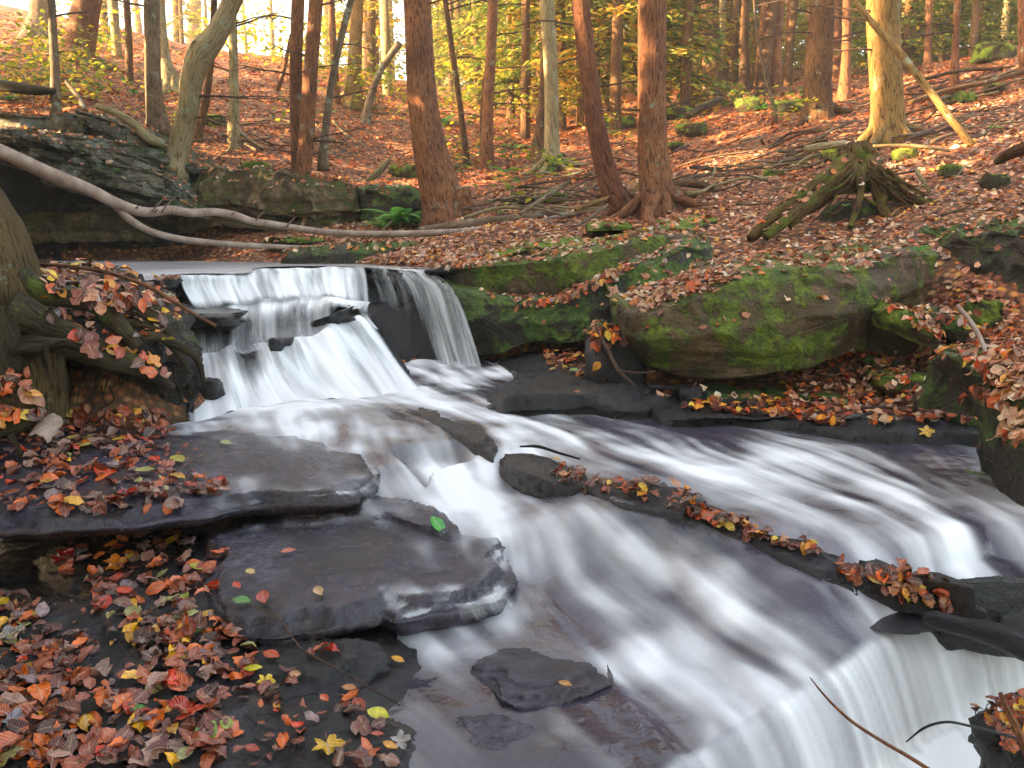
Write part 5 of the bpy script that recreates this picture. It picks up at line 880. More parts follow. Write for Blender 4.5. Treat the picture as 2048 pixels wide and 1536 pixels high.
# ------------------------------------------------------------------ fallen trunks and branches
def log(label, pts, mat, name='fallen_log', cat='log', n=14, m=60, rn=.06, seed=0, grp=None, parent=None, twigs=0, ground=False):
    P = [at(a, b, c) for a, b, c, d in pts]; R = [d * c / F / 2 for a, b, c, d in pts]; V, Fx, U = tube(P, R, n=n, m=m, rn=rn, seed=seed, ns=6)
    o = mk(name, V, Fx, M[mat], parent, True, U, {'hgt': V[:, 2] * 0 + .6}, origin=None if parent is not None else P[0])
    if parent is None: tag(o, label, cat, grp)
    return o
fb = empty('fallen_birch', at(-10, 300, 8.0)); tag(fb, 'long fallen birch trunk bridging the pool from the left edge to the big trunk', 'fallen tree')
log('', [(-140, 238, 7.7, 32), (0, 302, 8.0, 28), (110, 352, 8.4, 27), (180, 380, 8.7, 24), (230, 405, 8.9, 22), (300, 425, 9.2, 19), (340, 420, 9.35, 17), (380, 426, 9.5, 17), (430, 424, 9.65, 15), (470, 431, 9.8, 16), (505, 443, 9.9, 14), (540, 448, 10.0, 14), (640, 463, 10.2, 13), (740, 468, 10.2, 13), (860, 466, 10.2, 13), (960, 460, 10.3, 12), (1060, 448, 10.4, 11), (1130, 430, 10.5, 10), (1200, 408, 10.7, 8), (1260, 388, 10.9, 6)], 'birch', 'trunk', parent=fb, m=160, n=16)
log('', [(228, 410, 8.95, 13), (255, 435, 9.0, 15), (300, 462, 9.2, 14), (360, 478, 9.4, 14), (430, 486, 9.6, 12), (520, 492, 9.9, 11), (620, 495, 10.2, 8), (700, 492, 10.4, 5)], 'birch', 'branch', parent=fb, m=80)
rr = random.Random(8)
for k in range(11):
    t_ = rr.uniform(.1, .9); x = -20 + 1150 * t_; y = float(np.interp(x, [-20, 0, 110, 180, 230, 300, 380, 470, 540, 640, 860, 1130], [293, 302, 352, 380, 405, 424, 425, 430, 448, 463, 466, 430])); Yk = float(np.interp(x, [0, 230, 640, 1130], [8.0, 8.9, 10.2, 10.5])); L = rr.uniform(6, 34); sg = rr.choice([-1, -1, 1])
    V, Fx, U = tube([at(x, y, Yk), at(x + L * .4, y + sg * L * .5, Yk - .03), at(x + L * .9, y + sg * L, Yk - .05)], [.012, .008, .002], n=6, m=9); mk('twig', V, Fx, M['birch'], fb, True, U)
for i, a in enumerate([
 ('thick grey log lying left to right in front of the massive leaning trunk', [(840, 462, 11.0, 16), (960, 446, 10.8, 22), (1060, 436, 10.7, 20), (1130, 420, 10.8, 12)], 'grey'),
 ('bare branch slanting up to the right above the long birch', [(1040, 428, 9.9, 8), (1090, 395, 10.1, 9), (1140, 362, 10.4, 7)], 'grey'),
 ('tan peeled branch lying from the grey log to the bowed red trunk', [(1150, 420, 10.1, 10), (1200, 402, 10.2, 10), (1260, 380, 10.5, 8), (1290, 368, 10.6, 6)], 'gold'),
 ('short peeled stick near the foot of the bowed red trunk', [(1150, 454, 9.3, 5), (1185, 432, 9.5, 7), (1215, 410, 9.8, 6)], 'grey'),
 ('leaning bare log with pale flecks propped against the slope in front of the golden tree', [(1948, 296, 9.6, 15), (1900, 235, 9.7, 15), (1850, 170, 9.9, 14), (1790, 95, 10.1, 14), (1740, 40, 10.3, 11), (1700, -10, 10.5, 9)], 'gold'),
 ('broken pale branch end lying on the left cliff edge among roots', [(195, 212, 12.3, 12), (235, 228, 12.2, 16), (270, 250, 12.2, 18), (295, 275, 12.25, 20), (325, 288, 12.4, 14)], 'pale'),
 ('grey root snaking down to the crooked tree along the cliff edge', [(130, 160, 12.9, 8), (150, 185, 12.8, 9), (172, 222, 12.6, 9)], 'grey'),
 ('mossy fallen trunk at the left edge above the cliff', [(-30, 165, 12.9, 20), (30, 175, 12.8, 22), (75, 180, 12.8, 20), (110, 182, 12.8, 12)], 'root'),
 ('pale splintered plank of wood leaning on the cliff gap', [(733, 362, 12.2, 6), (752, 348, 12.15, 16), (770, 330, 12.15, 14), (780, 318, 12.15, 6)], 'pale'),
 ('straight stick rising left of the joined red pair', [(556, 182, 14.2, 9), (570, 130, 14.2, 8), (582, 70, 14.3, 6)], 'red'),
 ('long thin log lying across the right slope behind the leaning log', [(1820, 205, 11.8, 9), (1900, 180, 12.2, 11), (1980, 163, 12.4, 10), (2060, 140, 12.6, 10)], 'brown'),
 ('upper long log on the right slope near the skyline', [(1850, 158, 14.5, 7), (1930, 140, 14.7, 8), (2000, 137, 14.7, 8), (2060, 132, 14.7, 8)], 'brown'),
 ('pale peeled log lying level just behind the old stump', [(1610, 298, 10.0, 13), (1650, 292, 10.0, 15), (1690, 287, 10.0, 13)], 'pale'),
 ('thin sunlit stick lying right of the stump towards the leaning log', [(1745, 292, 9.6, 6), (1830, 292, 9.5, 7), (1900, 302, 9.3, 5)], 'pale'),
 ('short white broken stick standing in the leaves right of the stump', [(1832, 340, 7.9, 7), (1846, 362, 7.8, 9), (1860, 384, 7.75, 8)], 'pale'),
 ('mossy log poking in from the right edge above the rock wall', [(1990, 325, 7.6, 12), (2020, 308, 7.5, 24), (2070, 290, 7.4, 30)], 'rot'),
 ('dark fallen log on the slope behind the straight red trunk', [(1375, 232, 18, 14), (1410, 212, 18.5, 16), (1440, 198, 19, 12)], 'root'),
 ('low grey log half buried at the foot of the straight red trunk', [(1338, 372, 10.2, 16), (1390, 368, 10.1, 18), (1430, 376, 10.0, 10)], 'brown'),
 ('bent grey stick lying on the leaf slope at the right beside the flat stones', [(1915, 612, 4.9, 9), (1940, 642, 4.8, 10), (1962, 680, 4.7, 10), (1976, 722, 4.6, 8)], 'birch'),
 ('long thin stick lying along the leaves at the water edge', [(1670, 826, 4.85, 5), (1740, 815, 4.8, 6), (1830, 820, 4.75, 6), (1960, 832, 4.7, 5)], 'twig'),
 ('second thin stick by the water near the right edge boulder', [(1880, 842, 4.6, 5), (1930, 846, 4.55, 6), (1975, 850, 4.5, 5)], 'twig')]):
    log(a[0], a[1], a[2], seed=i + 5, m=36, n=12, rn=.15)
wl = log('charred-looking wet log with a jagged end jutting over the lower right fall', [(1848, 1236, 2.56, 20), (1866, 1238, 2.56, 42), (1920, 1252, 2.54, 48), (1990, 1270, 2.5, 54), (2060, 1300, 2.46, 58), (2200, 1345, 2.4, 62)], 'dark', n=26, m=80, rn=.32, seed=9)
log('thin bare branch reaching from the bank leaves down to the waterfall', [(80, 527, 5.2, 6), (170, 537, 5.1, 8), (240, 552, 5.0, 8), (310, 580, 4.9, 9), (370, 618, 4.85, 8), (432, 652, 4.8, 6)], 'red', 'branch', 'branch', m=50, n=8)
log('slender black twig floating at the head of the right channel', [(1040, 893, 4.2, 4), (1075, 893, 4.15, 7), (1115, 905, 4.1, 6), (1160, 918, 4.05, 4)], 'dark', 'twig', 'twig', m=30, n=8)
log('long bare twig arching over the lower right fall', [(1620, 1355, 2.2, 2), (1650, 1392, 2.15, 5), (1700, 1440, 2.1, 7), (1760, 1480, 2.05, 8), (1820, 1515, 2.0, 9), (1890, 1560, 1.95, 10)], 'red', 'twig', 'twig', m=40, n=8)
log('thin brown stem trailing across the wet slabs at lower left', [(490, 1208, 2.75, 3), (550, 1230, 2.7, 4), (600, 1295, 2.6, 5), (660, 1330, 2.5, 5), (800, 1410, 2.35, 4)], 'twig', 'twig', 'twig', m=30, n=6)
log('forked root hanging into the dark gap between the two big boulders', [(1190, 650, 5.6, 6), (1215, 700, 5.5, 8), (1240, 745, 5.4, 9), (1275, 775, 5.3, 6)], 'twig', 'branch', 'branch', m=30, n=8)
log('short horizontal twig at the foot of the big boulder', [(1235, 742, 5.35, 5), (1280, 746, 5.25, 5), (1310, 743, 5.2, 4)], 'twig', 'twig', 'twig', m=20, n=6)
_c = camc = at(88, 858, 3.95); _an = np.linspace(-1.3, 1.5, 16); _t = np.linspace(0, 1, 14)
_V = np.array([[_c + np.array([.052 * math.sin(q_) + .012 * (t_ - .5), .16 * (.5 - t_) * 1.1, .045 * math.cos(q_) - .02 + .06 * (.5 - t_) + .004 * math.sin(9 * q_ + 20 * t_)]) for q_ in _an] for t_ in _t]); _in = _V * 1.0; _in[..., 2] -= .004
_F = gridF(14, 16); mk_ = mk('bark_piece', np.concatenate([_V.reshape(-1, 3), _in.reshape(-1, 3)]), np.concatenate([_F, _F[:, ::-1] + 224]), M['birch'], uv=np.tile(np.stack(np.meshgrid(_an * .05, _t * .2), -1).reshape(-1, 2), (2, 1))); tag(mk_, 'curved piece of birch bark lying on the wet leaves at left', 'bark')
# stump
st = empty('tree_stump', at(1700, 440, 7.6)); tag(st, 'rotting mossy tree stump with long splayed roots on the right leaf bank', 'stump')
STR = [[(1712, 300, 7.9, 40), (1680, 340, 7.75, 44), (1630, 375, 7.6, 34), (1570, 420, 7.45, 30), (1520, 460, 7.35, 24), (1500, 478, 7.3, 16)], [(1720, 330, 7.8, 36), (1670, 370, 7.6, 32), (1610, 410, 7.4, 26), (1560, 450, 7.25, 24), (1530, 474, 7.2, 16)],
 [(1730, 305, 7.9, 40), (1745, 345, 7.75, 40), (1775, 385, 7.6, 28), (1830, 400, 7.5, 20), (1870, 410, 7.5, 12)], [(1735, 310, 7.8, 30), (1750, 360, 7.6, 26), (1765, 410, 7.5, 24), (1775, 440, 7.4, 16)],
 [(1720, 340, 7.6, 20), (1722, 380, 7.45, 14), (1712, 420, 7.3, 13), (1700, 455, 7.2, 10)], [(1700, 320, 7.85, 30), (1715, 345, 7.7, 44), (1735, 370, 7.65, 36)], [(1770, 395, 7.5, 12), (1762, 420, 7.4, 10), (1780, 436, 7.35, 8), (1793, 430, 7.35, 6)],
 [(1690, 350, 7.7, 24), (1640, 395, 7.5, 20), (1600, 432, 7.35, 16), (1580, 455, 7.3, 10)], [(1745, 340, 7.8, 22), (1800, 375, 7.65, 18), (1850, 392, 7.6, 10)]]
for k, r in enumerate(STR):
    V, Fx, U = tube([at(*q[:3]) for q in r], [q[3] * q[2] / F / 2 for q in r], n=20, m=50, rn=.5, seed=k + 40, ns=6); mk('root', V, Fx, M['rot'], st, True, U, {'hgt': V[:, 2] * 0 + .25}); reg(V, Fx)
V, Fx, U = trunk_geo([at(1722, 385, 7.9), at(1722, 365, 7.9), at(1718, 335, 7.9), at(1714, 300, 7.85), at(1712, 288, 7.85)], np.array([36, 38, 34, 27, 18]) * 7.85 / F, 40, 40, 77, .12, .5, .35, 6); mk('base', V, Fx, M['rot'], st, True, U, {'hgt': V[:, 2] * 0 + .2}); reg(V, Fx)
rr = random.Random(70)
for k in range(26):
    x, y = rr.uniform(1660, 1780), rr.uniform(320, 390); sd = -1 if x < 1715 else 1; dx, dy = sd * rr.uniform(10, 110), rr.uniform(25, 80); w_ = rr.uniform(3, 9)
    V, Fx, U = tube([at(x, y, 7.6 - rr.uniform(0, .2)), at(x + dx * .5, y + dy * .6, 7.5 - rr.uniform(0, .1)), at(x + dx, y + dy, 7.4)], [w_ * 7.5 / F / 2, w_ * 7.5 / F / 2.4, .003], n=8, m=18, rn=.3, seed=k); mk('rootlet', V, Fx, M['rot'], st, True, U, {'hgt': V[:, 2] * 0 + rr.uniform(.1, .6)})
for k, (x, y, h_, w_) in enumerate([(1700, 300, 34, 22), (1722, 300, 46, 18), (1738, 305, 40, 16), (1716, 310, 30, 24), (1752, 315, 30, 12), (1692, 318, 20, 18)]):
    V, Fx, U = tube([at(x, y + 40, 7.8), at(x, y, 7.8), at(x + 3, y - h_ * .4, 7.8)], [w_ * .7 * 7.8 / F, w_ * .5 * 7.8 / F, .004], n=10, m=20, rn=.5, seed=k, ns=9); mk('splinter', V, Fx, M['rot'], st, True, U, {'hgt': V[:, 2] * 0 + .6})
stone(1705, 470, 130, 90, 'dark boulder tucked under the roots of the rotting stump', 'mossdark', Y=7.75, seed=3, name='boulder', cat='boulder')
for i, a in enumerate([(1692, 318, 80, 40, 'yellow-green mossy stone perched behind the top of the stump'), (1500, 222, 60, 30, 'rounded mossy boulder on the far knoll'), (1575, 222, 60, 26, 'mossy rock beside the rounded boulder on the knoll'), (1980, 118, 75, 34, 'mossy boulder on the right skyline'),
  (1915, 205, 60, 26, 'mossy stone right of the leaning log'), (1990, 185, 40, 22, 'small mossy stone on the right slope near the edge'), (1385, 268, 60, 24, 'flat green stone behind the straight red trunk'), (1355, 236, 70, 24, 'low mossy hump left of the far clump'),
  (1810, 318, 46, 26, 'brown-green pointed stone right of the stump'), (1545, 352, 40, 16, 'thin green stone in the leaves left of the stump'), (1230, 255, 80, 26, 'distant mossy rocks behind the bowed red trunk'), (1060, 410, 50, 22, 'small dark mossy stone beside the big birch log'),
  (1110, 402, 60, 22, 'flat green stone under the pale mossy-footed trunk'), (815, 352, 74, 30, 'slanting mossy slab behind the massive leaning trunk'), (1900, 352, 40, 30, 'little green stone among leaves at right'), (1790, 275, 70, 24, 'dark mossy stone at the foot of the golden tree'), (590, 490, 120, 18, 'flat yellow-green mossy stone under the birch on the far shore'),
  (430, 246, 40, 22, 'small mossy rock on the slope behind the crooked tree'), (510, 420 - 80, 50, 20, 'mossy stone at the lip of the pale cliff'), (1990, 372, 50, 30, 'greenish stone in the leaves near the right edge'), (1345, 300, 46, 18, 'small flat green stone in the stick pile')]):
    stone(*a, seed=60 + i * 3, ymin=7.2, mat='mossdark' if 'dark' in a[4] else 'mossy')
# ------------------------------------------------------------------ background hemlocks and the added, unseen shade trees left of the frame
def cards(P, D, Ln, Wd, col, rngx, flat=.5):
    """leaf-spray cards: one bent strip of two quads each (n,3) centres, directions D, lengths, widths."""
    n = len(P); D = D / (np.linalg.norm(D, axis=1, keepdims=True) + 1e-9); up = np.c_[rngx.normal(0, flat, n), rngx.normal(0, flat, n), np.ones(n)]
    Sd = np.cross(D, up); Sd /= np.linalg.norm(Sd, axis=1, keepdims=True) + 1e-9; a = P - D * Ln[:, None] / 2; b = P; c = P + D * Ln[:, None] / 2 - [0, 0, 1] * Ln[:, None] * .18
    w1 = Sd * (Wd * .25)[:, None]; w2 = Sd * (Wd * .5)[:, None]
    V = np.stack([a - w1, a + w1, b - w2, b + w2, c], 1).reshape(-1, 3); k = np.arange(n)[:, None] * 5
    return V, [k + np.array([0, 1, 3, 2]), k + np.array([2, 3, 4])], np.repeat(col, 5, 0)
def crown(h0, h1, R0, n, seed, cols, size=.22, drop=None, droop=.25):
    r = np.random.default_rng(seed); nb = max(12, n // 45); bh = r.uniform(0, 1, nb) ** .9; ba = r.uniform(0, 2 * math.pi, nb); bL = R0 * (1 - bh * .75) * r.uniform(.55, 1.1, nb)
    i = r.integers(0, nb, n); t = r.uniform(.12, 1, n) ** .7; z = h0 + bh[i] * (h1 - h0) - t * t * bL[i] * droop + r.normal(0, .05, n); L = bL[i] * t
    sp_ = r.normal(0, .16, n) * L; x = np.cos(ba[i]) * L - np.sin(ba[i]) * sp_; y = np.sin(ba[i]) * L + np.cos(ba[i]) * sp_; P = np.stack([x, y, z], 1)
    aa = ba[i] + r.normal(0, .7, n); D = np.stack([np.cos(aa), np.sin(aa), r.normal(-.1, .2, n)], 1)
    c = np.array(cols)[r.integers(0, len(cols), n)] * r.uniform(.7, 1.25, (n, 1)); c = np.c_[c, np.ones(n)]; Ls = size * r.uniform(.6, 1.4, n)
    if drop is not None: k = drop(P); P, D, c, Ls = P[k], D[k], c[k], Ls[k]
    return cards(P, D, Ls, Ls * .55, c, r, .35), (nb, bh, ba, bL)
GREENS = [S('7c9438'), S('5c7c38'), S('a0a840'), S('c8b44c'), S('80984c')]; SUN_GOLD = [S('d8b848'), S('b0b448'), S('e0a840'), S('94a040')]  # the gold set paints low sunlight into hemlock leaf colour
def hem_mesh(seed, h, R0, n, cols, h0, size):
    (V, Fs, c), (nb, bh, ba, bL) = crown(h0, h, R0, n, seed, cols, size)
    cm = mk('crown', V, Fs, M['green'], attrs={'col': c}, origin=(0, 0, 0)); g = Geo()
    V, Fx, U = trunk_geo([np.array([0, 0, -.3]), np.array([0, 0, .5]), np.array([.1, 0, h * .5]), np.array([0, .1, h])], [.13, .12, .09, .02], 12, 30, seed, .02, .3); g.add(V, Fx, uv=U)
    for k in range(0, nb, 2):
        z = h0 + bh[k] * (h - h0); e = [math.cos(ba[k]) * bL[k], math.sin(ba[k]) * bL[k]]; V, Fx, U = tube([[0, 0, z], [e[0] * .5, e[1] * .5, z - bL[k] * .05], [e[0] * .95, e[1] * .95, z - bL[k] * .24]], [.022, .014, .004], n=4, m=5, cap=False); g.add(V, Fx, uv=U)
    return cm, g.obj('trunk', M['brown'], origin=(0, 0, 0))
VAR = [hem_mesh(11, 9, 2.3, 5200, GREENS, .7, .16), hem_mesh(12, 12, 2.6, 5600, GREENS, 2.0, .17), hem_mesh(13, 10, 2.2, 4600, SUN_GOLD, 1.0, .16), hem_mesh(14, 6, 1.8, 3400, GREENS + SUN_GOLD, .4, .14)]
first = [True] * 4
def place_hem(k, x, y, s, rz, label, grp):
    e = empty('hemlock_tree', (x, y, float(gz(x, y)) - .1)); tag(e, label, 'tree', grp); e.rotation_euler = (0, 0, rz); e.scale = (s, s, s)
    for o in VAR[k]:
        if first[k]: c = o
        else: c = o.copy(); COL.objects.link(c)
        c.parent = e; c.location = (0, 0, 0)
    first[k] = False
rr = random.Random(77); cnt = 0; pl = []
while cnt < 92:
    Y = rr.uniform(19, 50); px = rr.uniform(560, 2250); x = (px - CX) / F * Y
    if px < 700: continue
    if px < 900 and (rr.random() < .45 or Y < 27): continue
    if px > 1380 and Y < 26: continue
    if any(abs(x - a) + abs(Y - b) < 1.6 for a, b in pl): continue
    pl.append((x, Y)); k = rr.choice([0, 0, 1, 2, 2, 3]) if px < 1650 else rr.choice([0, 1, 1, 3])
    place_hem(k, x, Y, rr.uniform(.75, 1.2), rr.uniform(0, 6.28), ['green hemlock with drooping sprays among the far trees', 'tall green hemlock bare at the foot among the far trees', 'hemlock sapling with golden light painted into its leaves among the far trees', 'small bushy green hemlock among the far trees'][k], ['green hemlocks behind the trunks', 'tall hemlocks behind the trunks', 'golden hemlocks behind the trunks', 'small bushy hemlocks behind the trunks'][k]); cnt += 1
for px, Y in [(30, 44), (250, 47), (395, 40), (440, 52)]: place_hem(3, (px - CX) / F * Y, Y, .8, px, 'small bushy hemlock standing on the left skyline', 'small hemlocks on the left skyline')
# far bare trunks
base = []
for v in range(3):
    V, Fx, U = trunk_geo([np.array([0, 0, -.3]), np.array([.05, 0, 3]), np.array([.12 * (v - 1), 0, 8]), np.array([.3 * (v - 1), 0, 15])], [.17, .15, .13, .08], 12, 40, v, .03, .35); base.append(mk('trunk', V, Fx, M[['red', 'brown', 'pale'][v]], None, True, U, {'hgt': V[:, 2]}, origin=(0, 0, 0)))
ff = [True] * 3; cnt = 0
while cnt < 60:
    Y = rr.uniform(21, 56); px = rr.uniform(-60, 2150); x = (px - CX) / F * Y
    if (px < 900 and rr.random() < .5) or (430 < px < 600): continue
    v = rr.randrange(3); e = empty('tree', (x, Y, float(gz(x, Y)))); e.rotation_euler = (0, rr.uniform(-.05, .05), rr.uniform(0, 6.28)); s = rr.uniform(.6, 1.15) * (1 if Y > 30 else .8); e.scale = (s, s, 1)
    tag(e, ['distant reddish bare trunk among many on the far slope', 'distant brown bare trunk among many on the far slope', 'distant pale bare trunk among many on the far slope'][v], 'tree', ['distant reddish trunks', 'distant brown trunks', 'distant pale trunks'][v])
    c = base[v] if ff[v] else base[v].copy()
    if not ff[v]: COL.objects.link(c)
    c.parent = e; c.location = (0, 0, 0); ff[v] = False; cnt += 1
# far wood as one mass
r = np.random.default_rng(5); n = 26000; Yf = r.uniform(50, 60, n); pxf = r.uniform(880, 2500, n); Xf = (pxf - CX) / F * Yf; cl_ = fbm(np.stack([Xf, Yf, Xf * 0], -1), .3, 3, 4)
zf = gz(Xf, Yf) + r.uniform(0, 1, n) ** 1.1 * (9 + 5 * cl_); k = fbm(np.stack([Xf, Yf, zf], -1), .35, 3, 8) > -.12
Pf = np.stack([Xf, Yf, zf], -1)[k]; n = len(Pf); an = r.uniform(0, 6.28, n); D = np.stack([np.cos(an), np.sin(an), r.normal(-.2, .3, n)], 1)
c = np.array(GREENS + [S('8a8a5a')])[r.integers(0, 6, n)] * r.uniform(.7, 1.2, (n, 1)); V, Fs, cc = cards(Pf, D, r.uniform(.4, .9, n), r.uniform(.25, .5, n), np.c_[c, np.ones(n)], r, .6)
tag(mk('far_woods', V, Fs, M['green'], attrs={'col': cc}), 'soft green mass of woods beyond the last trunks', 'woods', kind='stuff')
# sunlit yellow-green foliage hanging at the top left
def spray(px, py, Y, rad, n, label, cols, size=.07, seed=0, stem=True):
    c0 = at(px, py, Y); r = np.random.default_rng(seed); s = Y / F; P = c0 + r.normal(0, 1, (n, 3)) * np.array([rad * s, rad * s * .8, rad * s * .45]); an = r.uniform(0, 6.28, n)
    D = np.stack([np.cos(an), np.sin(an), r.normal(-.1, .3, n)], 1); c = np.array(cols)[r.integers(0, len(cols), n)] * r.uniform(.8, 1.2, (n, 1)); Ls = size * r.uniform(.6, 1.4, n)
    V, Fs, cc = cards(P, D, Ls, Ls * .7, np.c_[c, np.ones(n)], r, .4); g0 = on_ground(px, min(py + 60, 250), 12); e = empty('sapling', (c0[0], c0[1], float(gz(c0[0], c0[1])))); tag(e, label, 'sapling')
    mk('leaves', V, Fs, M['green'], e, attrs={'col': cc})
    g = Geo(); gb = np.array([c0[0], c0[1], float(gz(c0[0], c0[1])) - .05]); V, Fx, U = tube([gb, (gb + c0) / 2 + [.05, 0, 0], c0], [.012, .009, .004], n=5, m=10); g.add(V, Fx, uv=U)
    for k in range(8):
        q = P[r.integers(0, n)]; V, Fx, U = tube([(gb + c0) / 2 + (c0 - gb) * .1 * k / 3, (q + c0) / 2, q], [.006, .004, .002], n=4, m=6, cap=False); g.add(V, Fx, uv=U)
    g.obj('stem', M['twig'], e)
YL = [S('c8c030'), S('9aa82c'), S('d8c048'), S('7c9430')]
for i, a in enumerate([(210, 40, 22, 55, 260, 'yellow-leaved sapling right of the wide trunk at upper left'), (110, 80, 16, 60, 260, 'low yellow-green sapling below the stout mossy trunk'), (60, 150, 14, 60, 300, 'leafy green sapling over the ledge at the left edge'),
  (560, 75, 26, 70, 420, 'bright yellow-green bush glowing against the white sky'), (460, 60, 30, 50, 220, 'pale yellow sapling beyond the crooked tree'), (745, 150, 20, 45, 200, 'green-yellow sapling left of the massive leaning trunk'), (905, 160, 22, 60, 260, 'golden sapling right of the massive leaning trunk'),
  (845, 210, 17, 30, 120, 'small yellow sapling glimpsed behind the massive trunk'), (1120, 200, 19, 45, 160, 'yellow seedling beyond the pale mossy-footed tree'), (640, 110, 28, 50, 200, 'pale green sapling between the joined red pair and green trunk')]):
    spray(*a[:6], YL, size=.006 * a[2], seed=i)
HOLES = [(1300, 100, 9.9, .33), (1300, 170, 9.9, .3), (1296, 240, 9.9, .22), (1303, 20, 9.9, .35), (595, 120, 12.7, .3), (594, 200, 12.7, .3), (592, 270, 12.7, .25), (1765, 130, 11, .5), (1765, 200, 11, .5), (1770, 250, 11, .45), (1775, 285, 10.8, .4), (1760, 60, 11, .5), (1850, 292, 9.6, .45), (1920, 270, 9.6, .5), (1900, 235, 9.7, .3), (1830, 320, 9.0, .4), (1700, 270, 10.6, .3),
  (1160, 60, 10, .3), (1165, 130, 10, .22), (1640, 60, 15.5, .5), (1650, 140, 15.5, .4), (460, 180, 13.5, .25), (388, 200, 12.5, .2), (985, 80, 15, .3), (706, 100, 19, .6), (720, 320, 13.5, .5), (1370, 120, 18, 1.2), (1400, 60, 18, 1.2), (1840, 180, 12, .5), (1990, 200, 12, .6), (560, 330, 14, .5), (1450, 310, 12, .4)]
HP = [(at(a, b, c), d) for a, b, c, d in HOLES]  # sunlit spots; crowns of the added shade trees are cut open towards them
def shade_drop(ox, oy, oz):
    def f(P):
        Q = P + [ox, oy, oz]; k = np.ones(len(P), bool)
        for h, rad in HP: v = Q - h; t = v @ SUNV; k &= np.linalg.norm(v - t[:, None] * SUNV, axis=1) > rad
        k &= ~((Q[:, 1] > 0) & (Q[:, 0] > -.62 * Q[:, 1] - .6)); return k
    return f
for i in range(26):  # unseen trees added to keep the sun off the stream
    y = -11 + i * 1.45 if i < 20 else -4 + (i - 20) * 2.1; x = -(.64 * max(y, 0) + 4.6) - (i % 3) * 1.6 - (4.5 if i > 19 else 0); z = float(gz(x, max(y, 3.2))) if y > 3.2 else .6
    e = empty('hemlock_tree', (x, y, z)); tag(e, 'added unseen hemlock that shades the stream from the left', 'tree', 'added unseen shade hemlocks at left')
    (V, Fs, c), q_ = crown(-.2, 12.5, 2.6, 11000 if y < 9 else (5600 if y < 13 else 2200), 900 + i, GREENS, .42, shade_drop(x, y, z)); o = mk('crown', V, Fs, M['green'], attrs={'col': c}, origin=(0, 0, 0)); o.parent = e
    V, Fx, U = trunk_geo([np.array([0, 0, -.3]), np.array([0, 0, 6.]), np.array([0, 0, 12.5])], [.22, .17, .03], 14, 30, i, .03, .3); o = mk('trunk', V, Fx, M['brown'], None, True, U, {'hgt': V[:, 2]}, origin=(0, 0, 0)); o.parent = e
# ------------------------------------------------------------------ leaves
def mkbvh():
    vs = []; fs = []; k = 0
    for V, Fs in SURF:
        vs.append(V); 
        for f in Fs: fs += (f + k).tolist()
        k += len(V)
    return BVHTree.FromPolygons(np.concatenate(vs).tolist(), fs)
BV = mkbvh()
def down(x, y, z0=16): 
    h = BV.ray_cast(Vector((x, y, z0)), Vector((0, 0, -1))); return h
def camray(px, py, maxd=80):
    d = rayd(px, py); h = BV.ray_cast(Vector(C0), Vector(d).normalized(), maxd); return h
def leaf_tmpl(nt, ns, fold=.12, bend=.18, wr=.55):
    t = np.linspace(0, 1, nt); s = np.linspace(-1, 1, ns); T, Sx = np.meshgrid(t, s, indexing='ij'); wv = np.sin(np.pi * T ** .85) * wr / 2 + .012
    return T, Sx, wv, gridF(nt, ns)
def leaves(P, N, size, col, lod, r, curl=1.0, flat=.35):
    P = np.asarray(P); N = np.asarray(N); n = len(P); nt, ns = {0: (9, 5), 1: (6, 3), 2: (4, 3), 3: (3, 3)}[lod]; T, Sx, wv, Fx = leaf_tmpl(nt, ns)
    N = N + r.normal(0, flat, (n, 3)); N[:, 2] = np.abs(N[:, 2]) + .15; N /= np.linalg.norm(N, axis=1, keepdims=True); a = r.uniform(0, 2 * math.pi, n)
    X = np.cross(N, np.stack([np.cos(a), np.sin(a), 0 * a], 1)); X /= np.linalg.norm(X, axis=1, keepdims=True) + 1e-9; Yv = np.cross(N, X)
    wid = r.uniform(.75, 1.35, n)[:, None, None]; fo = (r.normal(.1, .3, n) * curl)[:, None, None]; be = (r.normal(.0, .45, n) * curl)[:, None, None]; sk = r.normal(0, .12, n)[:, None, None]
    lx = (T - .5)[None]; ly = (wv * Sx)[None] * wid + sk * (T * (1 - T))[None]; lz = fo * (np.abs(Sx) ** 1.3 * wv)[None] * 1.2 + be * ((T - .5) ** 2 - .1)[None] + .04
    lob = (r.random(n) < .22)[:, None, None]
    if lod <= 1: ly = ly * np.where(lob, (.62 + .85 * np.abs(np.sin(T * 3.3 * np.pi))[None]), 1.0)
    lz = lz + (r.normal(0, .05, n))[:, None, None] * np.sin(T * 9 + Sx * 2)[None]
    if lod == 0: lz = lz + .03 * np.sin(T * 30)[None] * np.abs(Sx)[None]; ly = ly * (1 + .08 * np.sin(T * 60)[None] * (np.abs(Sx) > .9)[None])
    V = P[:, None, None] + size[:, None, None, None] * (lx[..., None] * X[:, None, None] + ly[..., None] * Yv[:, None, None] + lz[..., None] * N[:, None, None])
    m = nt * ns; Fa = (Fx[None] + (np.arange(n) * m)[:, None, None]).reshape(-1, 4); uv = np.stack([np.broadcast_to((Sx * .5 + .5)[None], (n, nt, ns)), np.broadcast_to(T[None], (n, nt, ns))], -1).reshape(-1, 2)
    return V.reshape(-1, 3), Fa, np.repeat(np.c_[col, np.ones(n)], m, 0), uv
def pick(pal, n, r):
    w_ = np.array([p[1] for p in pal], float); c = np.array([S(p[0]) for p in pal])[r.choice(len(pal), n, p=w_ / w_.sum())]; return c * r.uniform(.7, 1.5, (n, 1))
DRY = [('c08262', 5), ('d0a07c', 5), ('a06446', 4), ('7c4a34', 2), ('e0c09c', 3), ('d07c3c', 2.5), ('e0a848', 1), ('c05a2c', 1), ('b09484', 2), ('dccab0', 1)]
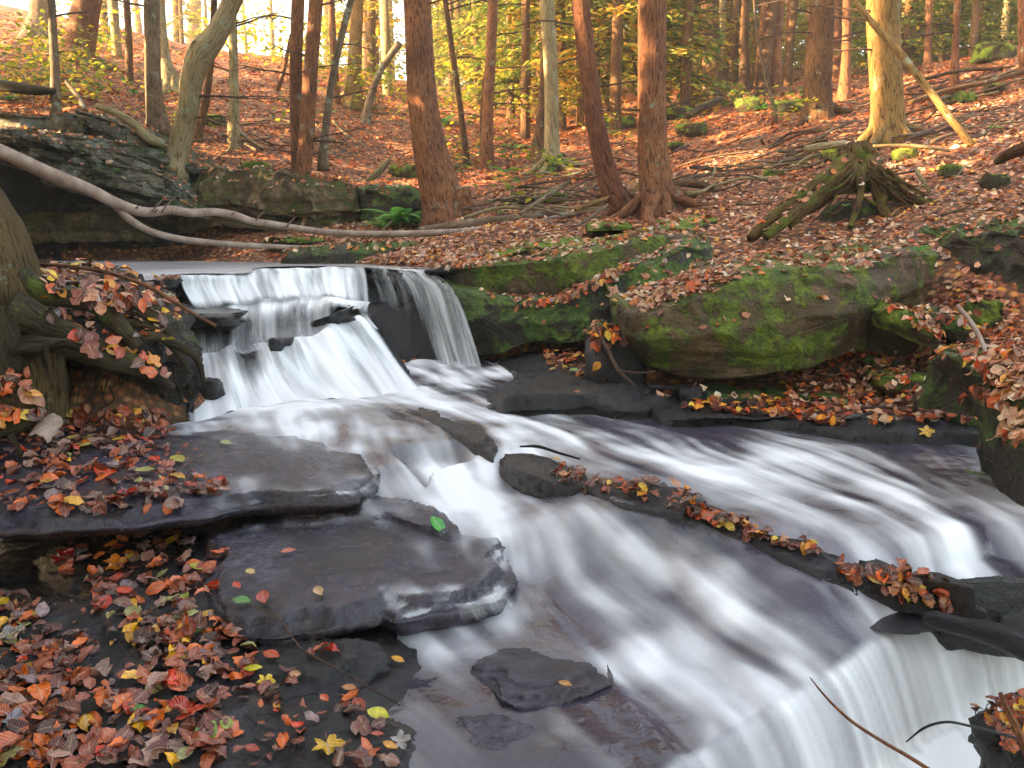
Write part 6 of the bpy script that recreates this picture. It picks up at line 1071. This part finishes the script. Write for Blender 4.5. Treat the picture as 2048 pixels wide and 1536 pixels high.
FARL = [('b8683c', 5), ('cc8048', 4), ('a05432', 4), ('7c4428', 2), ('d89c68', 2.5), ('dc8438', 2)]
WET = [('8a4634', 5), ('6a3a30', 4), ('a0543c', 3), ('c8643a', 3), ('4e322c', 2.5), ('e06a1c', 2.4), ('c83a18', 1.2), ('e8a820', 1.2), ('a07868', 3), ('b0a868', .4), ('8c7474', 1.2)]
BRI = [('d8601c', 3), ('c04818', 1.5), ('e89a28', 2.2), ('a85430', 2.5), ('7a3c28', 3), ('e0b838', .9), ('5c3424', 3), ('c88860', 2), ('3c2018', 1.5)]
r = np.random.default_rng(21)
def ground_leaves(n, y0, y1, u0, u1, size, lod, pal, curl=1.0, maxh=None):
    Y = np.sqrt(r.uniform(y0 ** 2, y1 ** 2, n)); X = r.uniform(u0, u1, n) * Y; P = []; N = []
    for x, y in zip(X, Y):
        h = down(x, y, 14 if y > 9 else 6)
        if h[0] is None: continue
        z = h[0].z
        if abs(h[1].z) < .62 or (y > 7.3 and z < .775) or (y < 7.4 and z < .06): continue
        if (y < 7.6 and x < -.45 and z < .5) or (y < 7.2 and z < .26 and x < .165 * y): continue
        nn = h[1] if h[1].z > 0 else -h[1]; P.append((x, y, z + .008)); N.append(tuple(nn))
    n = len(P); s = size * r.uniform(.6, 1.35, n); V, Fa, c, uv = leaves(P, N, s, pick(pal, n, r), lod, r, curl); return V, Fa, c, uv
for args, nm, mt in [((9500, 4.5, 7.6, -.75, .75, .054, 1, DRY), 'leaf_litter', 'leaf'), ((15500, 7.6, 12.5, -.75, .72, .072, 2, DRY), 'leaf_litter', 'leaf'), ((17000, 12.5, 20, -.72, .72, .095, 3, FARL), 'leaf_litter', 'leaf'), ((12000, 20, 34, -.7, .7, .15, 3, FARL), 'leaf_litter', 'leaf')]:
    V, Fa, c, uv = ground_leaves(*args); o = mk(nm, V, Fa, M[mt], uv=uv, attrs={'col': c}); tag(o, kind='stuff', cat='leaves', label={4.5: 'orange and tan leaf litter on the near right bank', 7.6: 'tan leaf litter around the tree feet', 12.5: 'reddish leaf litter on the slope', 20: 'far leaf litter on the upper slope'}[args[1]])
def inpoly(p, poly):
    x, y = p; c = False; j = len(poly) - 1
    for i in range(len(poly)):
        if (poly[i][1] > y) != (poly[j][1] > y) and x < (poly[j][0] - poly[i][0]) * (y - poly[i][1]) / (poly[j][1] - poly[i][1]) + poly[i][0]: c = not c
        j = i
    return c
def img_leaves(poly, n, size, pal, nmin=.45, stack=.02, jit=0):
    xs_ = [p[0] for p in poly]; ys_ = [p[1] for p in poly]; P = []; N = []; k = 0
    while len(P) < n and k < n * 12:
        k += 1; px, py = r.uniform(min(xs_), max(xs_)), r.uniform(min(ys_), max(ys_))
        if not inpoly((px, py), poly): continue
        h = camray(px, py)
        if h[0] is None or abs(h[1].z) < nmin: continue
        nn = h[1] if h[1].z > 0 else -h[1]; P.append(tuple(h[0] + nn * (.005 + r.uniform(0, stack)))); N.append(tuple(nn))
    n = len(P)
    return (P, N, size * r.uniform(.35, 1.0, n) ** .6 * 1.35, pick(pal, n, r)) if n else None
def group_leaves(specs, label, mat, lod=0, curl=1.0, flat=.3):
    L_ = [img_leaves(*s) for s in specs]; L_ = [l for l in L_ if l]; P = sum([list(l[0]) for l in L_], []); N = sum([list(l[1]) for l in L_], []); s = np.concatenate([l[2] for l in L_]); c = np.concatenate([l[3] for l in L_])
    V, Fa, cc, uv = leaves(P, N, s, c, lod, r, curl, flat); tag(mk('leaf_litter', V, Fa, M[mat], uv=uv, attrs={'col': cc}), label, kind='stuff', cat='leaves')
group_leaves([([(-10, 880), (120, 850), (240, 870), (300, 905), (380, 950), (470, 985), (420, 1010), (250, 1025), (-10, 1020)], 180, .07, WET), ([(-10, 860), (360, 860), (470, 985), (-10, 1025)], 160, .03, WET), ([(80, 840), (300, 830), (360, 870), (300, 920), (120, 900)], 90, .07, WET)], 'wet brown and red leaves plastered on the broad left ledge', 'wetleaf')
group_leaves([([(140, 1085), (330, 1060), (450, 1090), (440, 1180), (400, 1250), (330, 1290), (200, 1240), (130, 1150)], 150, .064, WET), ([(240, 1230), (420, 1230), (500, 1290), (470, 1370), (300, 1340)], 90, .06, WET)], 'sodden leaves heaped below the overhang at lower left', 'wetleaf')
group_leaves([([(-10, 1200), (70, 1180), (120, 1260), (200, 1300), (160, 1370), (-10, 1390)], 90, .06, WET), ([(-10, 1360), (200, 1330), (430, 1370), (470, 1450), (420, 1540), (-10, 1540)], 150, .072, WET, .3), ([(-10, 1200), (420, 1240), (640, 1500), (560, 1536), (-10, 1536)], 130, .03, WET), ([(480, 1280), (640, 1270), (760, 1440), (840, 1530), (560, 1530), (480, 1400)], 34, .055, WET)], 'matted wet leaves across the lower left corner', 'wetleaf')
group_leaves([([(90, 530), (250, 520), (330, 560), (360, 600), (300, 620), (100, 610)], 170, .07, BRI, .2, .05), ([(100, 600), (300, 600), (350, 690), (340, 760), (180, 720), (100, 680)], 60, .075, BRI + WET, .2, .03), ([(-5, 760), (60, 740), (90, 800), (70, 850), (-5, 850)], 50, .07, BRI, .1, .02), ([(120, 815), (330, 820), (330, 860), (130, 850)], 50, .07, BRI)], 'orange and yellow leaves caught among the roots at left', 'wetleaf', 1)
group_leaves([([(1110, 935), (1200, 945), (1300, 965), (1400, 970), (1420, 1020), (1400, 1045), (1330, 1010), (1200, 990), (1110, 960)], 110, .05, BRI, .1, .04), ([(1395, 1020), (1500, 1050), (1600, 1085), (1690, 1110), (1640, 1115), (1500, 1075), (1395, 1050)], 80, .045, BRI, .1, .03), ([(1680, 1120), (1760, 1140), (1860, 1155), (1910, 1180), (1870, 1215), (1760, 1190), (1680, 1150)], 85, .048, BRI, .1, .04), ([(1880, 1190), (1950, 1210), (1940, 1235), (1870, 1220)], 30, .05, BRI, .1, .03)], 'bright leaves strung along the mid-stream ridge', 'wetleaf', 0)
group_leaves([([(1085, 705), (1160, 705), (1220, 750), (1215, 765), (1150, 755), (1090, 722)], 80, .06, BRI, .2, .03), ([(1180, 655), (1240, 655), (1250, 695), (1190, 695)], 60, .06, BRI, .1, .04), ([(1360, 800), (1560, 800), (1700, 830), (1690, 850), (1560, 835), (1370, 822)], 260, .055, BRI, .2, .03), ([(1550, 740), (1960, 560), (2040, 600), (2040, 700), (1960, 840), (1600, 850)], 1200, .05, DRY + BRI, .3, .04),
   ([(1240, 590), (1400, 560), (1480, 535), (1400, 545), (1290, 575)], 120, .06, DRY, .3), ([(1965, 760), (2048, 690), (2048, 900), (1970, 900)], 130, .065, DRY, .3), ([(1240, 600), (1300, 570), (1450, 540), (1480, 548), (1390, 590), (1280, 622)], 260, .055, DRY, .3), ([(700, 520), (860, 500), (1000, 510), (960, 535), (880, 540), (860, 530), (720, 528)], 380, .06, DRY, .3)], 'orange leaves on the right bank rocks', 'leaf', 1)
group_leaves([([(1030, 600), (1060, 602), (1110, 597), (1200, 555), (1280, 520), (1290, 528), (1210, 568), (1120, 612), (1050, 612)], 150, .055, BRI + DRY, .0, .02)], 'thin line of leaves caught in the crack of the mossy slabs', 'leaf', 1)
# individual bright leaves
def one_leaf(px, py, ln, ang, colr, label, kind='oval', mat='wetleaf'):
    h = camray(px, py)
    if h[0] is None: return
    nn = (h[1] if h[1].z > 0 else -h[1]); nn = (nn + Vector((0, -.25, .8))).normalized(); s = ln * h[0].y / F; c = Vector(h[0]) + nn * .018
    a = math.radians(ang); X = Vector((math.cos(a), math.sin(a) * 1.4, 0)); X = (X - nn * X.dot(nn)).normalized(); Yv = nn.cross(X); g = Geo()
    if kind == 'oval':
        T, Sx, wv, Fx = leaf_tmpl(13, 7); sd = (px * 7 + py) % 10 / 10
        ly = wv * Sx * (.95 + .3 * sd) * (1 + .07 * np.sin(T * 70) * (np.abs(Sx) > .9)) + .1 * (sd - .5) * np.sin(T * 3); lx = T - .5; lz = .10 * np.abs(Sx) * (wv * 2) + (.25 * sd - .05) * (T - .5) ** 2 + .01 * np.sin(T * 40) * np.abs(Sx)
        st = np.array([[-.5, 0, 0], [-.6, .01, -.01], [-.72, .03, -.02]])
        uv = np.stack([Sx * .5 + .5, T], -1).reshape(-1, 2)
    else:   # five-lobed maple leaf
        k = 90; an = np.linspace(0, 2 * math.pi, k, endpoint=False); rd = .27 + .22 * np.abs(np.cos(an * 2.5)) ** 1.6 - .14 * np.exp(-((an - math.pi) / .6) ** 2) + .05 * np.abs(np.sin(an * 8.5)); q = np.linspace(0.02, 1, 5)[:, None]
        lx, ly = q * rd * np.cos(an), q * rd * np.sin(an); lz = .05 * np.sin(an * 5) * q ** 2 + (.10 * np.sin(an + px) + .07) * q ** 2; Fx = gridF(5, k, True); uv = np.stack([ly + .5, lx + .5], -1).reshape(-1, 2); st = np.array([[-.2, 0, 0], [-.4, .02, .0], [-.6, .05, -.02]])
    W_ = lambda a, b, d: np.array(c)[None] + s * (np.ravel(a)[:, None] * np.array(X) + np.ravel(b)[:, None] * np.array(Yv) + np.ravel(d)[:, None] * np.array(nn))
    V = W_(lx, ly, lz); col = np.array(S(colr) + (1,)); nz = fbm(V, 45, 3, int(px)); C_ = np.clip(col[None] * (1 + .35 * nz[:, None]), 0, 1); C_[:, 3] = 1
    e = empty('fallen_leaf', c); tag(e, label, 'leaf'); mk('blade', V, Fx, M[mat], e, True, uv, {'col': C_}); V, Fx, U = tube(W_(st[:, 0], st[:, 1], st[:, 2]), [.0016, .0013, .0012], n=5, m=7); g.add(V, Fx, np.array(S('8a4a20') + (1,)), U); g.obj('leaf_stalk', M[mat], e)
LV = [
 (872, 1054, 44, -35, '3fa838', 'bright green leaf stuck on the mauve slab beside the cascade', 'oval'), (578, 1110, 32, 10, 'd06844', 'lone salmon leaf on the bare top of the large rounded slab', 'oval'), (502, 1152, 28, -30, 'e0c078', 'pale tan leaf on the large rounded slab left of centre', 'oval'),
 (640, 1190, 40, -55, 'd8b078', 'straw-coloured leaf near the front lip of the rounded slab', 'oval'), (530, 1202, 50, -65, 'c04a34', 'brick red pointed leaf on the front of the rounded slab', 'oval'), (476, 1178, 30, -40, 'e05030', 'small bright red curled leaf on the rounded slab', 'oval'),
 (485, 1210, 44, -10, '3c8a24', 'dark green leaf under the thin stem on the rounded slab', 'oval'), (370, 1204, 38, 70, 'a8b830', 'round yellow-green leaf standing on the heap of sodden leaves', 'oval'), (374, 1238, 54, 12, 'c8c880', 'pale lime leaf just below the round yellow-green one', 'oval'),
 (398, 1142, 42, -10, 'b4ae40', 'olive yellow leaf at the top right of the sodden heap', 'oval'), (398, 1269, 34, 5, '4c9a28', 'glossy green leaf lying on orange ones below the sodden heap', 'oval'), (345, 1087, 40, 60, 'e0a018', 'golden leaf at the back edge of the heap under the overhang', 'oval'),
 (262, 1120, 26, 70, 'e8b018', 'deep yellow leaf in the dark hollow', 'oval'), (125, 1122, 52, -10, 'a81818', 'crimson leaf at the left end of the heap in the dark hollow', 'maple'), (232, 1135, 50, 20, 'd87a1c', 'orange curled leaf beside the deep yellow one in the hollow', 'maple'),
 (165, 897, 46, 20, 'd0cc78', 'large pale yellow leaf on the broad left ledge', 'oval'), (145, 882, 30, 40, 'd8b060', 'cream leaf just behind the large pale yellow one', 'oval'), (240, 885, 34, 0, 'e8b828', 'vivid yellow leaf in the middle of the broad left ledge', 'oval'),
 (310, 925, 36, -40, 'd83c14', 'orange-red leaf on the right part of the broad left ledge', 'oval'), (445, 967, 36, -50, 'd83014', 'scarlet leaf at the tip of the leaf carpet on the left ledge', 'oval'), (450, 985, 28, 0, 'c08a70', 'tan leaf just below the scarlet one at the carpet tip', 'oval'),
 (240, 1000, 66, -35, 'a82818', 'large dark red maple leaf drooping over the ledge lip', 'maple'), (290, 948, 40, 10, 'b8b060', 'dull green-yellow leaf left of the orange-red one', 'oval'), (357, 925, 46, -30, 'c0b040', 'greenish yellow long leaf on the ledge edge', 'oval'), (190, 945, 32, 5, 'd04a20', 'orange leaf in the brown carpet on the left ledge', 'oval'),
 (452, 892, 26, -10, 'a8b068', 'small green-grey leaf resting in the water glaze', 'oval'), (412, 1475, 68, 80, '7ca82c', 'big fresh green leaf standing on edge at the bottom left', 'oval'), (455, 1458, 46, -45, 'a8b850', 'lime leaf with an orange base right of the big fresh green one', 'oval'),
 (278, 1427, 38, 5, '4c9828', 'short green leaf in the brown mat near the bottom', 'oval'), (62, 1422, 36, 70, 'e07a5a', 'pink-orange leaf standing up in the mat at lower left', 'oval'), (508, 1345, 42, 2, 'd8c828', 'narrow yellow leaf on the black slab below the rounded one', 'oval'),
 (532, 1372, 40, -70, 'e8c020', 'yellow and orange maple leaf below the narrow yellow one', 'maple'), (592, 1350, 26, 0, 'd8a078', 'beige round leaf alone on the black slab', 'oval'), (545, 1318, 44, -20, 'd04a1c', 'folded orange leaf against the edge of the black slab', 'oval'), (500, 1381, 30, 5, 'c87048', 'small copper leaf left of the yellow maple leaf', 'oval'),
 (650, 1405, 28, -35, 'e05420', 'slim orange leaf lower on the black slab', 'oval'), (795, 1328, 34, -20, 'e8a828', 'amber leaf with a dark shadow at the stream edge', 'oval'), (757, 1438, 54, -18, 'd8d028', 'lemon yellow leaf on the speckled slab at the bottom', 'oval'), (718, 1418, 46, -45, 'c04830', 'rust red leaf touching the lemon yellow one', 'oval'),
 (700, 1385, 34, -10, 'c8804c', 'tan oval leaf above the rust red one', 'oval'), (655, 1500, 70, -60, 'e0b028', 'golden maple leaf cluster at the bottom edge', 'maple'), (780, 1500, 38, -20, 'e8a030', 'orange-yellow leaf near the bottom centre left', 'oval'), (800, 1488, 46, 15, 'a8a0a0', 'grey underside of a leaf beside the orange-yellow one', 'maple'), (755, 1478, 28, 0, 'b84428', 'dull red leaf above the orange-yellow one', 'oval'),
 (504, 1507, 36, -10, 'a83420', 'dark red leaf near the bottom edge left', 'oval'), (72, 1293, 28, -50, 'e8a820', 'yellow leaf on the mound at the left edge', 'oval'), (12, 1210, 34, -30, 'e0b828', 'yellow leaf cut by the left edge', 'oval'), (62, 1240, 46, -5, 'e0b860', 'pale gold leaf near the left edge above the mound', 'oval'), (15, 1280, 70, 30, '8a8078', 'big dull grey maple leaf at the left edge', 'maple'), (25, 1448, 50, 0, '908890', 'frosty grey leaf in the lower left mat', 'maple'),
 (1002, 910, 42, 0, 'd8c888', 'cream leaf perched at the head of the mid-stream ridge', 'oval'), (1132, 1377, 34, -28, 'd89858', 'small peach leaf on the flat slab with the broken edge', 'oval'), (1112, 925, 18, -5, 'e0b030', 'tiny yellow leaf on the narrow ridge', 'oval'), (1625, 1092, 26, -15, 'd8c828', 'yellow leaf on the line of leaves along the low ridge', 'oval'), (1658, 1098, 22, -15, 'b8b838', 'olive leaf right of the yellow one on the low ridge', 'oval'),
 (1752, 1162, 46, -60, 'e0c070', 'broad cream leaf leaning on the clump of the low ridge', 'oval'), (1838, 1178, 30, -10, 'e8b838', 'golden leaf at the right end of the low ridge', 'oval'), (1793, 1187, 24, -10, 'd83868', 'magenta leaf under the clump on the low ridge', 'oval'), (1945, 1240, 34, -30, 'e0a088', 'pink wet maple leaf stuck on the charred-looking log', 'maple'), (1910, 1218, 26, 0, 'e07830', 'orange leaf lying at the base of the charred-looking log', 'oval'),
 (1150, 745, 26, 10, 'a8c058', 'pale green leaf on the flat dark rock by the waterfall', 'oval'), (1106, 742, 18, 40, 'd8a028', 'ochre leaf alone on the flat dark rock', 'oval'), (1154, 789, 14, 0, 'd87838', 'tiny orange leaf on the front face of the flat dark rock', 'oval'), (1850, 868, 34, -10, 'f0c020', 'bright yellow leaf at the waterline under the right bank', 'maple'), (1695, 808, 30, 40, 'a8b078', 'dusty green leaf amid orange ones at the water edge', 'oval'),
 (300, 725, 44, -5, 'e89018', 'yellow-orange leaf caught on the roots at left', 'maple'), (328, 628, 34, -50, 'f0b818', 'bright yellow leaf hanging at the end of a root', 'oval'), (335, 688, 34, 30, 'e8c030', 'yellow leaf at the corner of the root bank', 'maple'), (255, 700, 46, -20, 'f0a020', 'orange and yellow leaf between the two main roots', 'maple'), (185, 597, 40, -20, 'e8dcd0', 'whitish leaf lying on top of the arching root', 'oval'), (95, 605, 34, 60, 'e07828', 'orange leaf standing at the foot of the foreground tree', 'oval'), (1735, 395, 20, 0, 'e8c850', 'small yellow leaf on the long left root of the stump', 'oval')]
for a in LV: one_leaf(*a)
# ------------------------------------------------------------------ ferns, undergrowth, stick piles
def fern(px, py, hpx, label, n=8, seed=0, ymin=7.5, Y=None, cols=('6cb04c', '88c05c', '54984c')):
    b = on_ground(px, py, ymin) if Y is None else at(px, py, Y); rr = random.Random(seed); Ls = hpx * b[1] / F; e = empty('fern', b); tag(e, label, 'fern')
    for k in range(n):
        a = rr.uniform(0, 6.28); L = Ls * rr.uniform(.8, 1.3); el = rr.uniform(.5, 1.1); P = []; 
        for t in np.linspace(0, 1, 8): P.append(b + np.array([math.cos(a) * L * t * math.cos(el * (1 - t * .6)), math.sin(a) * L * t * math.cos(el * (1 - t * .6)), L * (math.sin(el) * t - .55 * t * t) + .02]))
        C = crom(np.array(P), 26); T = np.gradient(C, axis=0); T /= np.linalg.norm(T, axis=1, keepdims=True); Sd = np.cross(T, [0, 0, 1.]); Sd /= np.linalg.norm(Sd, axis=1, keepdims=True) + 1e-9
        V = []; Fq = []; col = np.array(S(rr.choice(cols)) + (1,)) * rr.uniform(.8, 1.2); col[3] = 1
        for i in range(2, 26):
            wv = L * .17 * math.sin(math.pi * (i / 26) ** .7) + .004
            for sg in (-1, 1):
                q = C[i]; d = (Sd[i] * sg + T[i] * .5) * wv; c = T[i] * (L * .017); k0 = len(V); V += [q - c, q + c, q + d * .6 + c * 1.1 - [0, 0, .1 * wv], q + d - [0, 0, .25 * wv], q + d * .6 - c * .9 - [0, 0, .1 * wv]]; Fq.append([k0, k0 + 1, k0 + 2, k0 + 4]); Fq.append([k0 + 4, k0 + 2, k0 + 3, k0 + 3])
        Fq = np.array(Fq); V = np.array(V); mk('frond', V, [Fq[::2], Fq[1::2][:, :3]], M['green'], e, attrs={'col': np.broadcast_to(col, (len(V), 4)).copy()})
for i, a in enumerate([(800, 452, 74, 'large bright fern clump at the left foot of the massive leaning trunk', 30), (770, 462, 54, 'fern fronds arching over the dark gap by the pool', 10), (835, 420, 40, 'upper fern frond cluster touching the massive leaning trunk', 9), (888, 250, 40, 'fern growing on the slope just right of the massive trunk', 9),
  (235, 355, 30, 'small fern hanging from the layered cliff', 8), (10, 205, 40, 'blue-green fern cut by the left edge above the cliff', 7), (268, 190, 24, 'little fern left of the bulb-footed trunk', 6), (1010, 350, 34, 'grey-green fern beyond the grey log', 8), (1030, 300, 34, 'feathery fern on the slope behind the pale trunk', 8), (960, 240, 26, 'distant fern right of the thin slanting tree', 6), (1525, 222, 22, 'fern between the rocks of the far knoll', 7), (1225, 270, 22, 'small fern past the bowed red trunk', 6),
  (1840, 508, 26, 'fern sprig hanging over the right end of the big boulder', 7), (1985, 262, 18, 'small bright fern on the right slope', 6), (1690, 418, 14, 'pale green sprig on the boulder under the stump', 5), (1000, 430, 16, 'tiny fern beside the grey log', 5), (1600, 330, 20, 'fern left of the stump top', 6)]):
    kw = {'Y': 12.0} if i == 4 else ({'Y': 5.7} if i == 12 else ({'Y': 7.3} if i == 14 else {})); fern(*a, seed=i, **kw)
r = np.random.default_rng(31); P = []
for (x0, y0, x1, y1, n, ym) in [(-20, 90, 230, 230, 700, 12), (560, 120, 760, 260, 260, 13), (860, 200, 1060, 330, 260, 12), (1340, 215, 1620, 260, 200, 13), (1180, 230, 1300, 300, 120, 13), (250, 200, 420, 300, 120, 12), (900, 330, 1130, 420, 200, 9)]:
    for k in range(n // 8):
        q = on_ground(r.uniform(x0, x1), r.uniform(y0, y1), ym); hh = r.uniform(.05, .5)
        for j in range(8): P.append(q + np.array([*r.normal(0, .16, 2), hh + r.normal(0, .05)]))
P = np.array(P); n = len(P); an = r.uniform(0, 6.28, n); D = np.stack([np.cos(an), np.sin(an), r.normal(0, .2, n)], 1); c = np.array(YL + [S('4c7a3c'), S('5c8a50')])[r.integers(0, 6, n)]
V, Fs, cc = cards(P, D, r.uniform(.07, .14, n), r.uniform(.05, .09, n), np.c_[c, np.ones(n)], r, .4); tag(mk('undergrowth', V, Fs, M['green'], attrs={'col': cc}), 'sparse yellow-green seedlings across the slopes', 'undergrowth', kind='stuff')
def sticks(poly, n, L0, L1, rad, label, grp, seed, mats=('twig', 'grey', 'grey', 'pale', 'brown'), ym=8, ang=(-.9, .9)):
    rr = random.Random(seed); xs_ = [p[0] for p in poly]; ys_ = [p[1] for p in poly]; k = 0
    while k < n:
        p = (rr.uniform(min(xs_), max(xs_)), rr.uniform(min(ys_), max(ys_)))
        if not inpoly(p, poly): continue
        b = on_ground(p[0], p[1], ym); a = rr.uniform(*ang); L = rr.uniform(L0, L1); d = np.array([math.cos(a), math.sin(a), 0]) * rr.choice([-1, 1]); Q = []
        for t in (-.5, -.2, .15, .5): x, y = b[0] + d[0] * L * t + rr.uniform(-.04, .04) * L, b[1] + d[1] * L * t; Q.append(np.array([x, y, float(gz(x, max(y, 4))) + .03 + rr.uniform(0, .10) + abs(t) * rr.uniform(0, .12)]))
        R0 = rad * rr.uniform(.5, 2.0); o = tube_obj('fallen_stick', Q, [R0, R0 * .85, R0 * .6, R0 * .3], M[rr.choice(mats)], n=7, m=16, rn=.2, seed=k); tag(o, label, 'stick', grp); k += 1
sticks([(1330, 240), (1700, 250), (1720, 310), (1560, 380), (1400, 400), (1340, 330)], 44, .4, 1.6, .013, 'bare stick in the tangle between the straight red trunk and the stump', 'sticks tangled between the red trunk and the stump', 1)
sticks([(920, 380), (1200, 340), (1260, 400), (1180, 450), (950, 440)], 34, .4, 1.5, .012, 'bare stick in the brush between the massive trunk and the bowed one', 'brush sticks between the two leaning trunks', 2)
sticks([(1120, 300), (1280, 290), (1330, 420), (1250, 420)], 18, .4, 1.4, .012, 'bare stick in the brush behind the bowed red trunk', 'brush sticks behind the bowed red trunk', 3)
sticks([(1600, 230), (2040, 130), (2040, 260), (1800, 330), (1640, 290)], 30, .5, 2.2, .014, 'dead stick strewn over the right slope near the golden tree', 'sticks on the right slope', 4, ym=9)
sticks([(480, 200), (760, 220), (720, 320), (420, 300)], 20, .4, 1.5, .012, 'dead stick strewn on the red slope left of the massive trunk', 'sticks on the left slope', 5, ym=13)
sticks([(0, 90), (230, 130), (200, 210), (0, 210)], 14, .4, 1.4, .014, 'dead stick on the ground above the layered cliff', 'sticks above the layered cliff', 6, ym=13)
sticks([(1450, 300), (1980, 340), (1960, 440), (1500, 470)], 18, .2, .8, .007, 'small stick lying in the leaves around the stump', 'small sticks around the stump', 7, ym=6.6)
# brush heap at the lower right corner
def heap():
    V, Fx = blob((.16, .14, .10), 77, rough=.3); c = atz(2062, 1500, -.40); V = V + c; o = mk('rock', V, Fx, M['wetblack']); tag(o, 'dark rock buried under twigs and leaves in the bottom right corner', 'rock'); rr = random.Random(3); r = np.random.default_rng(8)
    n = 170; P = c + np.clip(r.normal(0, 1, (n, 3)), -1.6, 1.6) * [.07, .06, .0]; P[:, 2] += .06 + .09 * np.exp(-((P[:, 0] - c[0]) ** 2 + (P[:, 1] - c[1]) ** 2) / .012) - .02 + r.uniform(0, .03, n); N = np.tile([0, -.3, 1.], (n, 1)); VV, Fa, cc, uv = leaves(P, N, .038 * r.uniform(.7, 1.3, n), pick(BRI, n, r), 0, r, 1.2, .5); tag(mk('leaf_litter', VV, Fa, M['wetleaf'], uv=uv, attrs={'col': cc}), 'bright leaves heaped in the bottom right corner', kind='stuff', cat='leaves')
heap()
log('crooked dark twig reaching left from the bottom right brush', [(1812, 1484, 1.95, 3), (1850, 1455, 1.96, 6), (1890, 1444, 1.97, 6), (1940, 1452, 1.98, 6), (2010, 1470, 2.0, 7), (2080, 1490, 2.0, 8)], 'dark', 'twig', 'twig', m=40, n=8)
log('orange-tipped broken stick standing in the bottom right brush', [(2000, 1385, 1.98, 10), (2015, 1420, 1.96, 14), (2040, 1470, 1.94, 18), (2065, 1530, 1.9, 20)], 'red', 'stick', 'stick', m=24, n=10)
rr = random.Random(19)
for k in range(9):
    x, y = rr.uniform(1940, 2040), rr.uniform(1390, 1500); dx, dy = rr.uniform(-50, 50), rr.uniform(-30, 60); log('fine dark twiglet in the bottom right brush', [(x, y, 1.97, 1.2), (x + dx * .5, y + dy * .4 + rr.uniform(-8, 8), 1.97, 2), (x + dx + 20, y + dy + 20, 1.98, 3)], 'dark', 'twig', 'twig', m=12, n=5, grp='fine twigs in the bottom right brush')
for o in list(bpy.data.objects):
    if o.type == 'MESH' and o.name not in sc.objects: pass

# ------------------------------------------------------------------ soft bright air between the far trees
me = bpy.data.meshes.new('haze'); X0, X1, Y0, Y1, Z0, Z1 = -75, 90, -16, 66, -2.2, 34
me.from_pydata([(x, y, z) for x in (X0, X1) for y in (Y0, Y1) for z in (Z0, Z1)], [], [(0, 1, 3, 2), (4, 6, 7, 5), (0, 4, 5, 1), (2, 3, 7, 6), (0, 2, 6, 4), (1, 5, 7, 3)])
hm, ht, hb = nmat('haze'); ht.nodes.remove(hb); pv = ht.nodes.new('ShaderNodeVolumePrincipled'); pv.inputs['Color'].default_value = (1, .93, .78, 1); pv.inputs['Density'].default_value = .0024; pv.inputs['Anisotropy'].default_value = .3
ht.links.new(pv.outputs[0], ht.nodes['Material Output'].inputs['Volume']); me.materials.append(hm); ho = bpy.data.objects.new('haze', me); COL.objects.link(ho); tag(ho, 'soft golden haze filling the wood', kind='stuff')
